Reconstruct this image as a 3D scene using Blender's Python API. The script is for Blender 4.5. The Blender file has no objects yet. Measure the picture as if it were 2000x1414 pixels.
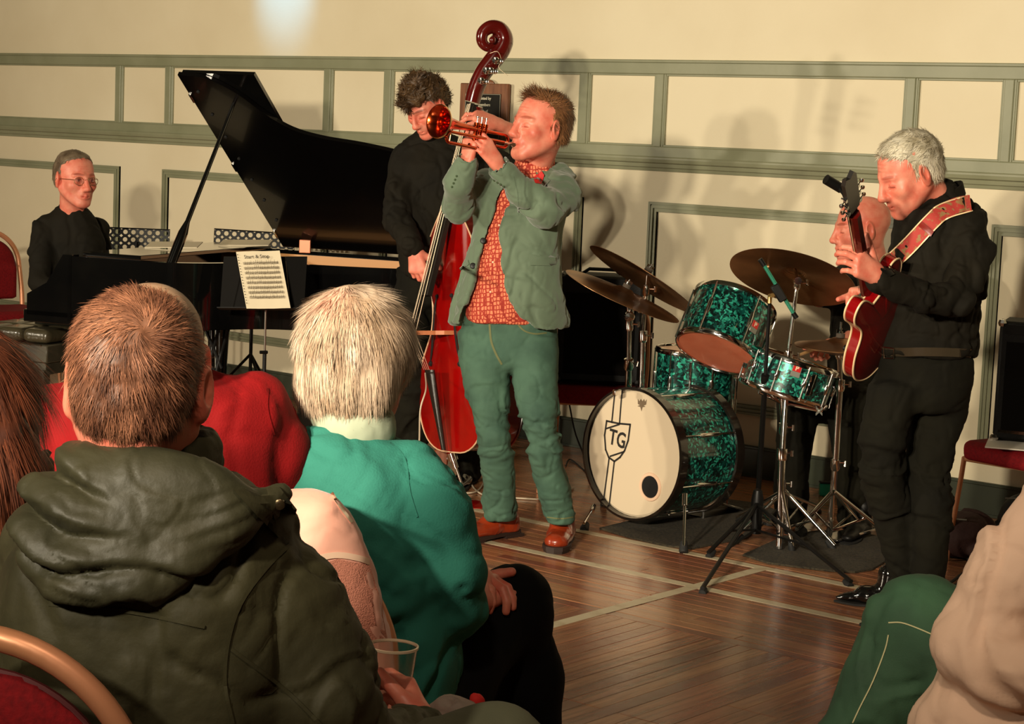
import bpy, math, random
import numpy as np
from mathutils import Vector, Matrix
random.seed(7); RNG = np.random.default_rng(7)
S = bpy.context.scene
COL = S.collection
# ---------------------------------------------------------------- camera
FPX, PITCH, ROLL, YAW, EYE = 3803.8, 0.11668, 0.04169, 0.68529, 1.62
_F0 = np.array([-math.sin(YAW), math.cos(YAW), 0.]); _R0 = np.array([math.cos(YAW), math.sin(YAW), 0.]); _Z = np.array([0, 0, 1.])
CF = _F0*math.cos(PITCH) - _Z*math.sin(PITCH); _U2 = _Z*math.cos(PITCH) + _F0*math.sin(PITCH)
CR = _R0*math.cos(ROLL) + _U2*math.sin(ROLL); CU = -_R0*math.sin(ROLL) + _U2*math.cos(ROLL)
C0 = np.array([0, 0, EYE])
cam = bpy.data.cameras.new('camera'); camo = bpy.data.objects.new('camera', cam); COL.objects.link(camo)
cam.sensor_width = 36; cam.lens = FPX/2000*36; cam.clip_start = 0.05; cam.clip_end = 60
m = Matrix.Identity(4)
for i in range(3):
    m[i][0] = CR[i]; m[i][1] = CU[i]; m[i][2] = -CF[i]; m[i][3] = C0[i]
camo.matrix_world = m
S.camera = camo
# ---------------------------------------------------------------- world, lamps, exposure
S.view_settings.view_transform = 'Standard'; S.view_settings.look = 'None'
S.view_settings.exposure = 0.0; S.view_settings.gamma = 1.0; S.view_settings.use_curve_mapping = False
w = bpy.data.worlds.new('hall_air'); S.world = w; w.use_nodes = True
w.node_tree.nodes['Background'].inputs[0].default_value = (1.0, 0.78, 0.55, 1)
w.node_tree.nodes['Background'].inputs[1].default_value = 0.02
def lamp(name, loc, target, power, color, size=70, blend=.6, radius=.07):
    l = bpy.data.lights.new(name, 'SPOT'); l.energy = power; l.color = color
    l.spot_size = math.radians(size); l.spot_blend = blend; l.shadow_soft_size = radius
    o = bpy.data.objects.new(name, l); COL.objects.link(o); o.location = loc
    o.rotation_euler = (Vector(target)-Vector(loc)).to_track_quat('-Z', 'Y').to_euler()
    return o
WARM = (1.0, 0.87, 0.66)
lamp('spot_lamp', (-2.0, -.55, 2.30), (-5.3, 6.5, 2.0), 1450, WARM, 76, 1, .10)
lamp('spot_lamp', (-1.45, -.75, 2.42), (-4.6, 6.5, 2.0), 1150, WARM, 76, 1, .10)
lamp('spot_lamp', (-9.3, -1.2, 2.35), (-6.6, 7.5, 1.8), 860, WARM, 100, 1, .12)
lamp('spot_lamp', (-8.6, -1.4, 2.5), (-6.6, 7.5, 1.8), 600, WARM, 100, 1, .12)
lamp('audience_fill_lamp', (-2.6, -.2, 3.6), (-2.2, 2.6, .9), 85, (1.0, .8, .56), 110, 1, .12)
lamp('audience_fill_lamp', (-.6, .2, 3.5), (-1.1, 2.8, .8), 145, (1.0, .8, .58), 80, 1, .12)  # unseen fill, added to brighten the pale shirt at lower right
lamp('blue_wall_lamp', (-8.42, 7.35, 3.0), (-8.42, 8.06, 2.44), 60.0, (0.16, 0.5, 1.0), 38, 1.0, .03)

# ---------------------------------------------------------------- helpers
def ray(x, y): return (x-1000)/FPX*CR - (y-707)/FPX*CU + CF
def P(x, y, D):
    """point of the room seen at (x, y) lying D metres away (horizontal depth)"""
    d = ray(x, y); return C0 + d*(D/(d@_F0))
def G(x, y, z=0.):
    d = ray(x, y); return C0 + d*((z-EYE)/d[2])
WALL = 8.06
def W(x, y, Y=WALL):
    d = ray(x, y); return C0 + d*(Y/d[1])
def unit(v): v = np.asarray(v, float); return v/np.linalg.norm(v)
RH, FH, ZH = _R0, _F0, _Z          # room directions: across, away, up (horizontal)
def V3(a, b, c): return RH*a + FH*b + ZH*c

def srgb(r, g, b, a=1.0):
    f = lambda c: (c/255/12.92 if c/255 <= .04045 else ((c/255+.055)/1.055)**2.4)
    return (f(r), f(g), f(b), a)

MATS = {}
def mat(name, col, rough=.5, metal=0., coat=0., spec=None, noise=None, bump=None, vcol=False, trans=0., coatr=.05, emis=None, sheen=0., sss=0.):
    """noise=(scale, colour2, lo, hi[, stretch]) ; bump=(scale, strength, dist[, stretch])"""
    if name in MATS: return MATS[name]
    M = bpy.data.materials.new(name); M.use_nodes = True; nt = M.node_tree; N = nt.nodes; Lk = nt.links
    B = N['Principled BSDF']
    B.inputs['Base Color'].default_value = col; B.inputs['Roughness'].default_value = rough; B.inputs['Metallic'].default_value = metal
    B.inputs['Coat Weight'].default_value = coat; B.inputs['Coat Roughness'].default_value = coatr
    if spec is not None: B.inputs['Specular IOR Level'].default_value = spec
    if trans: B.inputs['Transmission Weight'].default_value = trans
    if sheen: B.inputs['Sheen Weight'].default_value = sheen
    if sss: B.inputs['Subsurface Weight'].default_value = sss; B.inputs['Subsurface Scale'].default_value = .02
    def coords(stretch):
        tc = N.new('ShaderNodeTexCoord'); mp = N.new('ShaderNodeMapping'); Lk.new(tc.outputs['Object'], mp.inputs[0])
        if stretch: mp.inputs['Scale'].default_value = stretch
        return mp.outputs[0]
    if noise:
        sc, c2, lo, hi = noise[:4]; st = noise[4] if len(noise) > 4 else None
        n = N.new('ShaderNodeTexNoise'); n.inputs['Scale'].default_value = sc; n.inputs['Detail'].default_value = 4
        Lk.new(coords(st), n.inputs[0]); r = N.new('ShaderNodeMapRange'); r.inputs[1].default_value = lo; r.inputs[2].default_value = hi
        Lk.new(n.outputs[0], r.inputs[0]); mx = N.new('ShaderNodeMix'); mx.data_type = 'RGBA'
        Lk.new(r.outputs[0], mx.inputs[0]); mx.inputs[6].default_value = col; mx.inputs[7].default_value = c2
        Lk.new(mx.outputs[2], B.inputs['Base Color'])
    if vcol:
        a = N.new('ShaderNodeAttribute'); a.attribute_name = 'Col'
        mx = N.new('ShaderNodeMix'); mx.data_type = 'RGBA'; mx.blend_type = 'MULTIPLY'; mx.inputs[0].default_value = 1
        src = B.inputs['Base Color'].links[0].from_socket if B.inputs['Base Color'].links else None
        if src: Lk.new(src, mx.inputs[6])
        else: mx.inputs[6].default_value = col
        Lk.new(a.outputs[0], mx.inputs[7]); Lk.new(mx.outputs[2], B.inputs['Base Color'])
    if bump:
        sc, stg, dist = bump[:3]; st = bump[3] if len(bump) > 3 else None
        n = N.new('ShaderNodeTexNoise'); n.inputs['Scale'].default_value = sc; n.inputs['Detail'].default_value = 5
        Lk.new(coords(st), n.inputs[0]); b = N.new('ShaderNodeBump'); b.inputs['Strength'].default_value = stg; b.inputs['Distance'].default_value = dist
        Lk.new(n.outputs[0], b.inputs['Height']); Lk.new(b.outputs[0], B.inputs['Normal'])
    if emis:
        B.inputs['Emission Color'].default_value = emis[0]; B.inputs['Emission Strength'].default_value = emis[1]
    MATS[name] = M; return M

# ---------------------------------------------------------------- scene graph
def tag(o, label=None, cat=None, group=None, kind=None):
    if label: o['label'] = label
    if cat: o['category'] = cat
    if group: o['group'] = group
    if kind: o['kind'] = kind
    return o
def thing(name, label, cat, loc, group=None, rz=0.):
    o = bpy.data.objects.new(name, None); COL.objects.link(o); o.empty_display_size = .1
    o.location = tuple(float(c) for c in loc); o.rotation_euler = (0, 0, rz)
    return tag(o, label, cat, group)
def worigin(o):
    v = Vector((0, 0, 0))
    while o is not None: v = v + o.location; o = o.parent
    return v
def mesh_np(name, V, Fq, smooth=True, col=None):
    """V (n,3), Fq list of arrays (m,k) or list of tuples"""
    me = bpy.data.meshes.new(name)
    V = np.asarray(V, np.float32)
    if isinstance(Fq, np.ndarray): Fq = [Fq]
    if len(Fq) and not isinstance(Fq[0], np.ndarray):
        me.from_pydata([tuple(map(float, v)) for v in V], [], [tuple(map(int, f)) for f in Fq])
    else:
        me.vertices.add(len(V)); me.vertices.foreach_set('co', V.ravel())
        loops = np.concatenate([f.ravel() for f in Fq]).astype(np.int32)
        sizes = np.concatenate([np.full(len(f), f.shape[1]) for f in Fq]).astype(np.int32)
        me.loops.add(len(loops)); me.loops.foreach_set('vertex_index', loops)
        me.polygons.add(len(sizes)); st = np.concatenate([[0], np.cumsum(sizes)[:-1]]).astype(np.int32)
        me.polygons.foreach_set('loop_start', st); me.polygons.foreach_set('loop_total', sizes)
        me.update(calc_edges=True); me.validate()
    me.polygons.foreach_set('use_smooth', [bool(smooth)]*len(me.polygons))
    if col is not None and len(col) == len(me.vertices):
        a = me.color_attributes.new('Col', 'FLOAT_COLOR', 'POINT')
        c = np.ones((len(col), 4), np.float32); c[:, :3] = col; a.data.foreach_set('color', c.ravel())
    me.update(); return me
def put(name, me, M, parent=None, local=False):
    """link a mesh; vertices are room coordinates unless local"""
    o = bpy.data.objects.new(name, me); COL.objects.link(o)
    if M is not None and not me.materials: me.materials.append(M)
    if parent is not None:
        o.parent = parent
        if not local:
            v = worigin(parent); me.transform(Matrix.Translation(-v)); me.update()
    return o
def edge_smooth(me, ang=40):
    try: me.set_sharp_from_angle(angle=math.radians(ang))
    except Exception: pass

class MB:
    """mesh collector"""
    def __init__(s): s.v = []; s.f = []
    def add(s, V, F):
        n = len(s.v); s.v += [tuple(map(float, p)) for p in V]; s.f += [tuple(i+n for i in f) for f in F]; return s
    def box(s, c, h, X=(1, 0, 0), Y=(0, 1, 0), Z=(0, 0, 1), bev=0.):
        c = np.asarray(c, float); X, Y, Z = unit(X), unit(Y), unit(Z)
        if bev <= 0:
            pts = [c+X*h[0]*a+Y*h[1]*b+Z*h[2]*d for a in (-1, 1) for b in (-1, 1) for d in (-1, 1)]
            return s.add(pts, [(0, 1, 3, 2), (4, 6, 7, 5), (0, 4, 5, 1), (2, 3, 7, 6), (0, 2, 6, 4), (1, 5, 7, 3)])
        # chamfered box: octagon prism style on all edges
        pts = []; idx = {}
        for a in (-1, 1):
            for b in (-1, 1):
                for d in (-1, 1):
                    for ax in range(3):
                        q = [a*(h[0]-bev), b*(h[1]-bev), d*(h[2]-bev)]; sg = (a, b, d)[ax]; q[ax] = sg*h[ax]
                        idx[(a, b, d, ax)] = len(pts); pts.append(c+X*q[0]+Y*q[1]+Z*q[2])
        F = []; I = idx
        F += [tuple(I[(sx, b, d, 0)] for b, d in ((-1, -1), (1, -1), (1, 1), (-1, 1))[::sx]) for sx in (-1, 1)]
        F += [tuple(I[(a, sy, d, 1)] for a, d in ((-1, -1), (-1, 1), (1, 1), (1, -1))[::sy]) for sy in (-1, 1)]
        F += [tuple(I[(a, b, sz, 2)] for a, b in ((-1, -1), (1, -1), (1, 1), (-1, 1))[::sz]) for sz in (-1, 1)]
        for a in (-1, 1):
            for b in (-1, 1): F.append((I[(a, b, -1, 0)], I[(a, b, 1, 0)], I[(a, b, 1, 1)], I[(a, b, -1, 1)]))
            for d in (-1, 1): F.append((I[(a, -1, d, 0)], I[(a, 1, d, 0)], I[(a, 1, d, 2)], I[(a, -1, d, 2)]))
        for b in (-1, 1):
            for d in (-1, 1): F.append((I[(-1, b, d, 1)], I[(1, b, d, 1)], I[(1, b, d, 2)], I[(-1, b, d, 2)]))
        for a in (-1, 1):
            for b in (-1, 1):
                for d in (-1, 1): F.append((I[(a, b, d, 0)], I[(a, b, d, 1)], I[(a, b, d, 2)]))
        return s.add(pts, F)
    def tube(s, pts, r, n=10, cap=True, flat=None, closed=False):
        pts = [np.asarray(p, float) for p in pts]; m_ = len(pts)
        rr = r if hasattr(r, '__len__') else [r]*m_
        T = []
        for i in range(m_):
            a = pts[(i-1) % m_] if (closed or i > 0) else pts[i]; b = pts[(i+1) % m_] if (closed or i < m_-1) else pts[i]
            T.append(unit(b-a))
        up = np.array([0, 0, 1.]) if abs(T[0][2]) < .9 else np.array([1., 0, 0])
        if flat is not None: up = unit(flat[0])
        X = unit(np.cross(up, T[0])) if np.linalg.norm(np.cross(up, T[0])) > 1e-6 else np.array([1., 0, 0])
        V = []; F = []
        for i in range(m_):
            X = X - T[i]*(X@T[i]); X = unit(X); Y = np.cross(T[i], X)
            fl = flat[1] if flat is not None else 1.
            for k in range(n):
                a = 2*math.pi*k/n
                V.append(pts[i] + X*rr[i]*math.cos(a) + Y*rr[i]*fl*math.sin(a))
        R_ = m_ if closed else m_-1
        for i in range(R_):
            j = (i+1) % m_
            for k in range(n):
                k2 = (k+1) % n; F.append((i*n+k, i*n+k2, j*n+k2, j*n+k))
        if cap and not closed:
            F.append(tuple(range(n))[::-1]); F.append(tuple((m_-1)*n+k for k in range(n)))
        return s.add(V, F)
    def lathe(s, o, ax, prof, n=32, X=None, close=False):
        """prof: list of (radius, height along ax)"""
        o = np.asarray(o, float); A = unit(ax); X = unit(np.cross(A, (0, 0, 1) if abs(A[2]) < .9 else (1, 0, 0))) if X is None else unit(X)
        Y = np.cross(A, X); V = []; F = []; q = len(prof)
        for r, h in prof:
            for k in range(n):
                a = 2*math.pi*k/n; V.append(o+A*h+(X*math.cos(a)+Y*math.sin(a))*r)
        for i in range(q if close else q-1):
            j = (i+1) % q
            for k in range(n):
                k2 = (k+1) % n; F.append((i*n+k, i*n+k2, j*n+k2, j*n+k))
        if not close:
            if prof[0][0] > 1e-5: F.append(tuple(range(n))[::-1])
            if prof[-1][0] > 1e-5: F.append(tuple((q-1)*n+k for k in range(n)))
        return s.add(V, F)
    def prism(s, poly, o, X, Y, N, t):
        """extrude 2D polygon (x,y) from o along N by t"""
        o = np.asarray(o, float); X, Y, N = map(lambda v: np.asarray(v, float), (X, Y, N)); k = len(poly)
        V = [o+X*a+Y*b for a, b in poly]+[o+X*a+Y*b+N*t for a, b in poly]
        F = [tuple(range(k))[::-1], tuple(range(k, 2*k))]+[(i, (i+1) % k, k+(i+1) % k, k+i) for i in range(k)]
        return s.add(V, F)
    def ball(s, c, r, n=12, M=None):
        c = np.asarray(c, float); r = np.ones(3)*r if not hasattr(r, '__len__') else np.asarray(r)
        M = np.eye(3) if M is None else M; V = []; F = []; h = n//2
        for i in range(1, h):
            t = math.pi*i/h
            for k in range(n):
                a = 2*math.pi*k/n; V.append(c+M@(r*np.array([math.sin(t)*math.cos(a), math.sin(t)*math.sin(a), math.cos(t)])))
        V.append(c+M@(r*np.array([0, 0, 1.]))); V.append(c+M@(r*np.array([0, 0, -1.]))); T = len(V)-2
        for i in range(h-2):
            for k in range(n): k2 = (k+1) % n; F.append((i*n+k, (i+1)*n+k, (i+1)*n+k2, i*n+k2))
        for k in range(n):
            k2 = (k+1) % n; F.append((T, k, k2)); F.append(((h-2)*n+k, T+1, (h-2)*n+k2))
        return s.add(V, F)
    def mesh(s, name, smooth=False, ang=40):
        me = bpy.data.meshes.new(name); me.from_pydata(s.v, [], s.f)
        import bmesh
        bm = bmesh.new(); bm.from_mesh(me); bmesh.ops.recalc_face_normals(bm, faces=bm.faces); bm.to_mesh(me); bm.free()
        if smooth:
            me.polygons.foreach_set('use_smooth', [True]*len(me.polygons)); edge_smooth(me, ang)
        me.update(); return me
    def part(s, name, M, parent=None, smooth=True, local=False, ang=40):
        return put(name, s.mesh(name, smooth, ang), M, parent, local)
def part(name, M, parent, mb, smooth=True, label=None, local=False, ang=40):
    o = mb.part(name, M, parent, smooth, local, ang)
    if label: o['label'] = label
    return o
def copy_tree(o, parent=None):
    c = o.copy(); COL.objects.link(c); c.parent = parent
    for ch in [x for x in bpy.data.objects if x.parent == o]: copy_tree(ch, c)
    return c
def curve_pts(ctrl, n=24):
    """Catmull-Rom through control points"""
    c = [np.asarray(p, float) for p in ctrl]; c = [2*c[0]-c[1]]+c+[2*c[-1]-c[-2]]; out = []
    segs = len(c)-3; per = max(2, n//segs)
    for i in range(segs):
        p0, p1, p2, p3 = c[i:i+4]
        for k in range(per):
            t = k/per; out.append(.5*((2*p1)+(-p0+p2)*t+(2*p0-5*p1+4*p2-p3)*t*t+(-p0+3*p1-3*p2+p3)*t**3))
    out.append(c[-2]); return out
def text_mesh(txt, size, o, X, Y, N, extr=.0006, align='CENTER', bold=0.):
    c = bpy.data.curves.new('lettering', 'FONT'); c.body = txt; c.size = size; c.align_x = align; c.align_y = 'CENTER'; c.extrude = extr; c.offset = bold
    c.resolution_u = 3
    t = bpy.data.objects.new('lettering', c); COL.objects.link(t)
    dg = bpy.context.evaluated_depsgraph_get(); me = bpy.data.meshes.new_from_object(t.evaluated_get(dg))
    bpy.data.objects.remove(t); bpy.data.curves.remove(c)
    m_ = Matrix.Identity(4)
    for i in range(3): m_[i][0] = X[i]; m_[i][1] = Y[i]; m_[i][2] = N[i]; m_[i][3] = o[i]
    me.transform(m_); me.update(); return me

# ---------------------------------------------------------------- noise (vectorised)
_perm = RNG.permutation(256).astype(np.int64); _perm = np.concatenate([_perm, _perm, _perm]); _val = RNG.random(256)*2-1
def vnoise(p):
    p = np.asarray(p); i = np.floor(p).astype(np.int64); f = p-i; u = f*f*(3-2*f); i &= 255
    def h(a, b, c): return _val[_perm[_perm[_perm[(i[..., 0]+a) & 255]+((i[..., 1]+b) & 255)]+((i[..., 2]+c) & 255)]]
    x0 = h(0, 0, 0)*(1-u[..., 0])+h(1, 0, 0)*u[..., 0]; x1 = h(0, 1, 0)*(1-u[..., 0])+h(1, 1, 0)*u[..., 0]
    x2 = h(0, 0, 1)*(1-u[..., 0])+h(1, 0, 1)*u[..., 0]; x3 = h(0, 1, 1)*(1-u[..., 0])+h(1, 1, 1)*u[..., 0]
    y0 = x0*(1-u[..., 1])+x1*u[..., 1]; y1 = x2*(1-u[..., 1])+x3*u[..., 1]
    return y0*(1-u[..., 2])+y1*u[..., 2]
def ridge(p): return 1-np.abs(vnoise(p))*2

# ---------------------------------------------------------------- implicit modelling
class SDF:
    def __init__(s, res, k=.02): s.res = res; s.k = k; s.pr = []
    def add(s, fn, lo, hi, op='u', k=None): s.pr.append((fn, np.asarray(lo, float), np.asarray(hi, float), op, s.k if k is None else k)); return s
    def cone(s, a, b, r1, r2=None, op='u', k=None, flat=None):
        a = np.asarray(a, float); b = np.asarray(b, float); r2 = r1 if r2 is None else r2; ba = b-a; L2 = max(ba@ba, 1e-12)
        if flat is not None: fw = unit(flat[0]); fs = flat[1]
        def fn(X, Y, Z):
            qx, qy, qz = X-a[0], Y-a[1], Z-a[2]; t = np.clip((qx*ba[0]+qy*ba[1]+qz*ba[2])/L2, 0, 1)
            qx = qx-t*ba[0]; qy = qy-t*ba[1]; qz = qz-t*ba[2]; d2 = qx*qx+qy*qy+qz*qz
            if flat is not None:
                c = qx*fw[0]+qy*fw[1]+qz*fw[2]; d2 = d2-c*c+(c/fs)**2
            return np.sqrt(np.maximum(d2, 0))-(r1+(r2-r1)*t)
        m_ = max(r1, r2)*(max(1, flat[1]) if flat is not None else 1)
        return s.add(fn, np.minimum(a, b)-m_, np.maximum(a, b)+m_, op, k)
    def chain(s, pts, rs, **kw):
        if s.res >= .0139: rs = [r*.55 for r in rs]   # slim inner figure under the clothes
        for i in range(len(pts)-1): s.cone(pts[i], pts[i+1], rs[i], rs[i+1], **kw)
        return s
    def ell(s, c, r, M=None, op='u', k=None):
        c = np.asarray(c, float); r = np.asarray(r, float); M = np.eye(3) if M is None else np.asarray(M)   # columns = axes
        def fn(X, Y, Z):
            x, y, z = X-c[0], Y-c[1], Z-c[2]
            q = [(x*M[0, i]+y*M[1, i]+z*M[2, i])/r[i] for i in range(3)]
            k0 = np.sqrt(q[0]**2+q[1]**2+q[2]**2); k1 = np.sqrt((q[0]/r[0])**2+(q[1]/r[1])**2+(q[2]/r[2])**2)+1e-9
            return k0*(k0-1)/k1
        e = np.sqrt(((M*r)**2).sum(1)); return s.add(fn, c-e, c+e, op, k)
    def box(s, c, h, M=None, rad=.01, op='u', k=None):
        c = np.asarray(c, float); h = np.asarray(h, float)-rad; M = np.eye(3) if M is None else np.asarray(M)
        def fn(X, Y, Z):
            x, y, z = X-c[0], Y-c[1], Z-c[2]
            q = [np.abs(x*M[0, i]+y*M[1, i]+z*M[2, i])-h[i] for i in range(3)]
            o = np.sqrt(sum(np.maximum(a, 0)**2 for a in q)); return o+np.minimum(np.maximum(q[0], np.maximum(q[1], q[2])), 0)-rad
        e = np.abs(M*(h+rad)).sum(1); return s.add(fn, c-e, c+e, op, k)
    def loft(s, rows, k=None, op='u', power=2.2, cap=.03, off=0.):
        """rows: (py, x_left, x_right, D, half_depth) sections of an upright form, top to bottom"""
        T = []
        for py, xl, xr, D, hd in rows:
            c = P((xl+xr)/2, py, D); T.append((c[2], c@RH, c@FH, (xr-xl)/2*D/FPX/1.0+off, hd+off))
        T = np.array(sorted(T)); z = T[:, 0]
        lo = np.full(3, 1e9); hi = -lo
        for t in T:
            for sa in (-1, 1):
                for sb in (-1, 1):
                    q = RH*(t[1]+sa*t[3])+FH*(t[2]+sb*t[4]); q[2] = t[0]; lo = np.minimum(lo, q); hi = np.maximum(hi, q)
        zs = np.linspace(z[0]-.1, z[-1]+.1, 200)
        def sm(col):
            v = np.interp(zs, z, T[:, col]); kk = np.ones(7)/7
            return np.convolve(np.pad(v, 3, mode='edge'), kk, 'valid')
        tab = [sm(i) for i in range(1, 5)]
        def fn(X, Y, Z):
            zz = np.broadcast_to(Z, np.broadcast(X, Y, Z).shape); zf = Z.ravel()
            ca, cb, ra, rb = [np.interp(zf, zs, t).reshape(Z.shape) for t in tab]
            a = X*RH[0]+Y*RH[1]-ca; b = X*FH[0]+Y*FH[1]-cb
            n = (np.abs(a/ra)**power+np.abs(b/rb)**power)**(1/power)
            d = (n-1)*np.minimum(ra, rb)
            dz = np.maximum(z[0]-Z, Z-z[-1])
            e = cap; q1 = np.maximum(d+e, 0); q2 = np.maximum(dz+e, 0)
            return np.minimum(np.maximum(d+e, dz+e), 0)+np.sqrt(q1*q1+q2*q2)-e
        return s.add(fn, lo, hi, op, k)
    def grid(s):
        lo = np.min([p[1] for p in s.pr if p[3] == 'u'], axis=0)-3*s.res; hi = np.max([p[2] for p in s.pr if p[3] == 'u'], axis=0)+3*s.res
        n = np.ceil((hi-lo)/s.res).astype(int)+1
        ax = [lo[i]+np.arange(n[i])*s.res for i in range(3)]
        D = np.full(n, .5)
        for fn, a, b, op, k in s.pr:
            mg = k+2.5*s.res if op in ('u', 's') else k+2.5*s.res
            i0 = np.clip(np.floor((a-mg-lo)/s.res).astype(int), 0, n); i1 = np.clip(np.ceil((b+mg-lo)/s.res).astype(int)+1, 0, n)
            if (i1 <= i0).any(): continue
            sl = tuple(slice(i0[i], i1[i]) for i in range(3))
            X = ax[0][sl[0]][:, None, None]; Y = ax[1][sl[1]][None, :, None]; Z = ax[2][sl[2]][None, None, :]
            d = fn(X, Y, Z); o = D[sl]
            if op == 'u':
                if k > 0: h = np.maximum(k-np.abs(o-d), 0)/k; D[sl] = np.minimum(o, d)-h*h*k*.25
                else: D[sl] = np.minimum(o, d)
            elif op == 's':
                d = -d
                if k > 0: h = np.maximum(k-np.abs(o-d), 0)/k; D[sl] = np.maximum(o, d)+h*h*k*.25
                else: D[sl] = np.maximum(o, d)
        return lo, D
    def mesh(s, smooth_it=1):
        lo, D = s.grid(); D[0] = D[-1] = 1; D[:, 0] = D[:, -1] = 1; D[:, :, 0] = D[:, :, -1] = 1
        ins = D < 0; nx, ny, nz = D.shape
        c = np.zeros((nx-1, ny-1, nz-1), np.int8)
        for a in (0, 1):
            for b in (0, 1):
                for d in (0, 1): c += ins[a:nx-1+a, b:ny-1+b, d:nz-1+d]
        act = np.argwhere((c > 0) & (c < 8)); idx = np.full(c.shape, -1, np.int64); idx[act[:, 0], act[:, 1], act[:, 2]] = np.arange(len(act))
        corner = {}
        for a in (0, 1):
            for b in (0, 1):
                for d in (0, 1): corner[(a, b, d)] = D[act[:, 0]+a, act[:, 1]+b, act[:, 2]+d]
        acc = np.zeros((len(act), 3)); cnt = np.zeros(len(act))
        for ax in range(3):
            for u in (0, 1):
                for v in (0, 1):
                    k0 = [0, 0, 0]; o1, o2 = [i for i in range(3) if i != ax]; k0[o1] = u; k0[o2] = v; k1 = list(k0); k1[ax] = 1
                    va, vb = corner[tuple(k0)], corner[tuple(k1)]; cr = (va < 0) != (vb < 0)
                    t = np.where(cr, va/np.where(cr, va-vb, 1), 0); p = np.tile(np.array(k0, float), (len(act), 1)); p[:, ax] = t
                    acc[cr] += p[cr]; cnt[cr] += 1
        Vt = lo+(act+acc/cnt[:, None])*s.res
        Q = []
        for ax in range(3):
            sl0 = [slice(None)]*3; sl1 = [slice(None)]*3; sl0[ax] = slice(0, -1); sl1[ax] = slice(1, None)
            A = ins[tuple(sl0)]; B = ins[tuple(sl1)]; e = np.argwhere(A != B); o1, o2 = [i for i in range(3) if i != ax]
            e = e[(e[:, o1] > 0) & (e[:, o2] > 0) & (e[:, o1] < D.shape[o1]-1) & (e[:, o2] < D.shape[o2]-1)]
            if not len(e): continue
            q = []
            for du, dv in ((1, 1), (0, 1), (0, 0), (1, 0)):
                g = e.copy(); g[:, o1] -= du; g[:, o2] -= dv; q.append(idx[g[:, 0], g[:, 1], g[:, 2]])
            q = np.stack(q, 1); fl = A[e[:, 0], e[:, 1], e[:, 2]]
            if ax == 1: fl = ~fl
            q[~fl] = q[~fl][:, ::-1]; Q.append(q)
        Q = np.concatenate(Q); Q = Q[(Q >= 0).all(1)]
        for _ in range(smooth_it): Vt = lap(Vt, Q, .5)
        return Vt, Q
def lap(V, Q, a):
    acc = np.zeros_like(V); cnt = np.zeros(len(V))
    for i in range(4):
        j = (i+1) % 4
        for s_, t_ in ((i, j), (j, i)):
            for c in range(3): acc[:, c] += np.bincount(Q[:, s_], V[Q[:, t_], c], len(V))
            cnt += np.bincount(Q[:, s_], minlength=len(V))
    return V*(1-a)+acc/np.maximum(cnt, 1)[:, None]*a
def vnormals(V, Q):
    n = np.cross(V[Q[:, 2]]-V[Q[:, 0]], V[Q[:, 3 if Q.shape[1] > 3 else 1]]-V[Q[:, 1 if Q.shape[1] > 3 else 0]])
    acc = np.zeros_like(V)
    for i in range(Q.shape[1]):
        for c in range(3): acc[:, c] += np.bincount(Q[:, i], n[:, c], len(V))
    return acc/np.maximum(np.linalg.norm(acc, axis=1), 1e-9)[:, None]
def folds(V, Q, amp, scale=6., aniso=(1, 1, 1), seed=0., M=None, mask=None, sharp=1.5, warp=.6):
    """cloth creases: ridged, warped noise pushed along the normals"""
    n = vnormals(V, Q); p = V if M is None else V@np.asarray(M)
    p = p*scale*np.asarray(aniso)+seed; p = p+warp*np.stack([vnoise(p*.7+9), vnoise(p*.7+31), vnoise(p*.7+57)], 1)
    a = vnoise(p); b = vnoise(p*1.9+17); g = np.clip(vnoise(p*.45+71)*1.6+.45, 0, 1)
    d = (a*.55+b*.25-np.exp(-(a/.10)**2)*.75*g-np.exp(-(b/.12)**2)*.35*(1-g*.5)+np.exp(-((a-.2)/.12)**2)*.45*g)*amp
    d = np.maximum(d, -.5*abs(amp))
    if mask is not None: d = d*mask(V)
    return V+n*d[:, None]

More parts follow.
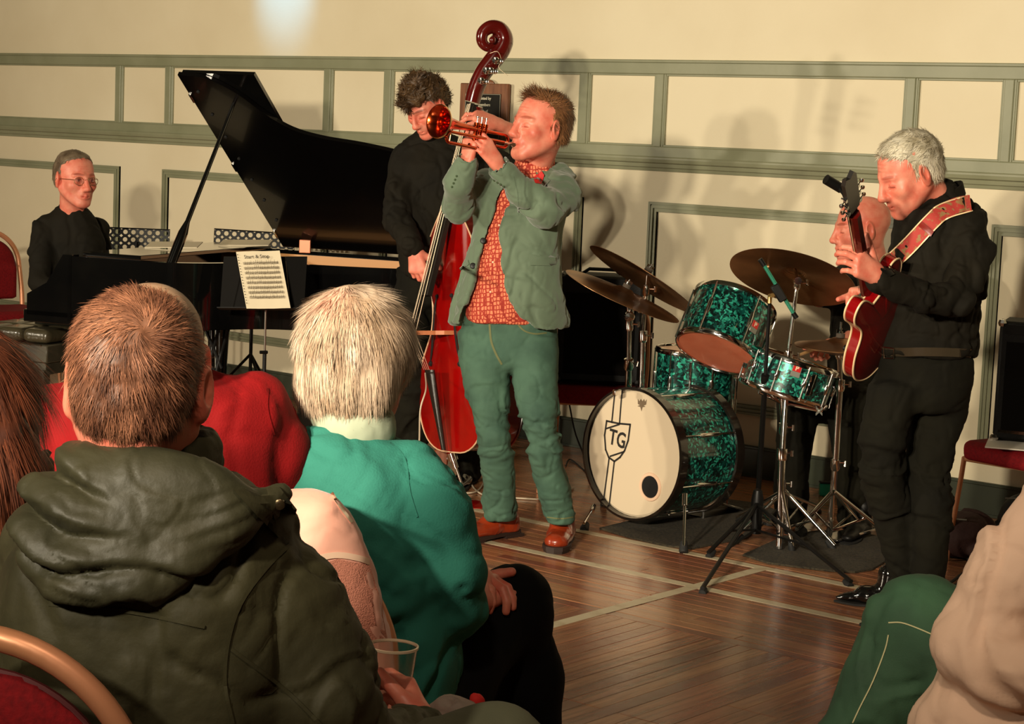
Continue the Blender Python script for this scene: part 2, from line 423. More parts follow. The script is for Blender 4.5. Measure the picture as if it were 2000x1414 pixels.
from mathutils.bvhtree import BVHTree
class Surf:
    """find where a line of sight meets a built surface, to lay trimmings on it"""
    def __init__(s, *obs):
        v = []; f = []
        for o in obs:
            w = worigin(o); n = len(v); v += [tuple(x.co+w) for x in o.data.vertices]; f += [tuple(i+n for i in p.vertices) for p in o.data.polygons]
        s.t = BVHTree.FromPolygons(v, f)
    def hit(s, x, y, off=0., D=7.):
        d = unit(ray(x, y)); h = s.t.ray_cast(Vector(C0+d*.3), Vector(d))
        return P(x, y, D) if h[0] is None else np.array(h[0])-d*off
    def patch(s, mb, pts, off=.001, t=.005, D=7., n=3):
        """thin panel following the surface: outline in sight directions, subdivided"""
        q = []
        for i in range(len(pts)):
            a, b = np.array(pts[i], float), np.array(pts[(i+1) % len(pts)], float)
            for k in range(n): q.append(a+(b-a)*k/n)
        c = np.mean(q, 0); rings = [[tuple(c+(p-c)*f) for p in q] for f in (1, .66, .33)]
        m_ = len(q); V = []; F = []
        for dz in (0, t):
            for r in rings:
                for p in r: V.append(s.hit(p[0], p[1], off+dz, D))
            V.append(s.hit(c[0], c[1], off+dz, D))
        h = 3*m_+1
        for b in (0, h):
            for r in range(2):
                for k in range(m_): k2 = (k+1) % m_; F.append((b+r*m_+k, b+r*m_+k2, b+(r+1)*m_+k2, b+(r+1)*m_+k))
            for k in range(m_): F.append((b+2*m_+k, b+2*m_+(k+1) % m_, b+3*m_))
        for k in range(m_): k2 = (k+1) % m_; F.append((k, k2, h+k2, h+k))
        return mb.add(V, F)
    def ribbon(s, mb, pts, wd, off=.001, t=.004, D=7., n=16):
        c = curve_pts([np.array([x, y, 0.]) for x, y in pts], n); V = []; F = []
        for i, p in enumerate(c):
            d = unit((c[min(i+1, len(c)-1)]-c[max(i-1, 0)])[:2]); nn = np.array([-d[1], d[0]])*wd/2
            for e in (-1, 1):
                q = p[:2]+nn*e; V.append(s.hit(q[0], q[1], off, D)); V.append(s.hit(q[0], q[1], off+t, D))
        for i in range(len(c)-1):
            a = 4*i; b = a+4; F += [(a+1, a+3, b+3, b+1), (a, b, b+2, a+2), (a, a+1, b+1, b), (a+2, b+2, b+3, a+3)]
        F += [(0, 2, 3, 1), (4*len(c)-4, 4*len(c)-3, 4*len(c)-1, 4*len(c)-2)]
        return mb.add(V, F)
# ================================================================ materials
M_wall = mat('cream_plaster', srgb(226, 214, 184), .55, spec=.25, noise=(1.3, srgb(214, 200, 168), .35, .8), bump=(60, .08, .01))
M_trim = mat('sage_gloss_paint', srgb(138, 139, 112), .42, noise=(5, srgb(124, 126, 98), .4, .8), bump=(25, .06, .01))
M_base = mat('dark_skirting_paint', srgb(58, 64, 50), .45, noise=(4, srgb(46, 50, 40), .3, .8))
M_black = mat('black_lacquer', srgb(9, 9, 9), .08, coat=.6, noise=(7, srgb(16, 15, 13), .45, .9))
M_blackp = mat('black_painted_metal', srgb(13, 12, 11), .45, spec=.3)
M_chrome = mat('chrome', (.85, .83, .8, 1), .09, metal=1., bump=(30, .03, .01))
M_rubber = mat('black_rubber', srgb(20, 20, 19), .75, bump=(60, .2, .01))
M_gold = mat('gold_painted_tube', srgb(200, 136, 100), .38, metal=.35, noise=(9, srgb(176, 122, 80), .4, .8))
M_redf = mat('red_upholstery', srgb(120, 12, 18), .85, spec=.2, noise=(120, srgb(96, 8, 14), .35, .7), bump=(180, .3, .004))
M_paint = mat('pale_floor_paint', srgb(196, 182, 152), .35, noise=(14, srgb(160, 136, 104), .5, .8), bump=(30, .1, .01))

def wood_mat(name, along):
    M = bpy.data.materials.new(name); M.use_nodes = True; nt = M.node_tree; N = nt.nodes; L = nt.links; B = N['Principled BSDF']
    oi = N.new('ShaderNodeObjectInfo'); tc = N.new('ShaderNodeNewGeometry'); at = N.new('ShaderNodeAttribute'); at.attribute_name = 'Col'
    mp = N.new('ShaderNodeMapping'); L.new(tc.outputs['Position'], mp.inputs[0]); mp.inputs['Scale'].default_value = (3, 60, 1) if along == 'x' else (60, 3, 1)
    n = N.new('ShaderNodeTexNoise'); n.inputs['Scale'].default_value = 1.; n.inputs['Detail'].default_value = 6; n.inputs['Distortion'].default_value = .6; L.new(mp.outputs[0], n.inputs[0])
    r = N.new('ShaderNodeValToRGB'); L.new(n.outputs[0], r.inputs[0]); e = r.color_ramp.elements
    e[0].position = .25; e[0].color = srgb(116, 66, 46); e[1].position = .75; e[1].color = srgb(178, 116, 84)
    hs = N.new('ShaderNodeHueSaturation'); L.new(r.outputs[0], hs.inputs['Color'])
    mr = N.new('ShaderNodeMapRange'); mr.inputs[3].default_value = .62; mr.inputs[4].default_value = 1.2
    L.new((at if along == 'far' else oi).outputs['Fac' if along == 'far' else 'Random'], mr.inputs[0]); L.new(mr.outputs[0], hs.inputs['Value'])
    mr2 = N.new('ShaderNodeMapRange'); mr2.inputs[3].default_value = .488; mr2.inputs[4].default_value = .512; L.new((at if along == 'far' else oi).outputs['Fac' if along == 'far' else 'Random'], mr2.inputs[0]); L.new(mr2.outputs[0], hs.inputs['Hue'])
    # worn patches
    w2 = N.new('ShaderNodeTexNoise'); w2.inputs['Scale'].default_value = 1.7; w2.inputs['Detail'].default_value = 3; L.new(tc.outputs['Position'], w2.inputs[0])
    mx = N.new('ShaderNodeMix'); mx.data_type = 'RGBA'; m3 = N.new('ShaderNodeMapRange'); m3.inputs[1].default_value = .42; m3.inputs[2].default_value = .7; m3.inputs[4].default_value = .55
    L.new(w2.outputs[0], m3.inputs[0]); L.new(m3.outputs[0], mx.inputs[0]); L.new(hs.outputs[0], mx.inputs[6]); mx.inputs[7].default_value = srgb(146, 104, 72)
    L.new(mx.outputs[2], B.inputs['Base Color'])
    rr = N.new('ShaderNodeMapRange'); rr.inputs[3].default_value = .16; rr.inputs[4].default_value = .34; L.new(w2.outputs[0], rr.inputs[0]); L.new(rr.outputs[0], B.inputs['Roughness'])
    b = N.new('ShaderNodeBump'); b.inputs['Strength'].default_value = .16; b.inputs['Distance'].default_value = .004; L.new(n.outputs[0], b.inputs['Height'])
    n3 = N.new('ShaderNodeTexNoise'); n3.inputs['Scale'].default_value = 14; L.new(tc.outputs['Position'], n3.inputs[0])
    b2 = N.new('ShaderNodeBump'); b2.inputs['Strength'].default_value = .12; b2.inputs['Distance'].default_value = .01; L.new(n3.outputs[0], b2.inputs['Height']); L.new(b.outputs[0], b2.inputs['Normal']); L.new(b2.outputs[0], B.inputs['Normal'])
    B.inputs['Coat Weight'].default_value = .35; B.inputs['Coat Roughness'].default_value = .18
    return M
M_woodx = wood_mat('maple_floor_board_lengthwise', 'x'); M_woody = wood_mat('maple_floor_board_crosswise', 'y')
M_sub = mat('dark_floor_joint', srgb(48, 26, 16), .7)

# ================================================================ room shell
def struct(name, mb, M, parent=None):
    o = mb.part(name, M, parent, smooth=False)
    if parent is None: o['kind'] = 'structure'
    return o
X0, X1, Y0 = -13.2, 2.6, -4.4; CEIL = 3.9
struct('wall_back', MB().box(((X0+X1)/2, WALL+.1, CEIL/2), ((X1-X0)/2+.2, .1, CEIL/2)), M_wall)
wallo = bpy.data.objects['wall_back']
struct('wall_left', MB().box((X0-.1, (Y0+WALL)/2, CEIL/2), (.1, (WALL-Y0)/2, CEIL/2)), M_wall)
struct('wall_right', MB().box((X1+.1, (Y0+WALL)/2, CEIL/2), (.1, (WALL-Y0)/2, CEIL/2)), M_wall)
struct('wall_front', MB().box(((X0+X1)/2, Y0-.1, CEIL/2), ((X1-X0)/2+.2, .1, CEIL/2)), M_base)
struct('ceiling', MB().box(((X0+X1)/2, (Y0+WALL)/2, CEIL+.05), ((X1-X0)/2+.2, (WALL-Y0)/2+.2, .05)), M_base)
flo = struct('floor', MB().box(((X0+X1)/2, (Y0+WALL)/2, -.06), ((X1-X0)/2+.2, (WALL-Y0)/2+.2, .05)), M_sub)
# floor boards: border boards run along the wall, field boards run away from it
YB = 5.28                # joint between border and field
BW = .058                # board width
def board_mesh(along, ln, wd):
    c = .0012
    hx, hy = (ln/2, wd/2) if along == 'x' else (wd/2, ln/2)
    return MB().box((0, 0, -.005), (hx, hy, .005), bev=c).mesh('plank')
BM = {}
for al in 'xy':
    for ln in (.6, .9, 1.3, 1.8):
        me = board_mesh(al, ln-.002, BW-.0016); me.materials.append(M_woodx if al == 'x' else M_woody); BM[(al, ln)] = me
def inview(x, y, m=60):
    v = np.array([x, y, 0])-C0; d = v@CF
    if d < .5: return None
    px = 1000+FPX*(v@CR)/d; py = 707-FPX*(v@CU)/d
    return (px, py) if (-m < px < 2000+m and -m < py < 1414+m) else None
cands = []
yy = YB+BW/2
row = 0
while yy < WALL-.02:
    x = -11.5-(row*.37) % 1.3
    while x < -2.2:
        ln = random.choice((.9, 1.3, 1.8)); q = inview(x+ln/2, yy, 900)
        if q: cands.append(('x', x+ln/2, yy, ln))
        x += ln
    yy += BW; row += 1
xx = -7.0; row = 0
while xx < -1.2:
    y = YB-(0 if row % 2 else .0)
    while y > 2.5:
        ln = random.choice((.6, .9, 1.3)); q = inview(xx, y-ln/2, 700)
        if q: cands.append(('y', xx, y-ln/2, ln))
        y -= ln
    xx += BW; row += 1
def seen(c):      # boards in the open patch of floor first
    q = inview(c[1], c[2], 400); px, py = q if q else (0, 0)
    return (1000 < px < 1750) and 1000 < py < 1480
cands.sort(key=lambda c: (not seen(c), math.hypot(c[1], c[2])))
for i, (al, x, y, ln) in enumerate(cands[:300]):
    o = bpy.data.objects.new('plank', BM[(al, ln)]); COL.objects.link(o); o.parent = flo; o.location = (x, y, -random.random()*.0008)
far = {'x': MB(), 'y': MB()}
for al, x, y, ln in cands[300:]:
    hx, hy = (ln/2-.001, BW/2-.0008) if al == 'x' else (BW/2-.0008, ln/2-.001)
    far[al].box((x, y, -.0055-random.random()*.0008), (hx, hy, .005))
# rest of the hall floor, never in view, closed with wide runs
far['x'].box(((-11.6+X0)/2, (YB+WALL)/2, -.008), ((X0*-1-11.6)/2, (WALL-YB)/2, .005))
far['x'].box(((X1-1.)/2, (YB+WALL)/2, -.008), ((X1+1.)/2, (WALL-YB)/2, .005))
far['y'].box(((X0+X1)/2, (YB+Y0)/2, -.013), ((X1-X0)/2, (YB-Y0)/2, .005))
for al in 'xy':
    me = far[al].mesh('distant_planks'); n = len(me.polygons)
    o = put('distant_planks', me, M_woodx if al == 'x' else M_woody, flo); o['kind'] = 'stuff'
# painted court lines
def floor_line(p, q, wd=.05, h=.0002):
    p = np.array([p[0], p[1], 0]); q = np.array([q[0], q[1], 0]); d = unit(q-p)
    struct('court_line', MB().box((p+q)/2+np.array([0, 0, h]), (np.linalg.norm(q-p)/2, wd/2, .0004), X=d, Y=np.cross(ZH, d)), M_paint, flo)
floor_line((-9.5, 5.865), (-1.6, 5.865)); floor_line((-9.5, 6.33), (-1.6, 6.33)); g1 = G(1150, 1202); floor_line((g1[0], 4.3), (g1[0]+.0, 6.33), .05, .0007)

# wall joinery
def rail(name, x0, x1, z0, z1, t, M, prof=None):
    mb = MB()
    mb.box(((x0+x1)/2, WALL-t/2, (z0+z1)/2), ((x1-x0)/2, t/2, (z1-z0)/2), bev=min(.004, t/3)); return struct(name, mb, M)
XA, XB = X0, X1
rail('trim_1', XA, XB, 1.945, 2.008, .022, M_trim)
rail('trim_2', XA, XB, 2.0, 2.016, .034, M_trim)
rail('trim_3', XA, XB, 1.528, 1.586, .022, M_trim)
mb = MB()
prof = [(0, 1.463), (.012, 1.463), (.016, 1.478), (.026, 1.482), (.03, 1.50), (.045, 1.506), (.05, 1.522), (.05, 1.53), (.044, 1.536), (.0, 1.536)]
V = [(x, WALL-a, z) for x in (XA, XB) for a, z in prof]; k = len(prof)
mb.add(V, [(i, (i+1) % k, k+(i+1) % k, k+i) for i in range(k)]+[tuple(range(k)), tuple(range(k, 2*k))[::-1]])
struct('trim_4', mb, M_trim)
mb = MB().box(((XA+XB)/2, WALL-.009, .075), ((XB-XA)/2, .009, .066)).box(((XA+XB)/2, WALL-.013, .006), ((XB-XA)/2, .013, .006)).box(((XA+XB)/2, WALL-.013, .145), ((XB-XA)/2, .013, .007), bev=.003)
struct('baseboard_back', mb, M_base)
cent = [-11.805, -11.33, -9.9, -9.42, -8.03, -7.555, -6.17, -5.695, -4.30, -3.82, -2.43, -1.95, -.56]
for c in cent:
    mb = MB().box((c, WALL-.0105, 1.765), (.022, .0105, .181), bev=.003)
    mb.box((c-.026, WALL-.007, 1.765), (.006, .007, .181), bev=.002).box((c+.026, WALL-.007, 1.765), (.006, .007, .181), bev=.002)
    struct('stile', mb, M_trim, wallo)
# bead round the inside of each upper panel
edges = [XA]+cent+[XB]
for a, b in zip(edges[:-1], edges[1:]):
    if b < -10.9 and a < -11.9: pass
    mb = MB(); a2, b2 = a+.032, b-.032
    for z in (1.941, 1.590): mb.box(((a2+b2)/2, WALL-.006, z), ((b2-a2)/2, .006, .005), bev=.002)
    for x in (a2+.003, b2-.003): mb.box((x, WALL-.006, 1.7655), (.004, .006, .172), bev=.002)
    struct('panel_bead', mb, M_trim, wallo)
# lower picture-frame panels
n = 5
for a, b in ((-11.32, -9.882), (-9.459, -8.0), (-7.582, -6.152), (-5.728, -4.272), (-3.857, -2.4), (-1.95, -.5)):
    mb = MB(); zt, zb = 1.308, .302
    for w_, t_, o_ in ((.048, .012, 0), (.012, .020, .0), (.012, .022, .018), (.01, .017, .038)):
        x0, x1, z0, z1 = a+o_, b-o_, zb+o_, zt-o_; h = w_/2
        mb.box(((x0+x1)/2, WALL-t_/2, z1-h), ((x1-x0)/2, t_/2, h)); mb.box(((x0+x1)/2, WALL-t_/2, z0+h), ((x1-x0)/2, t_/2, h))
        mb.box((x0+h, WALL-t_/2, (z0+z1)/2), (h, t_/2, (z1-z0)/2-2*h+.0001)); mb.box((x1-h, WALL-t_/2, (z0+z1)/2), (h, t_/2, (z1-z0)/2-2*h+.0001))
    struct('trim_%d' % n, mb, M_trim); n += 1
# ================================================================ figures
M_skin = mat('skin', srgb(222, 140, 116), .46, sss=.12, vcol=True, noise=(28, srgb(208, 104, 84), .35, .75), bump=(140, .12, .003), spec=.4)
def frame_from(fwd, up=ZH, roll=0.):
    """columns: x = figure's left-to-right across, y = forward, z = up"""
    f = unit(fwd); x = unit(np.cross(f, up)); z = np.cross(x, f)
    if roll: c, s_ = math.cos(roll), math.sin(roll); x, z = x*c+z*s_, z*c-x*s_
    return np.stack([x, f, z], 1)
def look(yaw, pitch=0., roll=0.):
    """yaw 0 faces the audience camera, +90 faces picture left; pitch > 0 looks down (degrees)"""
    y, p = math.radians(yaw), math.radians(pitch); h = -FH*math.cos(y)-RH*math.sin(y)
    return frame_from(h*math.cos(p)-ZH*math.sin(p), ZH, math.radians(roll))
def head_mesh(M, pos, neck=None, scale=1., res=.0028, eyes='closed', jaw=1., nose=1., lips=(.9, .7, .68), brow=(.55, .42, .36), brow_w=1., stubble=0., neck_r=.058, cheek=1., mouth_open=0., wrinkle=.0):
    s = SDF(res/scale, .014)
    s.ell((0, -.014, .036), (.0765, .097, .083)); s.ell((0, .028, -.025), (.061*cheek, .062, .08), k=.03)
    for a in (-1, 1):
        s.cone((a*.055, -.002, -.04), (a*.018, .068, -.095), .017*jaw, .016*jaw, k=.03)
        s.ell((a*.042, .056, -.022), (.024*cheek, .022, .022), k=.02)
        s.cone((a*.012, .083, .021), (a*.043, .069, .02), .0095, .007, k=.012)
        s.ell((a*.031, .100, .003), (.0175, .0185, .0125), op='s', k=.012)
        s.ell((a*.031, .0715, .001), (.0155, .0145, .0135), k=.003)
        s.ell((a*.0125, .098, -.0365), (.009*nose, .011, .0085), k=.008)
        s.ell((a*.0062, .107, -.0425), (.0035, .004, .004), op='s', k=.002)
        E = frame_from((a*.45, 1, -.12)); e0 = np.array([a*.079, -.008, -.002])
        s.ell(e0, (.009, .0205, .034), E, k=.006); s.ell(e0+(a*.0085, .002, .005), (.0075, .0125, .021), E, op='s', k=.003); s.ell(e0+(a*.004, .010, -.004), (.004, .004, .007), E, k=.003)
        s.cone((a*.0175, .103, -.030), (a*.034, .080, -.066), .0022, .0012, op='s', k=.009)
        s.cone((a*.020, .0835, -.014), (a*.044, .0775, -.010), .0015, op='s', k=.006)
        s.cone((a*.034, .083, .010), (a*.016, .090, .006), .0012, op='s', k=.005)
        s.ell(e0+(-a*.002, -.0, -.024), (.007, .010, .011), E, k=.006)
    s.ell((0, .072, -.096), (.02*jaw, .018, .017), k=.016)
    s.cone((0, .089, .014), (0, .108*1., -.03), .0068, .0105*nose, k=.012); s.ell((0, .1075, -.034), (.0115*nose, .0115, .0095), k=.008)
    s.ell((0, .081, -.058), (.026, .014, .018), k=.015)
    s.cone((-.019, .0835, -.0655), (0, .0945, -.0615), .004, .0055, k=.004); s.cone((.019, .0835, -.0655), (0, .0945, -.0615), .004, .0055, k=.004)
    s.cone((-.016, .084, -.0715), (.016, .084, -.0715), .0055, k=.006); s.ell((0, .091, -.0725), (.013, .006, .006), k=.005)
    s.cone((-.021, .0915, -.0668), (.021, .0915, -.0668), .0018+mouth_open*.004, op='s', k=.003)
    if wrinkle:
        for zz in (.040, .050, .060): s.cone((-.03, .0815-(zz-.04)*.35, zz), (0, .0862-(zz-.04)*.35, zz+.001), .0012, op='s', k=.004); s.cone((.03, .0815-(zz-.04)*.35, zz), (0, .0862-(zz-.04)*.35, zz+.001), .0012, op='s', k=.004)
    if eyes == 'closed':
        for a in (-1, 1): s.cone((a*.018, .0865, -.0055), (a*.043, .081, -.0055), .0012, op='s', k=.003)
    if neck is not None:
        nb = M.T@(np.asarray(neck)-np.asarray(pos))/scale
        s.cone((0, -.03, -.045), nb, neck_r/scale*.98, (neck_r+.008)/scale, k=.035)
    V, Q = s.mesh(1)
    # colour regions that belong to the face itself
    c = np.ones((len(V), 3)); x, y, z = V[:, 0], V[:, 1], V[:, 2]; ax = np.abs(x)
    def blob(w, col):
        w = np.clip(w, 0, 1)[:, None]; c[:] = c*(1-w)+c*np.array(col)*w
    blob(1.6-((ax/.023)**2+((z+.0668)/.0095)**2)*1.3-(y < .07)*9, lips)
    blob(brow_w*(1.5-(((ax-.031)/.021)**2+((z-.0245-.09*np.maximum(0, .02-np.abs(ax-.035)))/.0055)**2)*1.1-(y < .05)*9), brow)
    blob(.8-((ax-.035)**2/.025**2+(z+.022)**2/.02**2)*.7-(y < .03)*9, (1., .88, .85))
    blob(.9-((x/.016)**2+((z+.032)/.02)**2)*.7-(y < .09)*9, (1., .86, .82))
    blob(.9-(((ax-.08)/.012)**2)*.8-(np.abs(z) > .045)*9, (1., .80, .76))
    blob((1.1-((ax-.031)/.017)**2-((z-.001)/.012)**2)*.6-(y < .06)*9, (.88, .76, .74))
    if stubble: blob(stubble*np.clip((-.03-z)/.02, 0, 1)*np.clip((y+.02)/.03, 0, 1)-(z < -.118)*.4, (.72, .66, .64))
    if eyes == 'open':
        e = 1.2-(((ax-.031)/.0115)**2+((z-.001)/.0052)**2)-(y < .075)*9; blob(e*3, (1.0, 1.25, 1.45))
        i = 1.2-(((ax-.031)/.0045)**2+((z-.001)/.0048)**2)-(y < .075)*9; blob(i*3, (.3, .3, .3))
        l = (np.abs(z-.007+((ax-.031)/.0115)**2*.004) < .0016)*(np.abs(ax-.031) < .0125)*(y > .072); blob(l*.8, (.4, .3, .3))
    elif eyes == 'closed':
        l = (np.abs(z+.0055) < .0017)*(np.abs(ax-.031) < .014)*(y > .072); blob(l*.75, (.42, .3, .28))
    return (V*scale)@M.T+np.asarray(pos), Q, np.clip(c, 0, 1.6)
def hand_sdf(s, wrist, ydir, zback, side=1, curl=(.4, .4, .4, .4), thumb=(.75, .62, -.25), thumb_bend=.3, spread=.12, scale=1., forearm=None, fr=.03, first=.3):
    y = unit(ydir); z = np.asarray(zback, float); z = unit(z-y*(z@y)); x = np.cross(y, z)*side; w = np.asarray(wrist, float); k = .006*scale
    T = lambda a, b, c: w+(x*a+y*b+z*c)*scale
    s.cone(T(.0, -.02, 0), T(.006, .03, 0), .024*scale, .026*scale, flat=(z, .72), k=.012*scale)
    bx = (.030, .010, -.011, -.030); by = (.088, .092, .087, .078); ln = (.074, .082, .076, .06); rr = (.0098, .0102, .0096, .0085)
    for i in range(4): s.cone(T(bx[i]*.55, .02, 0), T(bx[i], by[i], .001), .015*scale, .0125*scale, k=.014*scale)
    for i in range(4):
        cu = curl[i]; d = y*math.cos((bx[i])*spread*28)+x*math.sin(bx[i]*spread*28); p = T(bx[i], by[i], .001); ang = cu*first*1.9
        for j, (f, a) in enumerate(((.46, 1.35), (.31, 1.), (.23, 0))):
            v = d*math.cos(ang)-z*math.sin(ang); q = p+v*ln[i]*f*scale
            s.cone(p, q, rr[i]*scale*(1-.08*j), rr[i]*scale*(.93-.08*j), k=.002*scale); p = q; ang += cu*a
    p = T(.018, .02, -.006); t = unit(x*thumb[0]+y*thumb[1]+z*thumb[2]); q = p+t*.042*scale; s.cone(p, q, .017*scale, .013*scale, k=.012*scale)
    t2 = unit(t*(1-thumb_bend)+y*thumb_bend*.9-z*thumb_bend*.3); q2 = q+t2*.034*scale; s.cone(q, q2, .0125*scale, .0108*scale, k=.003*scale)
    t3 = unit(t2*(1-thumb_bend)+y*thumb_bend); s.cone(q2, q2+t3*.024*scale, .0108*scale, .0092*scale, k=.003*scale)
    if forearm is not None: s.cone(w, forearm, .0245*scale, fr*scale, k=.02*scale, flat=(z, .85))
    return s
def shells(name, lst, M, parent):
    """join surfaces (V, Q[, colour]) of one body into one mesh"""
    Vs, Qs, Cs, n = [], [], [], 0
    for t in lst:
        Vs.append(t[0]); Qs.append(t[1]+n); Cs.append(t[2] if len(t) > 2 else np.ones((len(t[0]), 3))); n += len(t[0])
    return put(name, mesh_np(name, np.concatenate(Vs), np.concatenate(Qs), True, np.concatenate(Cs)), M, parent)
def cloth(name, s, M, parent, amp=.006, scale=6., label=None, it=1, color=None, mid=None, **kw):
    V, Q = s.mesh(it)
    if mid is not None: V = mid(V)
    if amp:
        V = folds(V, Q, amp, scale, seed=random.random()*50, **kw); V = folds(V, Q, amp*.38, scale*2.4, seed=random.random()*50, **kw)
    V = lap(V, Q, .3)
    o = put(name, mesh_np(name, V, Q, True, color(V) if color else None), M, parent)
    if label: o['label'] = label
    return o
def strands(V, Q, n, length, flow, lift=.35, width=.0012, seg=2, jit=.3, col=(.6, 1.3), drop=0., tint=None, mask=None):
    """hair strands growing out of a surface; flow(points, normals) gives the lying direction"""
    N_ = vnormals(V, Q); w8 = np.arange(len(V)) if mask is None else np.nonzero(mask(V, N_))[0]
    i = RNG.choice(w8, n); p = V[i]+RNG.normal(0, .002, (n, 3)); nn = N_[i]; p = p-nn*.003
    f = flow(p, nn); f = f+RNG.normal(0, jit, (n, 3)); f = f-nn*(f*nn).sum(1)[:, None]; f /= np.maximum(np.linalg.norm(f, axis=1), 1e-6)[:, None]
    L = length*RNG.uniform(.6, 1.25, n)[:, None]; side = np.cross(nn, f); side /= np.maximum(np.linalg.norm(side, axis=1), 1e-6)[:, None]
    pts = [p]; d = f*(1-lift)+nn*lift
    for k in range(seg):
        d = d+(f*.35-nn*.18*lift)+np.array([0, 0, -drop]); d /= np.linalg.norm(d, axis=1)[:, None]; pts.append(pts[-1]+d*L/seg)
    m_ = seg*2+1; Vs = np.zeros((n, m_, 3))
    for k in range(seg):
        wv = side*width*(1-.35*k/seg); Vs[:, 2*k] = pts[k]-wv/2; Vs[:, 2*k+1] = pts[k]+wv/2
    Vs[:, m_-1] = pts[-1]; base = np.arange(n)[:, None]*m_
    quads = [base+np.array([2*k, 2*k+1, 2*k+3, 2*k+2]) for k in range(seg-1)]; tri = base+np.array([2*seg-2, 2*seg-1, 2*seg])
    c = RNG.uniform(col[0], col[1], n)[:, None]*np.ones(3)
    if tint is not None: c = c*tint(p)
    return Vs.reshape(-1, 3), (np.concatenate(quads) if quads else None), tri, np.repeat(c, m_, 0)
def hair_part(parent, M, V, Q, st=None, shade=.75, name='hair', color=None):
    Vs = [V]; F = [Q]; C = [np.full((len(V), 3), shade) if color is None else color(V)*shade]; n = len(V); tr = []
    for t in (st or []):
        Vs.append(t[0]); C.append(t[3])
        if t[1] is not None: F.append(t[1]+n)
        tr.append(t[2]+n); n += len(t[0])
    F = [np.concatenate(F)]+([np.concatenate(tr)] if tr else [])
    return put(name, mesh_np(name, np.concatenate(Vs), F, True, np.concatenate(C)), M, parent)
def hair_cap(M, pos, scale=1., res=.0045, thick=.006, front=.02, line=.04, bumps=0., bscale=30, extra=None, low=-.03, temple=.02, amp=0., top=0., yf=.085, recede=2.2):
    """hair volume over a skull: front = how far forward, line = hairline height at the forehead"""
    s = SDF(res/scale, .01); t = thick
    s.ell((0, -.016, .037+top/2), (.0765+t, .098+t, .083+t+top/2))
    s.ell((0, -.045, -.01), (.068+t*.6, .058+t, .06), k=.02)
    # natural hairline: temple, recess, forehead
    def face(X, Y, Z):
        u = np.clip((Z-.02)/max(line-.02, .01), 0, 1); b = temple+(yf-temple)*u**recede+np.where(Z > line, .3, 0)*np.clip((Z-line)/.004, 0, 1)-.022*np.clip((-.012-Z)/.01, 0, 1)
        g = np.stack(np.broadcast_arrays(X*90, Y*90, Z*90), -1); return b+.006*vnoise(g)+.004*vnoise(g*2.3)-Y
    s.add(face, (-.12, -.07, -.15), (.12, .15, line+.012), op='s', k=.004)
    s.add(lambda X, Y, Z: Z-low+.35*Y*0, (-.12, -.16, -.2), (.12, .12, low), op='s', k=.01)
    if extra: extra(s)
    V, Q = s.mesh(1)
    if bumps: nn = vnormals(V, Q); V = V+nn*(vnoise(V*bscale)*bumps+vnoise(V*bscale*2.3+7)*bumps*.5)[:, None]
    return (V*scale)@M.T+np.asarray(pos), Q
def shoe(name, M, parent, heel, toe, w=.048, h=.065, sole=None, point=False, ankle=None, label=None):
    heel = np.array(heel, float); toe = np.array(toe, float); heel[2] = toe[2] = 0; y = unit(toe-heel); x = np.cross(y, ZH); L = np.linalg.norm(toe-heel)
    T = lambda a, b, c: heel+x*a+y*b*L+ZH*c
    s = SDF(.0045, .02); s.cone(T(0, .14, .04), T(0, .55, .038), .036, .034); s.cone(T(0, .5, .036), T(0, .86, .03 if not point else .025), w*.85, w*(.62 if not point else .3), flat=(ZH, .62))
    if point: s.cone(T(0, .8, .024), T(0, .98, .018), .022, .010, flat=(ZH, .7))
    s.cone(T(0, .2, .05), (T(0, .16, .12) if ankle is None else np.asarray(ankle)), .036, .04)
    s.add(lambda X, Y, Z: Z-.012, heel-.3, (heel+.3)*[1, 1, 0]+[0, 0, .012], op='s', k=.002)
    V, Q = s.mesh(1); o = put(name, mesh_np(name, V, Q), M, parent)
    if label: o['label'] = label
    sl = [(0, -.0), (.55, -.02), (.75, .1), (.8, .3), (.7, .45), (1., .7), (.9, .86), (.45, 1.), (0, 1.03)] if not point else [(0, 0), (.6, .0), (.7, .2), (.65, .45), (.9, .68), (.5, .9), (.15, 1.03), (0, 1.05)]
    poly = [(a*w*.92, b*L) for a, b in sl]+[(-a*w*.92, b*L) for a, b in sl[1:-1][::-1]]
    mb = MB().prism(poly, heel+ZH*.001, x, y, ZH, .013 if not point else .007); mb.prism([(a*.95, b) for a, b in poly if b < .33*L], heel+ZH*.0, x, y, ZH, .022) if False else None
    so = mb.part('sole', sole or M_rubber, o); return o
def person(label, base, cat='person', group=None): return thing('person', label, cat, base, group)
def camaxes(yaw):   # figure facing: returns forward, left-hand side direction
    y = math.radians(yaw); f = -FH*math.cos(y)-RH*math.sin(y); return f, np.cross(ZH, f)

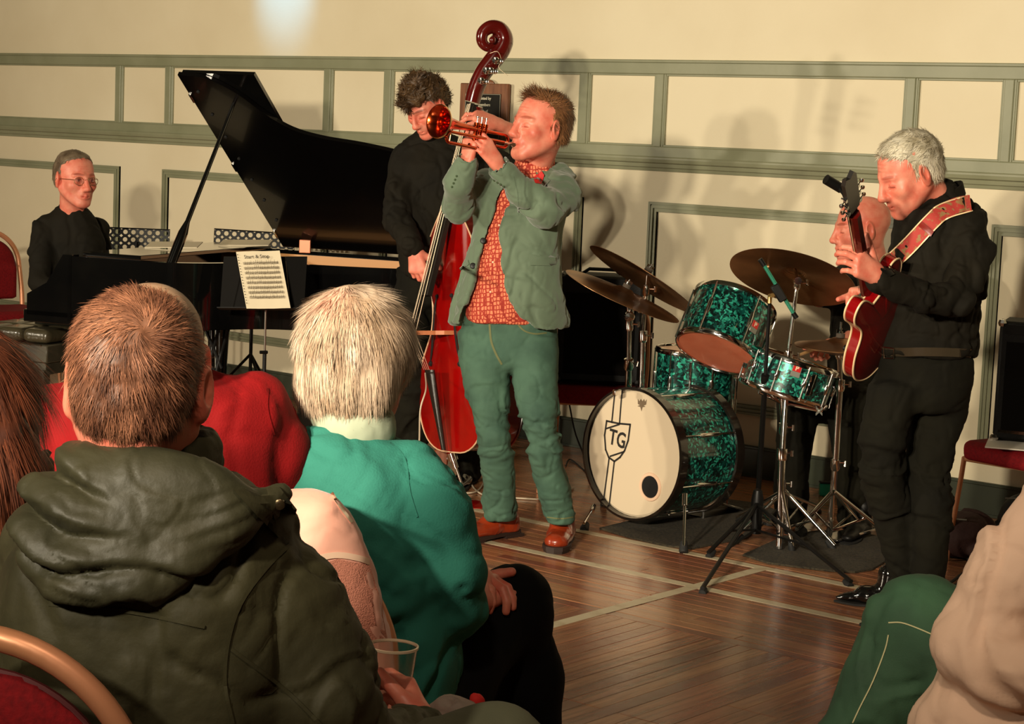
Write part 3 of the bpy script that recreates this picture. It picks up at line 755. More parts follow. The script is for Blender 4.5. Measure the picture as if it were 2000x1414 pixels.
def collar(par, M_, c, fwd, r=.066, open_=.3, drop=.04, h=.03, tilt=.03, back=.018, name='collar'):
    """turned-down shirt collar: two wings meeting at the throat"""
    f = unit(np.asarray(fwd)*[1, 1, 0]); x = np.cross(f, ZH); c = np.asarray(c)
    for e in (-1, 1):
        V = []; n = 9
        for i, a in enumerate(np.linspace(math.pi, open_, n)):
            d = f*math.cos(a)+x*e*math.sin(a); t = i/(n-1); z0 = -tilt*math.cos(a); q = c+d*r+ZH*(z0+back); w_ = h+drop*max(0, t-.55)/.45
            V += [q, q+d*.004, q+d*(.016+.012*t)-ZH*w_, q+d*(.012+.012*t)-ZH*w_]
        F = [(4*i+k, 4*i+(k+1) % 4, 4*i+4+(k+1) % 4, 4*i+4+k) for i in range(n-1) for k in range(4)]+[(0, 1, 2, 3), tuple(4*n-4+k for k in (3, 2, 1, 0))]
        part(name, M_, par, MB().add(V, F), ang=40)
# ================================================================ trumpet player
M_jack = mat('sage_green_jacket_cloth', srgb(94, 112, 90), .8, sheen=.25, noise=(7, srgb(82, 98, 78), .3, .8), bump=(420, .12, .002))
M_jean = mat('green_blue_denim', srgb(70, 102, 84), .85, noise=(8, srgb(46, 74, 62), .3, .75), bump=(500, .25, .002), vcol=True)
M_tan = mat('tan_boot_leather', srgb(150, 52, 22), .28, coat=.4, noise=(16, srgb(110, 34, 14), .4, .8), bump=(60, .12, .003))
M_sole = mat('dark_boot_sole', srgb(42, 26, 20), .6)
M_dark = mat('black_shirt_cotton', srgb(26, 22, 13), .85, spec=.18, noise=(6, srgb(18, 16, 11), .3, .8), bump=(300, .15, .002))
M_darkt = mat('black_trouser_cotton', srgb(24, 22, 13), .9, spec=.15, noise=(6, srgb(16, 15, 11), .3, .8), bump=(400, .2, .002))
M_hair = mat('hair', (1, 1, 1, 1), .5, vcol=True, spec=.35)
def shirt_pattern():
    M = bpy.data.materials.new('coral_patterned_shirt'); M.use_nodes = True; nt = M.node_tree; N = nt.nodes; L = nt.links; B = N['Principled BSDF']; B.inputs['Roughness'].default_value = .85
    tc = N.new('ShaderNodeTexCoord'); mp = N.new('ShaderNodeMapping'); L.new(tc.outputs['Object'], mp.inputs[0]); mp.inputs['Scale'].default_value = (85, 85, 60); mp.inputs['Rotation'].default_value = (0, .1, .68)
    v = N.new('ShaderNodeTexVoronoi'); v.inputs['Scale'].default_value = 1; v.inputs['Randomness'].default_value = .35; v.feature = 'DISTANCE_TO_EDGE'; L.new(mp.outputs[0], v.inputs[0])
    r = N.new('ShaderNodeValToRGB'); L.new(v.outputs[0], r.inputs[0]); e = r.color_ramp.elements; e[0].position = .08; e[0].color = srgb(150, 40, 26); e[1].position = .22; e[1].color = srgb(232, 128, 92)
    L.new(r.outputs[0], B.inputs['Base Color']); return M
M_coral = shirt_pattern()
tp = person('man in sage green jacket, coral shirt and jeans playing a trumpet', G(1030, 1045))
MH = look(55, -4, 3); sc = 1.16; mouth = P(1003, 282, 7.47)
hp = mouth-(MH@np.array([0, .098, -.067]))*sc
HV, HQ, HC = head_mesh(MH, hp, neck=P(1040, 335, 7.66), scale=sc, jaw=1.15, cheek=1.04, nose=1.1, brow_w=1., wrinkle=1)
s = SDF(.0028, .004)
hand_sdf(s, P(972, 322, 7.36), P(944, 281, 7.34)-P(972, 322, 7.36), V3(.5, -.8, .35), side=1, curl=(.45, .5, .55, .6), forearm=P(990, 345, 7.38), fr=.022, first=.5, thumb=(.15, .95, -.5))
V1, Q1 = s.mesh(1)
s = SDF(.0028, .004)
hand_sdf(s, P(912, 322, 7.36), P(920, 268, 7.36)-P(912, 322, 7.36), V3(-.75, -.6, .1), side=-1, curl=(.75, .7, .7, .8), forearm=P(903, 350, 7.38), fr=.022, first=.7, thumb=(.3, .9, -.5))
V2, Q2 = s.mesh(1)
s = SDF(.014, .05)
s.chain([P(1040, 335, 7.66), P(1020, 450, 7.64), P(1000, 600, 7.64)], [.07, .1, .1]); s.chain([P(1095, 352, 7.64), P(1076, 408, 7.46), P(995, 350, 7.38)], [.03, .025, .015]); s.chain([P(952, 352, 7.66), P(892, 400, 7.46), P(903, 356, 7.37)], [.03, .025, .015])
s.chain([P(955, 650, 7.64), P(970, 830, 7.6), P(978, 975, 7.68)], [.035, .03, .025]); s.chain([P(1040, 650, 7.62), P(1055, 830, 7.5), P(1090, 980, 7.58)], [.035, .03, .025])
V3_, Q3_ = s.mesh(1)
shells('body', [(HV, HQ, HC), (V1, Q1), (V2, Q2), (V3_, Q3_)], M_skin, tp)
# hair: thinning on top, full at back and sides
def browns(base, hi, sc_=40): return lambda p: np.asarray(base)+(np.asarray(hi)-np.asarray(base))*np.clip(vnoise(p*sc_)*.6+.45, 0, 1)[:, None]
cb = browns(srgb(96, 62, 38)[:3], srgb(150, 104, 66)[:3])
cV, cQ = hair_cap(MH, hp, sc, thick=.0035, line=.108, temple=.004, bumps=.003, low=-.045, yf=.07, recede=4)
FW = MH[:, 1]
st = strands(cV, cQ, 4500, .035, lambda p, n: -FW*.4+ZH*.1-ZH*(p[:, 2:3] < hp[2]+.07)*1.0+0*n, lift=.4, width=.0022, tint=cb)
quiff = strands(cV, cQ, 900, .055, lambda p, n: FW*.8+ZH*.5+0*n, lift=.65, width=.002, tint=cb, jit=.4, mask=lambda V, N_: (V@FW > (hp@FW)+.01) & (V[:, 2] > hp[2]+.09))
hair_part(tp, M_hair, cV, cQ, [st, quiff], color=cb)
# shirt
s = SDF(.007, .02)
s.loft([(318, 1012, 1068, 7.65, .075), (345, 975, 1095, 7.65, .10), (400, 945, 1085, 7.64, .125), (500, 925, 1075, 7.62, .145), (590, 908, 1060, 7.62, .148), (620, 908, 1055, 7.62, .146), (629, 912, 1050, 7.62, .14)], power=2.3, cap=.008)
s.cone(P(1052, 300, 7.66), P(1042, 330, 7.63), .068, .078, k=.02)
sho = cloth('shirt', s, M_coral, tp, .008, 7, aniso=(1, 1, .35)); sfs = Surf(sho)
collar(tp, M_coral, P(1043, 322, 7.65), MH[:, 1]+V3(.5, -.6, 0), r=.074, open_=.35, drop=.03, back=.008)
for q in ((963, 512), (975, 440), (958, 570)): part('shirt_button', mat('pale_button', srgb(230, 200, 170), .3), tp, MB().ball(sfs.hit(q[0], q[1]), .005, 8))
# jacket, open over the shirt
s = SDF(.0065, .025)
rows = [(324, 1015, 1072, 7.66, .07), (338, 950, 1112, 7.66, .10), (365, 925, 1122, 7.65, .125), (400, 920, 1112, 7.64, .14), (450, 922, 1100, 7.63, .15), (500, 914, 1098, 7.62, .158), (550, 901, 1101, 7.62, .165), (600, 885, 1106, 7.62, .17), (635, 878, 1110, 7.62, .172)]
s.loft(rows, power=2.5, cap=.006)
oc = [(318, 1025, 1060), (345, 1000, 1045), (385, 975, 995), (420, 963, 986), (455, 953, 979), (505, 935, 976), (550, 925, 983), (585, 914, 996), (612, 901, 1016), (632, 897, 1040), (660, 892, 1060)]
tz = np.array([[P(a, y, 7.47)[2], P(a, y, 7.47)@RH, P(b, y, 7.47)@RH] for y, a, b in oc])[::-1]; fb = P(990, 500, 7.585)@FH
def opening(X, Y, Z):
    l = np.interp(Z.ravel(), tz[:, 0], tz[:, 1]).reshape(Z.shape); r = np.interp(Z.ravel(), tz[:, 0], tz[:, 2]).reshape(Z.shape)
    a = X*RH[0]+Y*RH[1]; b = X*FH[0]+Y*FH[1]; return np.maximum(np.maximum(l-a, a-r), b-fb)
s.add(opening, P(870, 318, 7.3)-[.3, .3, .8], P(1100, 318, 7.6)+[.3, .3, .2], op='s', k=.006)
# sleeves
s.chain([P(1090, 356, 7.66), P(1093, 385, 7.56), P(1066, 408, 7.44), P(1020, 372, 7.4), P(979, 332, 7.36)], [.068, .072, .066, .058, .049], k=.025)
s.chain([P(950, 362, 7.66), P(918, 385, 7.56), P(893, 402, 7.46), P(897, 360, 7.38), P(909, 322, 7.35)], [.06, .06, .060, .057, .051], k=.025)
s.cone(P(979, 332, 7.36), P(968, 316, 7.35), .036, .036, op='s', k=.003); s.cone(P(912, 310, 7.335), P(914, 298, 7.33), .028, .030, op='s', k=.003)
jo = cloth('jacket', s, M_jack, tp, .019, 7, aniso=(1, 1, .8)); sf = Surf(jo, sho)
part('lapel', M_jack, tp, sf.patch(MB(), [(1046, 335), (1075, 352), (1064, 364), (1050, 350)], .003, .006), ang=30)
part('pocket_flap', M_jack, tp, sf.patch(MB(), [(1031, 496), (1096, 500), (1096, 519), (1036, 518)], .001, .006), ang=30)
part('pocket_flap', M_jack, tp, sf.patch(MB(), [(897, 524), (914, 508), (916, 516), (900, 529)], .001, .006), ang=30)
for q in ((947, 470), (927, 519)): part('jacket_button', M_blackp, tp, MB().lathe(sf.hit(q[0]-3, q[1], .0), V3(-.25, -1, 0), [(.011, -.004), (.012, .004), (.009, .006), (0, .005)], 14))
M_cb = mat('green_button', srgb(60, 76, 52), .4)
for i in range(4): part('cuff_button', M_cb, tp, MB().ball(sf.hit(966+i*6, 352+i*4, -.001), .006, 8))
for i in range(4): part('cuff_button', M_cb, tp, MB().ball(sf.hit(892-i*3, 344+i*7, -.001), .005, 8))
part('pocket_square', mat('red_pocket_square', srgb(190, 30, 24), .7), tp, sf.patch(MB(), [(1041, 346), (1058, 334), (1063, 342), (1058, 359), (1045, 357)], .004, .012), ang=20)
part('sleeve_seam', M_jack, tp, sf.ribbon(MB(), [(1003, 345), (1010, 380), (1012, 420)], 2, 0, .002), ang=20)
# jeans
s = SDF(.007, .03)
s.loft([(600, 912, 1085, 7.63, .13), (640, 899, 1088, 7.63, .14), (690, 897, 1090, 7.63, .145), (720, 899, 1090, 7.63, .13)], k=.04, cap=.03)
s.loft([(650, 899, 1000, 7.62, .12), (700, 899, 997, 7.6, .11), (760, 906, 995, 7.58, .10), (800, 915, 993, 7.56, .092), (850, 929, 1000, 7.56, .085), (900, 934, 1004, 7.6, .082), (950, 943, 1007, 7.64, .08), (990, 944, 1010, 7.68, .078), (1014, 948, 1008, 7.68, .074)], k=.03, cap=.01)
s.loft([(650, 990, 1088, 7.62, .12), (700, 992, 1090, 7.58, .11), (760, 1004, 1090, 7.54, .10), (800, 1013, 1091, 7.5, .095), (840, 1021, 1091, 7.48, .09), (880, 1031, 1098, 7.5, .085), (930, 1044, 1108, 7.54, .082), (980, 1056, 1121, 7.58, .08), (1020, 1066, 1123, 7.6, .076)], k=.012, cap=.01)
wear = lambda V: (1.0+.45*np.clip(vnoise(V*5)*.9+.1, 0, 1)*np.clip(1.3-np.abs(V[:, 2]-.52)*2, 0, 1))[:, None]*np.array([1, 1, .98])
jno = cloth('jeans', s, M_jean, tp, .024, 7.5, aniso=(.8, .8, 1.5), sharp=2., color=wear, mask=lambda V: .35+.65*np.clip(1-np.abs(V[:, 2]-.45)/.25, 0, 1)+.8*np.clip(1-np.abs(V[:, 2]-.13)/.1, 0, 1))
sf = Surf(jno); M_seam = mat('denim_seam', srgb(100, 104, 66), .8)
part('fly_seam', M_seam, tp, sf.ribbon(MB(), [(956, 632), (959, 665), (968, 690), (980, 712)], 4, 0, .002), ang=20)
part('pocket_seam', M_seam, tp, sf.ribbon(MB(), [(1010, 632), (1024, 646), (1045, 652), (1068, 650)], 3, 0, .002), ang=20)
part('hem_seam', M_seam, tp, sf.ribbon(MB(), [(1068, 1010), (1095, 1013), (1120, 1010)], 2.5, 0, .002), ang=20)
def boot(heel, toe, ank, w=.052):
    heel = np.array(heel); toe = np.array(toe); heel[2] = toe[2] = 0; y = unit(toe-heel); x = np.cross(y, ZH); L = np.linalg.norm(toe-heel); T = lambda a, b, c: heel+x*a+y*b*L+ZH*c
    s = SDF(.0045, .025); s.cone(T(0, .17, .05), T(0, .5, .05), .044, .042); s.cone(T(0, .5, .045), T(0, .80, .038), w*.92, w*.86, flat=(ZH, .72)); s.cone(T(0, .17, .05), ank, .044, .047)
    s.cone(T(0, .45, .06), T(0, .2, .10), .038, .042)
    s.add(lambda X, Y, Z: Z-.022, heel-.4, heel*[1, 1, 0]+[.4, .4, .022], op='s', k=.002)
    V, Q = s.mesh(1); V = folds(V, Q, .003, 22); o = put('boot', mesh_np('boot', V, Q), M_tan, tp)
    sl = [(.0, -.01), (.6, .03), (.72, .2), (.74, .4), (1.02, .66), (1.0, .85), (.62, .99), (0, 1.03)]; poly = [(a*w, b*L) for a, b in sl]+[(-a*w, b*L) for a, b in sl[1:-1][::-1]]
    MB().prism([(a*.98, b) for a, b in poly], heel+ZH*.010, x, y, ZH, .016).prism([(-.04, 0), (.04, 0), (.04, .3*L), (-.04, .3*L)], heel, x, y, ZH, .012).prism([(a*.9, max(b, .42*L)) for a, b in poly if b > .4*L], heel, x, y, ZH, .012).part('sole', M_sole, o)
boot(P(1012, 1022, 7.80), G(892, 1062), P(980, 990, 7.72)); boot(P(1104, 1028, 7.76), G(1082, 1082), P(1096, 1000, 7.62), .055)
# ---------------------------------------------------------------- trumpet
M_brass = mat('copper_lacquered_brass', srgb(214, 92, 40), .16, metal=1., coat=.5, noise=(18, srgb(196, 60, 28), .35, .75))
M_rim = mat('pale_brass_rim', srgb(246, 190, 130), .16, metal=1.)
B_ = P(857, 237, 7.20); T_ = P(988, 264, 7.47); ax = unit(T_-B_); Lb = np.linalg.norm(T_-B_)
tr = thing('trumpet', 'copper coloured trumpet raised to the lips of the man in the green jacket', 'trumpet', B_)
dn = -ZH*.97+V3(-.12, -.05, 0); dn = unit(dn-ax*(dn@ax)); sd = unit(np.cross(ax, dn))
prof = [(.0615, 0), (.052, .008), (.040, .022), (.030, .04), (.022, .065), (.0165, .10), (.0125, .15), (.0095, .2), (.0075, .26), (.006, Lb-.01)]
mb = MB().lathe(B_, ax, [(r-.0012, h+.0006) for r, h in prof[::-1]]+prof, 40)
part('bell', M_brass, tr, mb, ang=80)
part('bell_rim', M_rim, tr, MB().lathe(B_, ax, [(.0605, -.002), (.0635, -.001), (.0635, .0025), (.0605, .003)], 40, close=True))
t0 = B_+ax*(Lb-.012)
bow = [t0]+[t0+ax*(.004+.024*math.sin(a))+dn*.024*(1-math.cos(a)) for a in np.linspace(0, math.pi, 9)]+[t0+dn*.048-ax*.04, t0+dn*.05-ax*.09]
part('tail_bow', M_brass, tr, MB().tube(bow, .0062, 12))
mo = mouth-MH[:, 1]*.0+V3(-.0, -.0, 0)
lead = [mo+ (B_-mo)*.0, mo+(B_-T_)*.12, mo+(B_-T_)*.55, mo+(B_-T_)*.92+dn*.004]
lead = [mo+unit(B_-T_)*d+dn*.000 for d in (.05, .1, .2, .345)]
fr = lead[-1]; slide = [fr]+[fr-ax*.020*math.sin(a)+dn*.020*(1-math.cos(a)) for a in np.linspace(.2, math.pi, 8)]+[fr+dn*.04+ax*.05, fr+dn*.042+ax*.14]
part('leadpipe', M_brass, tr, MB().tube(lead, .0058, 12)); part('tuning_slide', M_brass, tr, MB().tube(slide, .0064, 12))
mb = MB().tube([mo+unit(B_-T_)*d for d in (-.004, .004, .012, .03, .055)], [.0135, .0125, .007, .005, .006], 16)
part('mouthpiece', mat('silver_plate', (.86, .8, .74, 1), .12, metal=1.), tr, mb)
vc = (B_+ax*.225)+dn*.03+sd*.0
for i in range(3):
    c = vc+ax*(.024*(i-1)); mb = MB().lathe(c-dn*.055, dn, [(.0, 0), (.0105, .001), (.0112, .01), (.0095, .012), (.0095, .1), (.0112, .102), (.0105, .112), (.004, .116), (0, .118)], 18)
    v = part('valve', M_brass, tr, mb)
    part('valve_cap', M_chrome, v, MB().lathe(c-dn*.078, dn, [(0, 0), (.0075, .001), (.0075, .004), (.0028, .005), (.0028, .024)], 14))
for d_ in (.08, .17): part('brace', M_rim, tr, MB().tube([B_+ax*d_, B_+ax*d_+dn*.03+sd*.004], .0022, 8))
part('brace', M_rim, tr, MB().tube([fr+dn*.004, fr+dn*.036], .0018, 6)); part('valve_slide', M_brass, tr, MB().tube([vc+dn*.03-ax*.05, vc+dn*.045-ax*.02, vc+dn*.045+ax*.03], .0055, 10))
part('valve_slide', M_brass, tr, MB().tube([vc+ax*.035+sd*(-.01), vc+ax*.075+sd*(-.012), vc+ax*.08+dn*.02+sd*(-.012), vc+dn*.022+ax*.035+sd*(-.01)], .005, 10))
# ================================================================ bass player
bp = person('young man with dark curly hair in black, bent over the double bass', G(870, 900))
MHb = look(38, 34, -4); scb = 1.08; hb = P(834, 208, 8.72)
HV, HQ, HC = head_mesh(MHb, hb, neck=P(845, 268, 8.85), scale=scb, jaw=.95, cheek=.98, brow=(.35, .26, .2))
s = SDF(.003, .004); hand_sdf(s, P(966, 240, 8.50), P(915, 222, 8.43)-P(966, 240, 8.50), V3(.25, -.75, .75), side=-1, curl=(.8, .65, .75, .9), spread=.35, forearm=P(1012, 262, 8.6), first=.4, fr=.036, scale=1.12, thumb=(.4, .8, -.6)); A1 = s.mesh(1)
s = SDF(.003, .004); hand_sdf(s, P(810, 488, 8.50), P(820, 545, 8.46)-P(810, 488, 8.50), V3(-.4, -.85, 0), side=-1, curl=(.12, .5, .7, .8), forearm=P(799, 462, 8.53), fr=.024, first=.4, scale=1.1, thumb=(.7, .6, -.4)); A2 = s.mesh(1)
s = SDF(.015, .05); s.chain([P(845, 268, 8.85), P(835, 350, 8.8), P(825, 500, 8.8)], [.06, .09, .1]); s.chain([P(795, 305, 8.8), P(775, 420, 8.7), P(810, 488, 8.5)], [.035, .03, .025]); s.chain([P(890, 300, 8.8), P(1010, 330, 8.75), P(1012, 262, 8.6)], [.035, .03, .025])
s.chain([P(808, 530, 8.8), P(805, 700, 8.72), P(812, 880, 8.8)], [.035, .03, .025]); s.chain([P(860, 530, 8.8), P(880, 720, 8.85), P(915, 930, 8.9)], [.035, .03, .025]); A3 = s.mesh(1)
shells('body', [(HV, HQ, HC), A1, A2, A3], M_skin, bp)
cdk = browns(srgb(52, 36, 22)[:3], srgb(98, 72, 44)[:3], 45)
def curls(s):
    r = np.random.default_rng(3)
    for i in range(70):
        th = r.uniform(-2.2, 2.2); ph = r.uniform(.15, 1.45); d = np.array([math.sin(th)*math.cos(ph)*.9, math.cos(th)*math.cos(ph), math.sin(ph)])
        if d[1] > .3 and d[2] < .45: continue
        c = np.array([0, -.012, .045])+d*np.array([.086, .104, .098]); s.ell(c, (.014, .014, .013), k=.006)
    for i in range(16): a = r.uniform(-.065, .065); s.ell((a, .088-abs(a)*.5+r.uniform(-.01, .012), .068+r.uniform(-.012, .014)), (.016, .016, .016), k=.006)
cV, cQ = hair_cap(MHb, hb, scb, thick=.006, line=.062, temple=-.005, low=-.03, extra=curls, bumps=.006, bscale=60)
stb = strands(cV, cQ, 7000, .034, lambda p, n: np.stack([vnoise(p*28+3), vnoise(p*28+40), vnoise(p*28+90)], 1)*2, lift=.45, width=.0024, tint=cdk, jit=.25, seg=3)
hair_part(bp, M_hair, cV, cQ, [stb], color=cdk, shade=.8)
s = SDF(.008, .03)
s.loft([(262, 812, 880, 8.84, .06), (285, 785, 902, 8.84, .09), (320, 768, 905, 8.82, .12), (380, 772, 905, 8.8, .125), (440, 778, 900, 8.78, .125), (500, 778, 885, 8.78, .12), (540, 778, 880, 8.78, .12)], power=2.4)
s.cone(P(846, 258, 8.84), P(840, 285, 8.84), .064, .075, k=.02)
s.chain([P(793, 312, 8.82), P(776, 370, 8.74), P(775, 428, 8.64), P(797, 462, 8.53), P(807, 482, 8.505)], [.07, .062, .056, .052, .048], k=.02)
s.chain([P(885, 308, 8.82), P(960, 325, 8.8), P(1015, 325, 8.78), P(1015, 285, 8.7), P(1008, 258, 8.6)], [.068, .062, .055, .046, .042], k=.03)
sb = cloth('shirt', s, M_dark, bp, .024, 6.5, aniso=(1, 1, .9))
sf = Surf(sb); collar(bp, M_dark, P(842, 268, 8.84), V3(-.6, -.8, 0), r=.066)
s = SDF(.009, .03)
s.loft([(510, 776, 884, 8.8, .12), (560, 776, 884, 8.8, .12), (600, 776, 884, 8.8, .11)], k=.03)
s.loft([(560, 776, 840, 8.8, .10), (640, 774, 842, 8.76, .09), (720, 771, 838, 8.74, .08), (800, 770, 834, 8.76, .075), (880, 778, 836, 8.8, .07), (905, 780, 838, 8.8, .07)], k=.03)
s.loft([(560, 828, 885, 8.8, .10), (650, 835, 900, 8.84, .09), (750, 850, 915, 8.88, .08), (850, 880, 935, 8.92, .07), (935, 897, 940, 8.95, .07)], k=.02)
cloth('trousers', s, M_darkt, bp, .022, 7, aniso=(.8, .8, 1.4))
M_patent = mat('black_patent_leather', srgb(14, 13, 12), .12, coat=.8)
shoe('shoe', M_patent, bp, G(822, 905), G(800, 925)+V3(-.05, -.1, 0), w=.045); shoe('shoe', M_patent, bp, G(925, 935), G(905, 965)+V3(-.05, -.05, 0), w=.045)

# ---------------------------------------------------------------- double bass
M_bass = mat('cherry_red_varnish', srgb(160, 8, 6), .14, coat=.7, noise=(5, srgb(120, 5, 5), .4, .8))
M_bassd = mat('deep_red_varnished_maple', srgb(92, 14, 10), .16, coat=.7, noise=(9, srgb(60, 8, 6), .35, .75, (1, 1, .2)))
M_ebony = mat('ebony', srgb(30, 27, 24), .25, coat=.25)
M_bind = mat('cream_binding', srgb(226, 186, 148), .35)
M_maple = mat('bare_maple', srgb(206, 130, 88), .4, noise=(20, srgb(180, 104, 66), .3, .7))
M_string = mat('steel_string', (.42, .34, .24, 1), .45, metal=1.)
bo = P(881, 883, 8.38); bt = P(877, 385, 8.5); bu = unit(bt-bo); ph_ = math.radians(63); bn = -FH*math.cos(ph_)-RH*math.sin(ph_); bn = unit(bn-bu*(bn@bu)); bw = np.cross(bu, bn)
bass = thing('double_bass', 'cherry red double bass leaning upright between the curly haired man and the trumpeter', 'double bass', G(912, 985))
T = lambda a, h, b: bo+bw*a+bu*h+bn*b
hw = [(0, 0), (.006, .14), (.05, .25), (.13, .315), (.24, .338), (.36, .315), (.46, .245), (.52, .20), (.60, .178), (.68, .188), (.73, .215), (.82, .245), (.90, .235), (.98, .17), (1.04, .105), (1.09, .06), (1.12, .03)]
hh = np.array([h for h, w_ in hw]); ww = np.array([w_ for h, w_ in hw]); q = curve_pts([np.array([w_, h, 0]) for h, w_ in hw], 60); half = [(max(p[0], 0), p[1]) for p in q]; outl = half+[(-a, h) for a, h in half[::-1][:-1] if True][:-0 or None]
outl = half+[(-a, h) for a, h in half[::-1]][0:]
k = len(outl)
def bodymesh(outl, b0, b1, arch, front):
    mb = MB(); V = []; F = []; cx = (0, .5)
    for j, sc_ in enumerate((1, .93, .8, .6, .35, .08)):
        z = (b0 if front else b1)+(arch*(1-sc_**2)) if front else b1-arch*(1-sc_**2)
        for a, h in outl: V.append(T(a*sc_, .5+(h-.5)*sc_, z))
    for j in range(5):
        for i in range(k): i2 = (i+1) % k; F.append((j*k+i, j*k+i2, (j+1)*k+i2, (j+1)*k+i))
    F.append(tuple(5*k+i for i in range(k))); return mb.add(V, F)
part('front_plate', M_bass, bass, bodymesh(outl, 0, 0, .028, True), ang=50)
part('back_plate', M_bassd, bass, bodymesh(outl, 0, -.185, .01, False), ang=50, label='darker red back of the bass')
inn = [(a*.985, .5+(h-.5)*.99) for a, h in outl]
mb = MB(); mb.add([T(a, h, 0) for a, h in inn]+[T(a, h, -.185) for a, h in inn], [(i, (i+1) % k, k+(i+1) % k, k+i) for i in range(k)]); part('rib', M_bassd, bass, mb, ang=50)
for z in (.0, -.185): part('binding', M_bind if z == 0 else M_bassd, bass, MB().tube([T(a, h, z) for a, h in outl], .0035, 6, closed=True))
bd = .185   # string height at bridge
nut = P(917, 203, 8.47); brt = T(0, .52, bd); nd = unit(nut-brt); Ln = np.linalg.norm(nut-brt)
fbn = unit(bn-nd*(bn@nd))
f0 = brt+nd*(Ln*.0+.17)-fbn*.012; f1 = nut-fbn*.01
mb = MB(); V = []
for c, w_ in ((f0, .043), (f1, .023)):
    for a in np.linspace(-1, 1, 7): V.append(c+bw*a*w_+fbn*(.008*(1-a*a)))
    V += [c+bw*w_-fbn*.022, c-bw*w_-fbn*.022]
mb.add(V, [(i, i+1, i+10, i+9) for i in range(8)]+[(8, 0, 9, 17), tuple(range(9)), tuple(range(9, 18))]); part('fingerboard', M_ebony, bass, mb, ang=50)
hl = T(0, 1.08, -.02)
part('neck', M_bassd, bass, MB().tube([T(0, 1.06, -.10), T(0, 1.10, -.03), hl+(f1-hl)*.12-fbn*.028, hl+(f1-hl)*.5-fbn*.03, f1-fbn*.026], [.06, .045, .034, .03, .027], 14))
pts = [(922, 200), (930, 172), (944, 142), (962, 119), (979, 98), (986, 76), (976, 57), (958, 53), (943, 64), (942, 82), (953, 92), (966, 87), (968, 76), (960, 71)]
c = curve_pts([P(x, y, 8.47+.0006*(x-917)) for x, y in pts], 78); nn_ = len(c)
rad = np.interp(np.linspace(0, 1, nn_), [0, .25, .42, .6, .8, 1], [.034, .042, .036, .027, .020, .012])
part('scroll', M_bassd, bass, MB().tube(c, list(rad), 14, flat=(bw, .9)).ball(P(962, 78, 8.44), .016, 12))
part('pegbox_slot', M_ebony, bass, MB().tube([p+fbn*.022 for p in c[8:26]], .016, 8))
for i, (x, y) in enumerate(((950, 138), (968, 118), (940, 158), (958, 138))):
    g = P(x, y, 8.38); o = MB().lathe(g, -FH, [(0, -.03), (.016, -.03), (.016, .006), (.013, .01), (.004, .012), (.004, .03), (0, .031)], 16)
    t = part('tuning_machine', M_chrome, bass, o); part('peg_button', M_chrome, t, MB().ball(g-FH*.03+RH*.02+ZH*(-.004), (.016, .004, .011), 10).tube([g-FH*.022, g-FH*.03+RH*.02], .003, 6))
part('string_tail', M_string, bass, MB().tube(curve_pts([P(957, 104, 8.4), P(972, 101, 8.38), P(979, 118, 8.38), P(974, 132, 8.38), P(992, 148, 8.38)], 20), .0012, 5))
# bridge, tailpiece, strings, endpin
mb = MB(); by = T(0, .52, .02)
prof = [(-.085, 0), (-.05, 0), (-.045, .03), (-.02, .05), (.02, .05), (.045, .03), (.05, 0), (.085, 0), (.08, .045), (.055, .075), (.05, .12), (.045, .158), (.0, .17), (-.045, .158), (-.05, .12), (-.055, .075), (-.08, .045)]
part('bridge', M_maple, bass, mb.prism(prof, by-bu*.009, bw, bn, bu, .018), smooth=False)
tpt, tpb = T(0, .36, .10), T(0, .01, .035)
mb = MB(); V = []
for c_, w_, t_ in ((tpt, .042, .02), (tpt*.6+tpb*.4, .03, .018), (tpb, .014, .012)):
    for a, b in ((-1, 0), (-.6, .6), (0, .9), (.6, .6), (1, 0), (.8, -.5), (-.8, -.5)): V.append(c_+bw*a*w_+bn*b*t_)
mb.add(V, [(j*7+i, j*7+(i+1) % 7, j*7+7+(i+1) % 7, j*7+7+i) for j in (0, 1) for i in range(7)]+[tuple(range(7)), tuple(range(14, 21))]); part('tailpiece', M_ebony, bass, mb, ang=50)
for i in range(4):
    a = (i-1.5)/1.5; p1 = nut+bw*a*.016+fbn*.003; p2 = brt+bw*a*.036+bn*(.004-.008*a*a); p3 = tpt+bw*a*.028+bn*.014
    part('string', M_string, bass, MB().tube([p1, p2, p3], .0011+.0003*i, 6))
for e in (-1, 1):
    q = curve_pts([T(e*.075, .68, .022), T(e*.085, .655, .026), T(e*.10, .60, .026), T(e*.115, .52, .026), T(e*.135, .44, .024), T(e*.155, .40, .02), T(e*.15, .385, .02)], 30)
    part('f_hole', mat('dark_opening', srgb(8, 4, 3), .8), bass, MB().tube([p+bn*.004 for p in q], [.003+.006*math.sin(math.pi*i/(len(q)-1)) for i in range(len(q))], 8, flat=(bn, .3)).ball(q[0]+bn*.004, .010, 8).ball(q[-1]+bn*.004, .013, 8))
ep = G(912, 985)
part('endpin', M_chrome, bass, MB().tube([bo-bu*0, bo+(ep-bo)*.15], .022, 14).tube([bo+(ep-bo)*.1, bo+(ep-bo)*.3], .013, 12).tube([bo+(ep-bo)*.2, ep+ZH*.02], .006, 10).tube([ep+ZH*.03, ep], [.006, .002], 10))
tag(part('endpin_disc', M_bass, None, MB().lathe(ep*[1, 1, 0], ZH, [(0, 0), (.10, 0), (.10, .004), (.06, .008), (0, .008)], 32)), 'round red rest disc on the floor under the bass endpin', 'disc')
b_ = bpy.data.objects['endpin_disc']
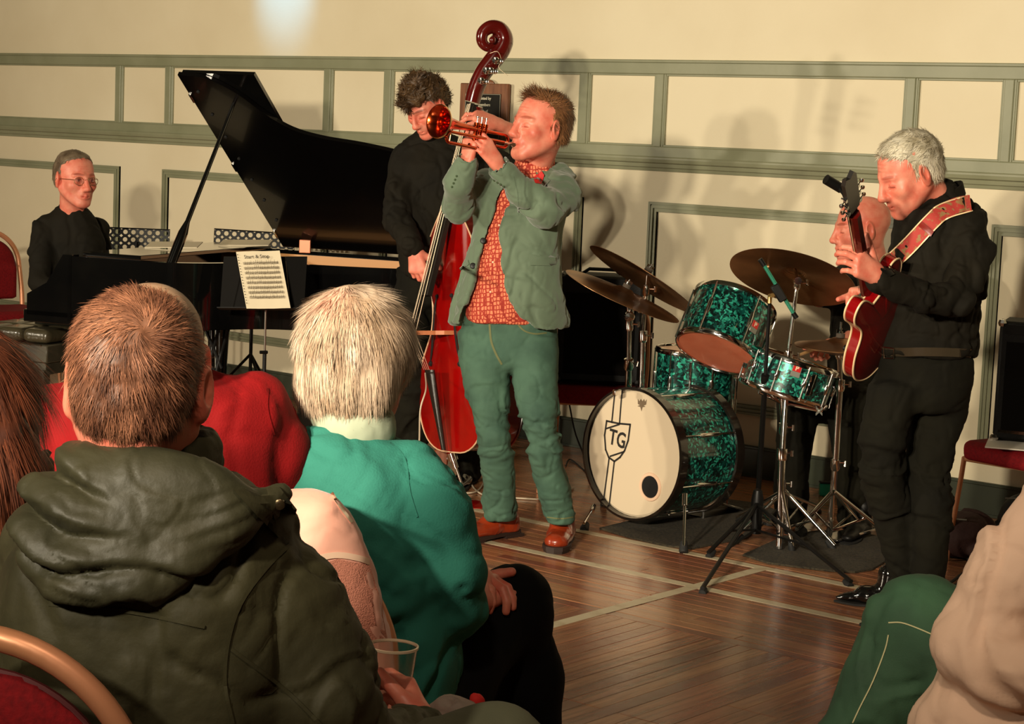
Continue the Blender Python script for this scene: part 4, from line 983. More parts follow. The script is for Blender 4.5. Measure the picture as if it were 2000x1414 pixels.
w_o = thing('transport_wheel', 'small wooden wheel block behind the foot of the bass', 'wheel', G(862, 902)); part('wheel', mat('brown_block_wood', srgb(120, 62, 34), .5), w_o, MB().box(P(862, 892, 8.6), (.03, .03, .035), RH, FH, ZH, bev=.006)); part('axle', M_chrome, w_o, MB().tube([P(850, 895, 8.58), P(876, 895, 8.58)], .01, 10))
cb_ = curve_pts([T(.0, .345, .12), P(832, 760, 8.1), P(821, 800, 8.05), P(819, 860, 8.1), P(815, 900, 8.15), G(818, 960)+ZH*.012, G(870, 985)+ZH*.006, G(920, 975)+ZH*.006], 50)
tag(part('bass_cable', mat('pale_cable', srgb(206, 190, 166), .4), None, MB().tube(cb_, .0035, 8)), 'thin pale cable hanging from the tailpiece of the double bass', 'cable')
cb_ = curve_pts([G(872, 964)+ZH*.005, G(930, 962)+ZH*.005, G(948, 930)+ZH*.01, G(925, 922)+ZH*.005, G(922, 950)+ZH*.005, G(952, 972)+ZH*.005, G(1010, 975)+ZH*.005, G(1075, 976)+ZH*.005, G(1120, 955)+ZH*.005], 60)
tag(part('floor_cable', MATS['pale_cable'], None, MB().tube(cb_, .004, 8)), 'pale cable looped on the floor behind the trumpet player', 'cable')

# ================================================================ guitar player
gp = person('grey haired man in black shirt and trousers playing a red electric guitar', G(1720, 1195))
MHg = look(74, 27, 3); scg = 1.17; hg = P(1776, 338, 6.72)
HV, HQ, HC = head_mesh(MHg, hg, neck=P(1836, 404, 6.78), scale=scg, jaw=1.2, cheek=1.02, nose=1.1, brow=(.6, .5, .45), wrinkle=1)
s = SDF(.0028, .004); hand_sdf(s, P(1716, 540, 6.34), P(1655, 500, 6.28)-P(1716, 540, 6.34), V3(.25, -1, .3), side=1, curl=(.6, .65, .7, .7), forearm=P(1745, 560, 6.38), first=.35, scale=1.12, thumb=(.85, .45, -.2), thumb_bend=.1, spread=.1); A1 = s.mesh(1)
s = SDF(.0028, .004); hand_sdf(s, P(1700, 566, 6.86), P(1660, 572, 6.72)-P(1700, 566, 6.86), V3(-.5, -.7, .5), side=1, curl=(.7, .75, .8, .85), forearm=P(1740, 560, 6.95), first=.5); A2 = s.mesh(1)
s = SDF(.015, .05); s.chain([P(1850, 400, 6.78), P(1840, 520, 6.78), P(1810, 680, 6.76)], [.06, .1, .1]); s.chain([P(1885, 420, 6.68), P(1860, 588, 6.5), P(1745, 560, 6.38)], [.035, .03, .028]); s.chain([P(1780, 430, 6.9), P(1760, 580, 7.0), P(1740, 560, 6.95)], [.03, .03, .025])
s.chain([P(1790, 730, 6.76), P(1730, 900, 6.66), P(1760, 1140, 6.78)], [.035, .03, .025]); s.chain([P(1830, 700, 6.8), P(1820, 900, 6.75), P(1810, 1150, 6.7)], [.035, .03, .025]); A3 = s.mesh(1)
shells('body', [(HV, HQ, HC), A1, A2, A3], M_skin, gp)
cgr = browns(srgb(160, 148, 120)[:3], srgb(236, 228, 206)[:3], 40)
FWg = MHg[:, 1]
cV, cQ = hair_cap(MHg, hg, scg, thick=.003, line=.092, temple=.016, low=-.05, bumps=.003, top=.0, recede=2.6)
sg = strands(cV, cQ, 5500, .03, lambda p, n: FWg*.9*(p[:, 2:3] > hg[2]+.05)-ZH*(p[:, 2:3] < hg[2]+.05)*1.-FWg*.3*(p[:, 2:3] < hg[2]+.05), lift=.3, width=.0022, tint=cgr)
hair_part(gp, M_hair, cV, cQ, [sg], color=cgr, shade=.85)
s = SDF(.007, .03)
s.loft([(372, 1800, 1872, 6.8, .07), (388, 1772, 1892, 6.8, .11), (410, 1757, 1905, 6.78, .15), (450, 1748, 1915, 6.77, .175), (500, 1740, 1920, 6.76, .18), (560, 1730, 1918, 6.76, .175), (620, 1718, 1912, 6.76, .165), (660, 1712, 1907, 6.76, .16), (690, 1714, 1902, 6.76, .155)], power=2.5, cap=.012)
s.cone(P(1840, 388, 6.78), P(1838, 412, 6.78), .068, .088, k=.02)
s.chain([P(1888, 428, 6.70), P(1895, 490, 6.60), P(1866, 585, 6.50), P(1800, 580, 6.43), P(1716, 545, 6.35)], [.072, .07, .062, .052, .042], k=.02)
s.chain([P(1785, 430, 6.92), P(1765, 560, 7.02), P(1725, 565, 6.93)], [.06, .05, .04], k=.02)
sg_ = cloth('shirt', s, M_dark, gp, .024, 6.5, aniso=(1, 1, .9)); sf = Surf(sg_)
collar(gp, M_dark, P(1832, 396, 6.78), V3(-1, -.2, 0), r=.075, tilt=.05, drop=.035, back=.03, h=.04)
s = SDF(.008, .03)
s.loft([(686, 1716, 1900, 6.76, .155), (720, 1712, 1900, 6.76, .16), (770, 1700, 1890, 6.76, .16), (800, 1695, 1880, 6.76, .15)], k=.04)
s.loft([(740, 1702, 1800, 6.70, .12), (800, 1690, 1785, 6.68, .10), (860, 1678, 1768, 6.66, .09), (920, 1680, 1765, 6.67, .085), (980, 1696, 1776, 6.70, .08), (1040, 1712, 1785, 6.73, .075), (1100, 1726, 1790, 6.76, .07), (1160, 1732, 1792, 6.78, .07)], k=.015)
s.loft([(740, 1775, 1895, 6.80, .13), (800, 1780, 1888, 6.78, .11), (860, 1775, 1866, 6.75, .1), (920, 1770, 1859, 6.72, .09), (980, 1775, 1856, 6.69, .085), (1040, 1778, 1856, 6.67, .08), (1100, 1785, 1852, 6.66, .075), (1175, 1780, 1846, 6.65, .07)], k=.02)
tg = cloth('trousers', s, M_darkt, gp, .022, 7, aniso=(.8, .8, 1.5), mask=lambda V: .4+.9*np.clip(1-np.abs(V[:, 2]-.48)/.25, 0, 1)+.9*np.clip(1-np.abs(V[:, 2]-.1)/.12, 0, 1)); sft = Surf(tg, sg_)
part('belt', mat('worn_black_leather', srgb(58, 50, 38), .25, coat=.4, bump=(40, .2, .004)), gp, sft.ribbon(MB(), [(1722, 686), (1760, 688), (1800, 687), (1850, 688), (1897, 690)], 17, .002, .005, 6.7), ang=30)
part('buckle', mat('silver_buckle', (.9, .8, .66, 1), .18, metal=1.), gp, sft.ribbon(MB(), [(1726, 676), (1742, 676)], 3, .008, .004).__class__() if False else MB().tube([sft.hit(x, y, .010) for x, y in ((1726, 678), (1746, 680), (1745, 700), (1727, 699))], .003, 8, closed=True))
part('shirt_button', M_blackp, gp, MB().ball(sf.hit(1782, 452), .005, 8))
shoe('shoe', M_patent, gp, G(1752, 1188), G(1634, 1176), w=.046, point=True); shoe('shoe', M_patent, gp, G(1800, 1205), G(1684, 1222), w=.046, point=True)
# ---------------------------------------------------------------- guitar and strap
M_gred = mat('cherry_guitar_lacquer', srgb(132, 6, 10), .15, coat=.8)
M_cream = mat('cream_guitar_binding', srgb(238, 206, 160), .35)
gj = P(1704, 560, 6.46); ga = unit(V3(-.26, -.76, .58)); gb = -V3(-.62, -.50, -.60); gb = unit(gb-ga*(gb@ga)); gn = np.cross(ga, gb)
if gn@RH > 0: gn = -gn
gt = thing('electric_guitar', 'red semi hollow electric guitar with cream binding held by the grey haired man', 'guitar', gj-ga*.25)
gw = [(-.46, 0), (-.455, .08), (-.43, .14), (-.37, .19), (-.30, .205), (-.22, .18), (-.16, .135), (-.12, .122), (-.08, .13), (-.03, .148), (.01, .142), (.035, .115), (.035, .085), (.0, .06), (-.045, .04), (-.05, .03)]
q = curve_pts([np.array([a, b, 0]) for b, a in gw], 60); gh = [(max(p[0], 0), p[1]) for p in q]; go = gh+[(-a, b) for a, b in gh[::-1] if a > .0005]
TG = lambda a, b, c: gj+(gb*a+ga*b+gn*c)*.93
k = len(go)
def plate(z, bulge, lab):
    V = []; F = []
    for j, sc_ in enumerate((1, .9, .6, .25)):
        for a, b in go: V.append(TG(a*sc_, -.22+(b+.22)*sc_, z+bulge*(1-sc_**2)))
    for j in range(3):
        for i in range(k): i2 = (i+1) % k; F.append((j*k+i, j*k+i2, (j+1)*k+i2, (j+1)*k+i))
    F.append(tuple(3*k+i for i in range(k))); return part(lab, M_gred, gt, MB().add(V, F), ang=50)
plate(.0225, .012, 'guitar_top'); plate(-.0225, -.01, 'guitar_back')
part('guitar_rim', M_gred, gt, MB().add([TG(a*.995, b, .0225) for a, b in go]+[TG(a*.995, b, -.0225) for a, b in go], [(i, (i+1) % k, k+(i+1) % k, k+i) for i in range(k)]), ang=50)
for z in (.021, -.021): part('binding', M_cream, gt, MB().tube([TG(a, b, z) for a, b in go], .0036, 6, closed=True))
part('neck', M_bassd, gt, MB().add([TG(a*w_, b, c_) for b, w_ in ((-.05, .028), (.44, .021)) for a, c_ in ((-1, .034), (1, .034), (1, .022), (.5, .008), (-.5, .008), (-1, .022))], [(i, (i+1) % 6, 6+(i+1) % 6, 6+i) for i in range(6)]+[tuple(range(6)), tuple(range(6, 12))]), smooth=False)
part('fingerboard', M_ebony, gt, MB().box(TG(0, .16, .036), (.024, .28, .003), gb, ga, gn, bev=.001)); 
part('fretboard_binding', M_cream, gt, MB().box(TG(-.0245, .195, .035), (.0012, .245, .003), gb, ga, gn)); part('fretboard_binding', M_cream, gt, MB().box(TG(.0245, .195, .035), (.0012, .245, .003), gb, ga, gn))
hd_ = [(-.021, .44), (-.028, .47), (-.031, .60), (-.02, .62), (0, .605), (.02, .62), (.031, .60), (.028, .47), (.021, .44)]
part('headstock', M_ebony, gt, MB().prism(hd_, gj+gn*.016-ga*0, gb, ga, gn, .015), smooth=False)
for e in (-1, 1):
    for i in range(3):
        c = TG(e*.034, .485+.04*i, .024); t = part('tuner', M_chrome, gt, MB().lathe(c+gn*.0, gn, [(0, -.006), (.008, -.006), (.008, .004), (.003, .006), (.003, .016), (0, .017)], 10)); part('tuner_button', M_chrome, t, MB().tube([c, c+gb*e*.018], .002, 6).ball(c+gb*e*.024, .0075, 8))
for i in range(6): part('string', M_string, gt, MB().tube([TG((i-2.5)*.0065, .44, .042), TG((i-2.5)*.0095, -.27, .05)], .0007, 4))
for b in (-.07, -.2): part('pickup', M_chrome, gt, MB().box(TG(0, b, .04), (.036, .018, .006), gb, ga, gn, bev=.003))
part('tailpiece', M_chrome, gt, MB().box(TG(0, -.33, .045), (.04, .008, .006), gb, ga, gn, bev=.003)); part('strap_button', M_chrome, gt, MB().lathe(TG(-.0, -.46, 0), -ga, [(0, 0), (.006, 0), (.003, .004), (.003, .008), (.007, .011), (0, .013)], 10))
for a, b in ((-.12, -.3), (-.15, -.25), (-.08, -.36), (-.11, -.40)): part('knob', M_blackp, gt, MB().lathe(TG(a, b, .034), gn, [(0, 0), (.012, 0), (.010, .014), (0, .016)], 14))
tu = P(1634, 362, 6.16); tn = thing('clip_tuner', 'small black clip-on tuner fixed to the guitar headstock', 'tuner', tu)
part('tuner_display', M_blackp, tn, MB().tube([P(1613, 350, 6.14), P(1643, 368, 6.16)], .0165, 12)); part('clip', M_blackp, tn, MB().tube([P(1640, 368, 6.15), P(1648, 378, 6.12), P(1652, 388, 6.1)], .007, 8))
M_strap = mat('red_woven_strap', srgb(176, 58, 50), .75, noise=(45, srgb(150, 116, 74), .52, .6), bump=(200, .3, .003))
st_ = thing('guitar_strap', 'red patterned guitar strap over the shoulder of the grey haired man', 'strap', P(1800, 450, 6.56))
part('strap_band', M_strap, st_, sf.ribbon(MB(), [(1896, 396), (1872, 400), (1845, 412), (1820, 432), (1800, 452), (1775, 480), (1752, 503), (1735, 518)], 31, .006, .004, 6.6, 30), ang=30)
for e in (-1, 1): part('strap_edge', M_cream, st_, sf.ribbon(MB(), [(1896+e*4, 396+e*15), (1845+e*9, 412+e*13), (1820+e*11, 432+e*11), (1775+e*11, 480+e*11), (1735+e*11, 518+e*11)], 2.5, .008, .004, 6.6, 30), ang=30)
part('strap_buckle', mat('red_leather', srgb(130, 34, 26), .4), st_, sf.patch(MB(), [(1800, 432), (1824, 452), (1818, 462), (1793, 441)], .010, .006, 6.6), ang=30)
part('strap_end', M_blackp, st_, sf.patch(MB(), [(1748, 535), (1728, 512), (1716, 520), (1722, 530), (1738, 540)], .004, .006, 6.55), ang=30)
# ================================================================ pianist
pp = person('seated pianist with glasses and black shirt behind the grand piano', G(120, 800, 0)*0+P(100, 600, 9.95)*[1, 1, 0])
MHp = look(-42, 2, 0); scp = 1.2; hpn = P(147, 350, 9.85)
HV, HQ, HC = head_mesh(MHp, hpn, neck=P(142, 420, 9.93), scale=scp, eyes='open', jaw=1.02, cheek=.98, wrinkle=1)
s = SDF(.015, .05); s.chain([P(142, 420, 9.93), P(135, 500, 9.95), P(120, 600, 9.95)], [.06, .1, .11]); s.chain([P(85, 450, 9.90), P(78, 555, 9.75), P(170, 575, 9.55)], [.035, .03, .028]); s.chain([P(190, 450, 10.15), P(215, 550, 10.15), P(240, 570, 9.85)], [.035, .03, .028])
s.chain([P(110, 620, 9.95), P(205, 640, 9.80), P(205, 830, 9.85)], [.05, .03, .025]); A3 = s.mesh(1)
s = SDF(.004, .004); hand_sdf(s, P(170, 575, 9.55), V3(.8, .2, -.2), ZH, side=1, curl=(.5, .5, .5, .5), forearm=P(140, 572, 9.60)); A1 = s.mesh(1)
s = SDF(.004, .004); hand_sdf(s, P(240, 570, 9.85), V3(.7, -.4, -.2), ZH, side=-1, curl=(.5, .5, .5, .5), forearm=P(228, 562, 9.95)); A2 = s.mesh(1)
shells('body', [(HV, HQ, HC), A1, A2, A3], M_skin, pp)
cbp = browns(srgb(92, 74, 58)[:3], srgb(142, 124, 100)[:3], 40)
cV, cQ = hair_cap(MHp, hpn, scp, thick=.003, line=.10, temple=.006, low=-.04, bumps=.003, recede=3)
hair_part(pp, M_hair, cV, cQ, [strands(cV, cQ, 3000, .022, lambda p, n: -ZH+0*n-MHp[:, 1]*.4, lift=.2, width=.0022, tint=cbp)], color=cbp)
s = SDF(.008, .03)
s.loft([(398, 118, 166, 9.95, .07), (425, 90, 190, 9.95, .11), (470, 72, 205, 9.95, .13), (530, 76, 205, 9.95, .13), (590, 80, 180, 9.95, .13), (620, 70, 180, 9.95, .14)], power=2.3)
s.chain([P(92, 445, 9.90), P(80, 500, 9.83), P(78, 552, 9.75), P(120, 574, 9.65), P(155, 575, 9.59)], [.07, .062, .056, .048, .042], k=.02); s.chain([P(188, 450, 10.10), P(212, 540, 10.15), P(228, 566, 9.95)], [.065, .055, .045])
sp = cloth('shirt', s, M_dark, pp, .014, 6.5); collar(pp, M_dark, P(143, 412, 9.93), V3(.6, -.8, 0), r=.066, open_=.45, drop=.05, back=.012, tilt=.035)
s = SDF(.011, .03); s.chain([P(110, 620, 9.95), P(205, 640, 9.80), P(205, 840, 9.85)], [.11, .08, .06]); s.chain([P(110, 620, 10.05), P(240, 640, 10.05), P(240, 840, 10.15)], [.11, .08, .06]); cloth('trousers', s, M_darkt, pp, .01, 7)
gl = thing('glasses', 'thin metal framed glasses worn by the pianist', 'glasses', MHp@np.array([0, .1, 0])+hpn)
M_gl = mat('thin_gold_wire', (.8, .6, .35, 1), .25, metal=1.); Lg = lambda a, b, c: hpn+MHp@(np.array([a, b, c])*scp)
for e in (-1, 1):
    part('lens_rim', M_gl, gl, MB().tube([Lg(e*.033+.023*math.cos(t), .096-.006*abs(math.cos(t)), -.002+.0165*math.sin(t)) for t in np.linspace(0, 2*math.pi, 20)[:-1]], .0012, 6, closed=True))
    part('lens', mat('clear_lens', (1, 1, 1, 1), .02, trans=1.), gl, MB().lathe(Lg(e*.033, .095, -.002), MHp[:, 1], [(0, 0), (.024, 0), (.024, .001), (0, .001)], 20))
    part('temple_arm', M_gl, gl, MB().tube([Lg(e*.056, .092, .004), Lg(e*.077, .05, .004), Lg(e*.083, -.01, .002), Lg(e*.083, -.02, -.012)], .0013, 6))
part('bridge', M_gl, gl, MB().tube([Lg(-.011, .098, .003), Lg(0, .1005, .006), Lg(.011, .098, .003)], .0012, 6))
# ================================================================ drummer
dp = person('bald drummer in black seated behind the drum kit', P(1690, 700, 8.6)*[1, 1, 0])
MHd = look(82, 6, 0); scd = 1.2; hd = P(1682, 448, 8.5)
HV, HQ, HC = head_mesh(MHd, hd, neck=P(1705, 515, 8.58), scale=scd, jaw=1.1, cheek=1.02)
xl = (HV-hd)@MHd/scd; sh = np.clip((.06-xl[:, 1])/.05, 0, 1)*np.clip((xl[:, 2]+.05)/.04, 0, 1)*np.clip((.105-xl[:, 2])/.03, 0, 1)*(np.abs(xl[:, 0]) < .082)*.22; HC = HC*(1-sh[:, None]*np.array([.6, .7, .8]))
s = SDF(.003, .004); hand_sdf(s, P(1628, 672, 8.15), P(1575, 690, 8.0)-P(1628, 672, 8.15), V3(0, -.4, .9), side=1, curl=(.8, .85, .9, .95), forearm=P(1665, 655, 8.3), first=.6); A1 = s.mesh(1)
s = SDF(.015, .05); s.chain([P(1705, 515, 8.58), P(1700, 600, 8.6), P(1690, 740, 8.6)], [.06, .1, .11]); s.chain([P(1740, 540, 8.5), P(1745, 640, 8.4), P(1665, 655, 8.3)], [.035, .03, .028]); s.chain([P(1660, 535, 8.75), P(1600, 590, 8.6), P(1560, 560, 8.4)], [.035, .03, .028])
s.chain([P(1690, 760, 8.6), P(1560, 785, 8.25), P(1545, 990, 8.3)], [.05, .03, .025]); s.chain([P(1700, 770, 8.5), P(1662, 795, 8.12), P(1668, 1010, 8.12)], [.05, .03, .025]); A3 = s.mesh(1)
s = SDF(.003, .004); hand_sdf(s, P(1560, 560, 8.4), V3(-.7, -.4, .2), V3(0, -.5, .8), side=-1, curl=(.8, .85, .9, .95), forearm=P(1580, 575, 8.5), first=.6); A2 = s.mesh(1)
shells('body', [(HV, HQ, HC), A1, A2, A3], M_skin, dp)
s = SDF(.009, .04)
s.loft([(500, 1680, 1735, 8.6, .07), (520, 1645, 1765, 8.6, .12), (570, 1625, 1775, 8.6, .15), (650, 1620, 1770, 8.6, .16), (740, 1620, 1765, 8.6, .17), (790, 1620, 1765, 8.6, .17)])
s.chain([P(1745, 545, 8.5), P(1750, 640, 8.4), P(1668, 656, 8.3)], [.07, .06, .045]); s.chain([P(1665, 530, 8.75), P(1605, 570, 8.65), P(1575, 572, 8.47)], [.065, .06, .045])
sp = cloth('shirt', s, M_dark, dp, .014, 6.5)
s = SDF(.009, .03); s.chain([P(1700, 770, 8.6), P(1560, 785, 8.25), P(1545, 960, 8.3), P(1545, 1000, 8.3)], [.13, .09, .07, .068]); s.chain([P(1705, 775, 8.55), P(1660, 795, 8.12), P(1668, 960, 8.12), P(1668, 1010, 8.12)], [.13, .095, .07, .068])
cloth('trousers', s, M_darkt, dp, .014, 7)
shoe('shoe', M_blackp, dp, G(1690, 1040), G(1650, 1068), w=.045); shoe('shoe', M_blackp, dp, P(1560, 1000, 8.4), P(1500, 1000, 8.2), w=.045)
for i, (a, b) in enumerate(((P(1590, 682, 8.0), P(1515, 712, 7.72)), (P(1552, 556, 8.35), P(1500, 520, 7.95)))):
    o = part('drum_stick', mat('pale_hickory', srgb(214, 168, 110), .4), None, MB().tube([a, a+(b-a)*.8, a+(b-a)*.94, b], [.007, .006, .0035, .005], 8)); tag(o, ('drum stick over the snare drum in the drummer\'s lower hand', 'drum stick behind the large ride cymbal')[i], 'drum stick')

# ================================================================ drum kit
def pearl():
    M = bpy.data.materials.new('emerald_pearl_wrap'); M.use_nodes = True; nt = M.node_tree; N = nt.nodes; L = nt.links; B = N['Principled BSDF']
    tc = N.new('ShaderNodeTexCoord'); n = N.new('ShaderNodeTexNoise'); n.inputs['Scale'].default_value = 22; n.inputs['Detail'].default_value = 3; L.new(tc.outputs['Object'], n.inputs[0])
    mp = N.new('ShaderNodeVectorMath'); mp.operation = 'MULTIPLY_ADD'; mp.inputs[1].default_value = (.05, .05, .05); L.new(n.outputs['Color'], mp.inputs[0]); L.new(tc.outputs['Object'], mp.inputs[2])
    v = N.new('ShaderNodeTexVoronoi'); v.inputs['Scale'].default_value = 105; L.new(mp.outputs[0], v.inputs[0]); sp = N.new('ShaderNodeSeparateColor'); L.new(v.outputs['Color'], sp.inputs[0])
    r = N.new('ShaderNodeValToRGB'); e = r.color_ramp.elements; e[0].position = .25; e[0].color = srgb(4, 26, 24); e[1].position = 1.; e[1].color = srgb(60, 190, 160); k = e.new(.7); k.color = srgb(14, 84, 76)
    L.new(sp.outputs[0], r.inputs[0]); L.new(r.outputs[0], B.inputs['Base Color']); B.inputs['Roughness'].default_value = .28; B.inputs['Metallic'].default_value = .35; B.inputs['Coat Weight'].default_value = 1; B.inputs['Coat Roughness'].default_value = .05
    return M
M_pearl = pearl()
M_white = mat('white_drum_skin', srgb(214, 196, 168), .3, coat=.25)
M_coat = mat('coated_drum_skin', srgb(226, 190, 160), .5)
M_clear = mat('amber_drum_skin', srgb(216, 120, 88), .3, coat=.4, noise=(6, srgb(196, 96, 66), .35, .75))
M_hoop = mat('black_lacquered_hoop', srgb(26, 20, 16), .18, coat=.6)
def lug(parent, c, ax, out, ln, n=1):
    t = part('tension_rod', M_chrome, parent, MB().tube([c-ax*ln/2, c+ax*ln/2], .0035, 8)); part('lug', M_chrome, t, MB().lathe(c-ax*ln*.16-out*.006, ax, [(0, 0), (.008, .002), (.010, .015), (.010, ln*.32-.015), (.008, ln*.32-.002), (0, ln*.32)], 10))
def drum(name, label, c, ax, R, H, top, bot, lugs=8, phase=.2, wood=False, snare=False, X=None):
    """c: middle of the drum, ax: towards the batter side"""
    ax = unit(ax); X = unit(np.cross(ax, RH)) if X is None else X; X = unit(X-ax*(X@ax)); Y = np.cross(ax, X)
    t = thing(name, label, 'drum', c)
    part('shell', M_pearl, t, MB().lathe(c, ax, [(R-.008, -H/2+.004), (R, -H/2+.002), (R, H/2-.002), (R-.008, H/2-.004)], 56, X=X), ang=60)
    part('batter_head', top, t, MB().lathe(c, ax, [(0, H/2+.002), (R-.006, H/2+.002), (R+.003, H/2-.004)], 48, X=X), ang=30)
    part('resonant_head', bot, t, MB().lathe(c, ax, [(0, -H/2-.002), (R-.006, -H/2-.002), (R+.003, -H/2+.004)], 48, X=X), ang=30)
    for s_ in (1, -1):
        z = s_*H/2
        if wood: part('hoop', M_hoop, t, MB().lathe(c, ax, [(R+.004, z-s_*.022), (R+.016, z-s_*.022), (R+.017, z+s_*.022), (R+.006, z+s_*.024), (R+.004, z+s_*.01)], 64, X=X, close=True), ang=50)
        else: part('hoop', M_chrome, t, MB().lathe(c, ax, [(R+.002, z-s_*.012), (R+.009, z-s_*.012), (R+.010, z+s_*.008), (R+.004, z+s_*.012), (R+.002, z+s_*.009)], 56, X=X, close=True), ang=60)
    for i in range(lugs):
        a = phase+2*math.pi*i/lugs; o = X*math.cos(a)+Y*math.sin(a); lug(t, c+o*(R+.012), ax, o, H+(.0 if not wood else .03))
    return t, X, Y
# bass drum
bdx = unit(-FH*.70-RH*.714+ZH*.02); bdc = P(1239, 886, 8.02); bR = .262; bH = .36
X_ = unit(ZH-bdx*(ZH@bdx)); Yb = np.cross(bdx, X_)
if Yb@RH < 0: Yb = -Yb
bd_, _, _ = drum('bass_drum', 'large bass drum with TG shield lettering on its white front head', bdc-bdx*bH/2, -bdx, bR, bH, M_coat, M_white, 8, .39, wood=True, X=X_)
fz = bdx*.0032
TB = lambda a, b, z=0: bdc+fz+bdx*z+Yb*a+X_*b
M_ink = mat('black_ink', srgb(22, 18, 14), .45)
def flatpoly(pl, z=.0006, t=.0005): return MB().prism(pl, TB(0, 0, z), Yb, X_, bdx, t)
def line_(pts, w_, closed=False):
    out = MB(); n = len(pts)
    for i in range(n if closed else n-1):
        a = np.array(pts[i]); b = np.array(pts[(i+1) % n]); d = unit(b-a); nn = np.array([-d[1], d[0]])*w_/2; a = a-d*w_*.4; b = b+d*w_*.4
        out.prism([tuple(a+nn), tuple(b+nn), tuple(b-nn), tuple(a-nn)], TB(0, 0, .0006), Yb, X_, bdx, .0005)
    return out
# measured layout on the head (metres from its centre)
def hb(px, py):
    d = ray(px, py); t = ((bdc-C0)@bdx)/(d@bdx); q = C0+d*t-bdc; return (q@Yb, q@X_)
stripe = thing_parent = bd_
for a, b in (((1202, 766), (1196, 825)), ((1216, 763), (1211, 828)), ((1191, 893), (1179, 985)), ((1201, 900), (1190, 995))): part('stripe', M_ink, bd_, line_([hb(*a), hb(*b)], .007))
sh_ = [(1186, 822), (1209, 827), (1232, 829), (1228, 860), (1221, 880), (1212, 893), (1201, 901), (1190, 893), (1184, 878), (1182, 850)]
part('shield_outline', M_ink, bd_, line_([hb(*p) for p in sh_], .008, True)); part('shield_band', M_ink, bd_, line_([hb(1185, 837), hb(1210, 829)], .007)); part('shield_band', M_ink, bd_, line_([hb(1193, 891), hb(1220, 882)], .007))
tq = hb(1206, 858); sk = .12
for ch, dx in (('T', -.024), ('G', .024)):
    me = text_mesh(ch, .088, TB(tq[0]+dx*1.0, tq[1]+dx*-.12, .0008), Yb*.82-X_*.08, X_*1.05+Yb*.10, bdx, .0004, bold=.0015); put('letter', me, M_ink, bd_)
part('maker_crown', mat('grey_ink', srgb(110, 92, 70), .5), bd_, flatpoly([(hb(x, y)) for x, y in ((1247, 779), (1250, 784), (1253, 779), (1256, 784), (1259, 779), (1261, 785), (1264, 780), (1263, 790), (1258, 792), (1262, 794), (1256, 795), (1254, 803), (1252, 795), (1246, 793), (1251, 791), (1247, 789))]))
pc = hb(1271, 951)
part('port_hole', mat('dark_port', srgb(6, 4, 3), .9), bd_, flatpoly([(pc[0]+.047*math.cos(a), pc[1]+.047*math.sin(a)) for a in np.linspace(0, 2*math.pi, 40)[:-1]], .0008))
part('port_ring', M_coat, bd_, MB().lathe(TB(pc[0], pc[1], 0), bdx, [(.045, .0), (.047, .004), (.058, .004), (.060, .0)], 40, close=True))
def spur(foot, att, dirn):
    t = part('spur', M_chrome, bd_, MB().tube([att, att*.8+foot*.2], .011, 12).tube([att*.85+foot*.15, foot+ZH*.03], .006, 10)); part('spur_foot', M_rubber, t, MB().lathe(foot, unit(att-foot), [(0, 0), (.016, .002), (.019, .012), (.014, .05), (0, .052)], 14))
spur(G(1335, 1081), P(1338, 965, 7.72), 1); spur(G(1140, 1036), P(1160, 988, 8.12), -1)
part('hoop_claw', M_chrome, bd_, MB().box(P(1205, 766, 7.98), (.008, .02, .012), Yb, bdx, X_, bev=.002))
# rack tom, floor tom, snare
axT = unit(V3(.37*.89, .45, .93*.89)); drum('rack_tom', 'emerald pearl rack tom tilted so its amber underside shows', P(1418, 640, 7.9), axT, .166, .225, M_coat, M_clear, 6, .5, X=None)
drum('floor_tom', 'emerald pearl floor tom standing behind the bass drum', P(1357, 752, 8.45), V3(.02, 0, 1), .172, .30, M_coat, M_clear, 6, .3)
ft = bpy.data.objects['floor_tom']
for a in (0.3, 2.4, 4.5):
    c = P(1357, 752, 8.45)+RH*math.cos(a)*.185+FH*math.sin(a)*.185; part('tom_leg', M_chrome, ft, MB().tube([c+ZH*.12, np.array([c[0], c[1], .01])], .006, 8))
axS = unit(V3(.27, .03, .96)); sc_ = P(1541, 736, 7.82)
sn, Xs, Ys = drum('snare_drum', 'emerald pearl snare drum tilted on its stand beside the hi-hat', sc_, axS, .178, .14, M_coat, M_clear, 10, .2)
part('snare_strainer', M_chrome, sn, MB().box(P(1583, 752, 7.64), (.010, .008, .045), RH, FH, axS, bev=.003).tube([P(1583, 745, 7.62), P(1584, 735, 7.6)], .004, 8))
M_badge = mat('badge_red', srgb(190, 24, 24), .3, coat=.5); M_badges = mat('badge_silver', srgb(150, 150, 140), .3, metal=.6)
def badge(par, c, ax, R, pxl, w_=.022):
    d = unit(ray(*pxl)); q = C0-c; ax = unit(ax); dp_ = d-ax*(d@ax); qp = q-ax*(q@ax); A = dp_@dp_; B = 2*dp_@qp; Cc = qp@qp-R*R; t = (-B-math.sqrt(max(B*B-4*A*Cc, 0)))/(2*A); h = C0+d*t; n = unit((h-c)-ax*((h-c)@ax)); x = np.cross(ax, n)
    o = part('badge', M_badges, par, MB().box(h+n*.002-ax*.004, (.019, .026, .002), x, ax, n, bev=.0008)); part('badge_plate', M_badge, o, MB().box(h+n*.0045+ax*.006, (.016, .014, .001), x, ax, n, bev=.0005))
    me = text_mesh('P', .026, h+n*.006+ax*.005, x, ax, n, .0004, bold=.001); put('badge_letter', me, M_coat, o)
badge(sn, sc_, axS, .178, (1556, 722)); badge(bpy.data.objects['rack_tom'], P(1418, 640, 7.9), axT, .166, (1473, 637))
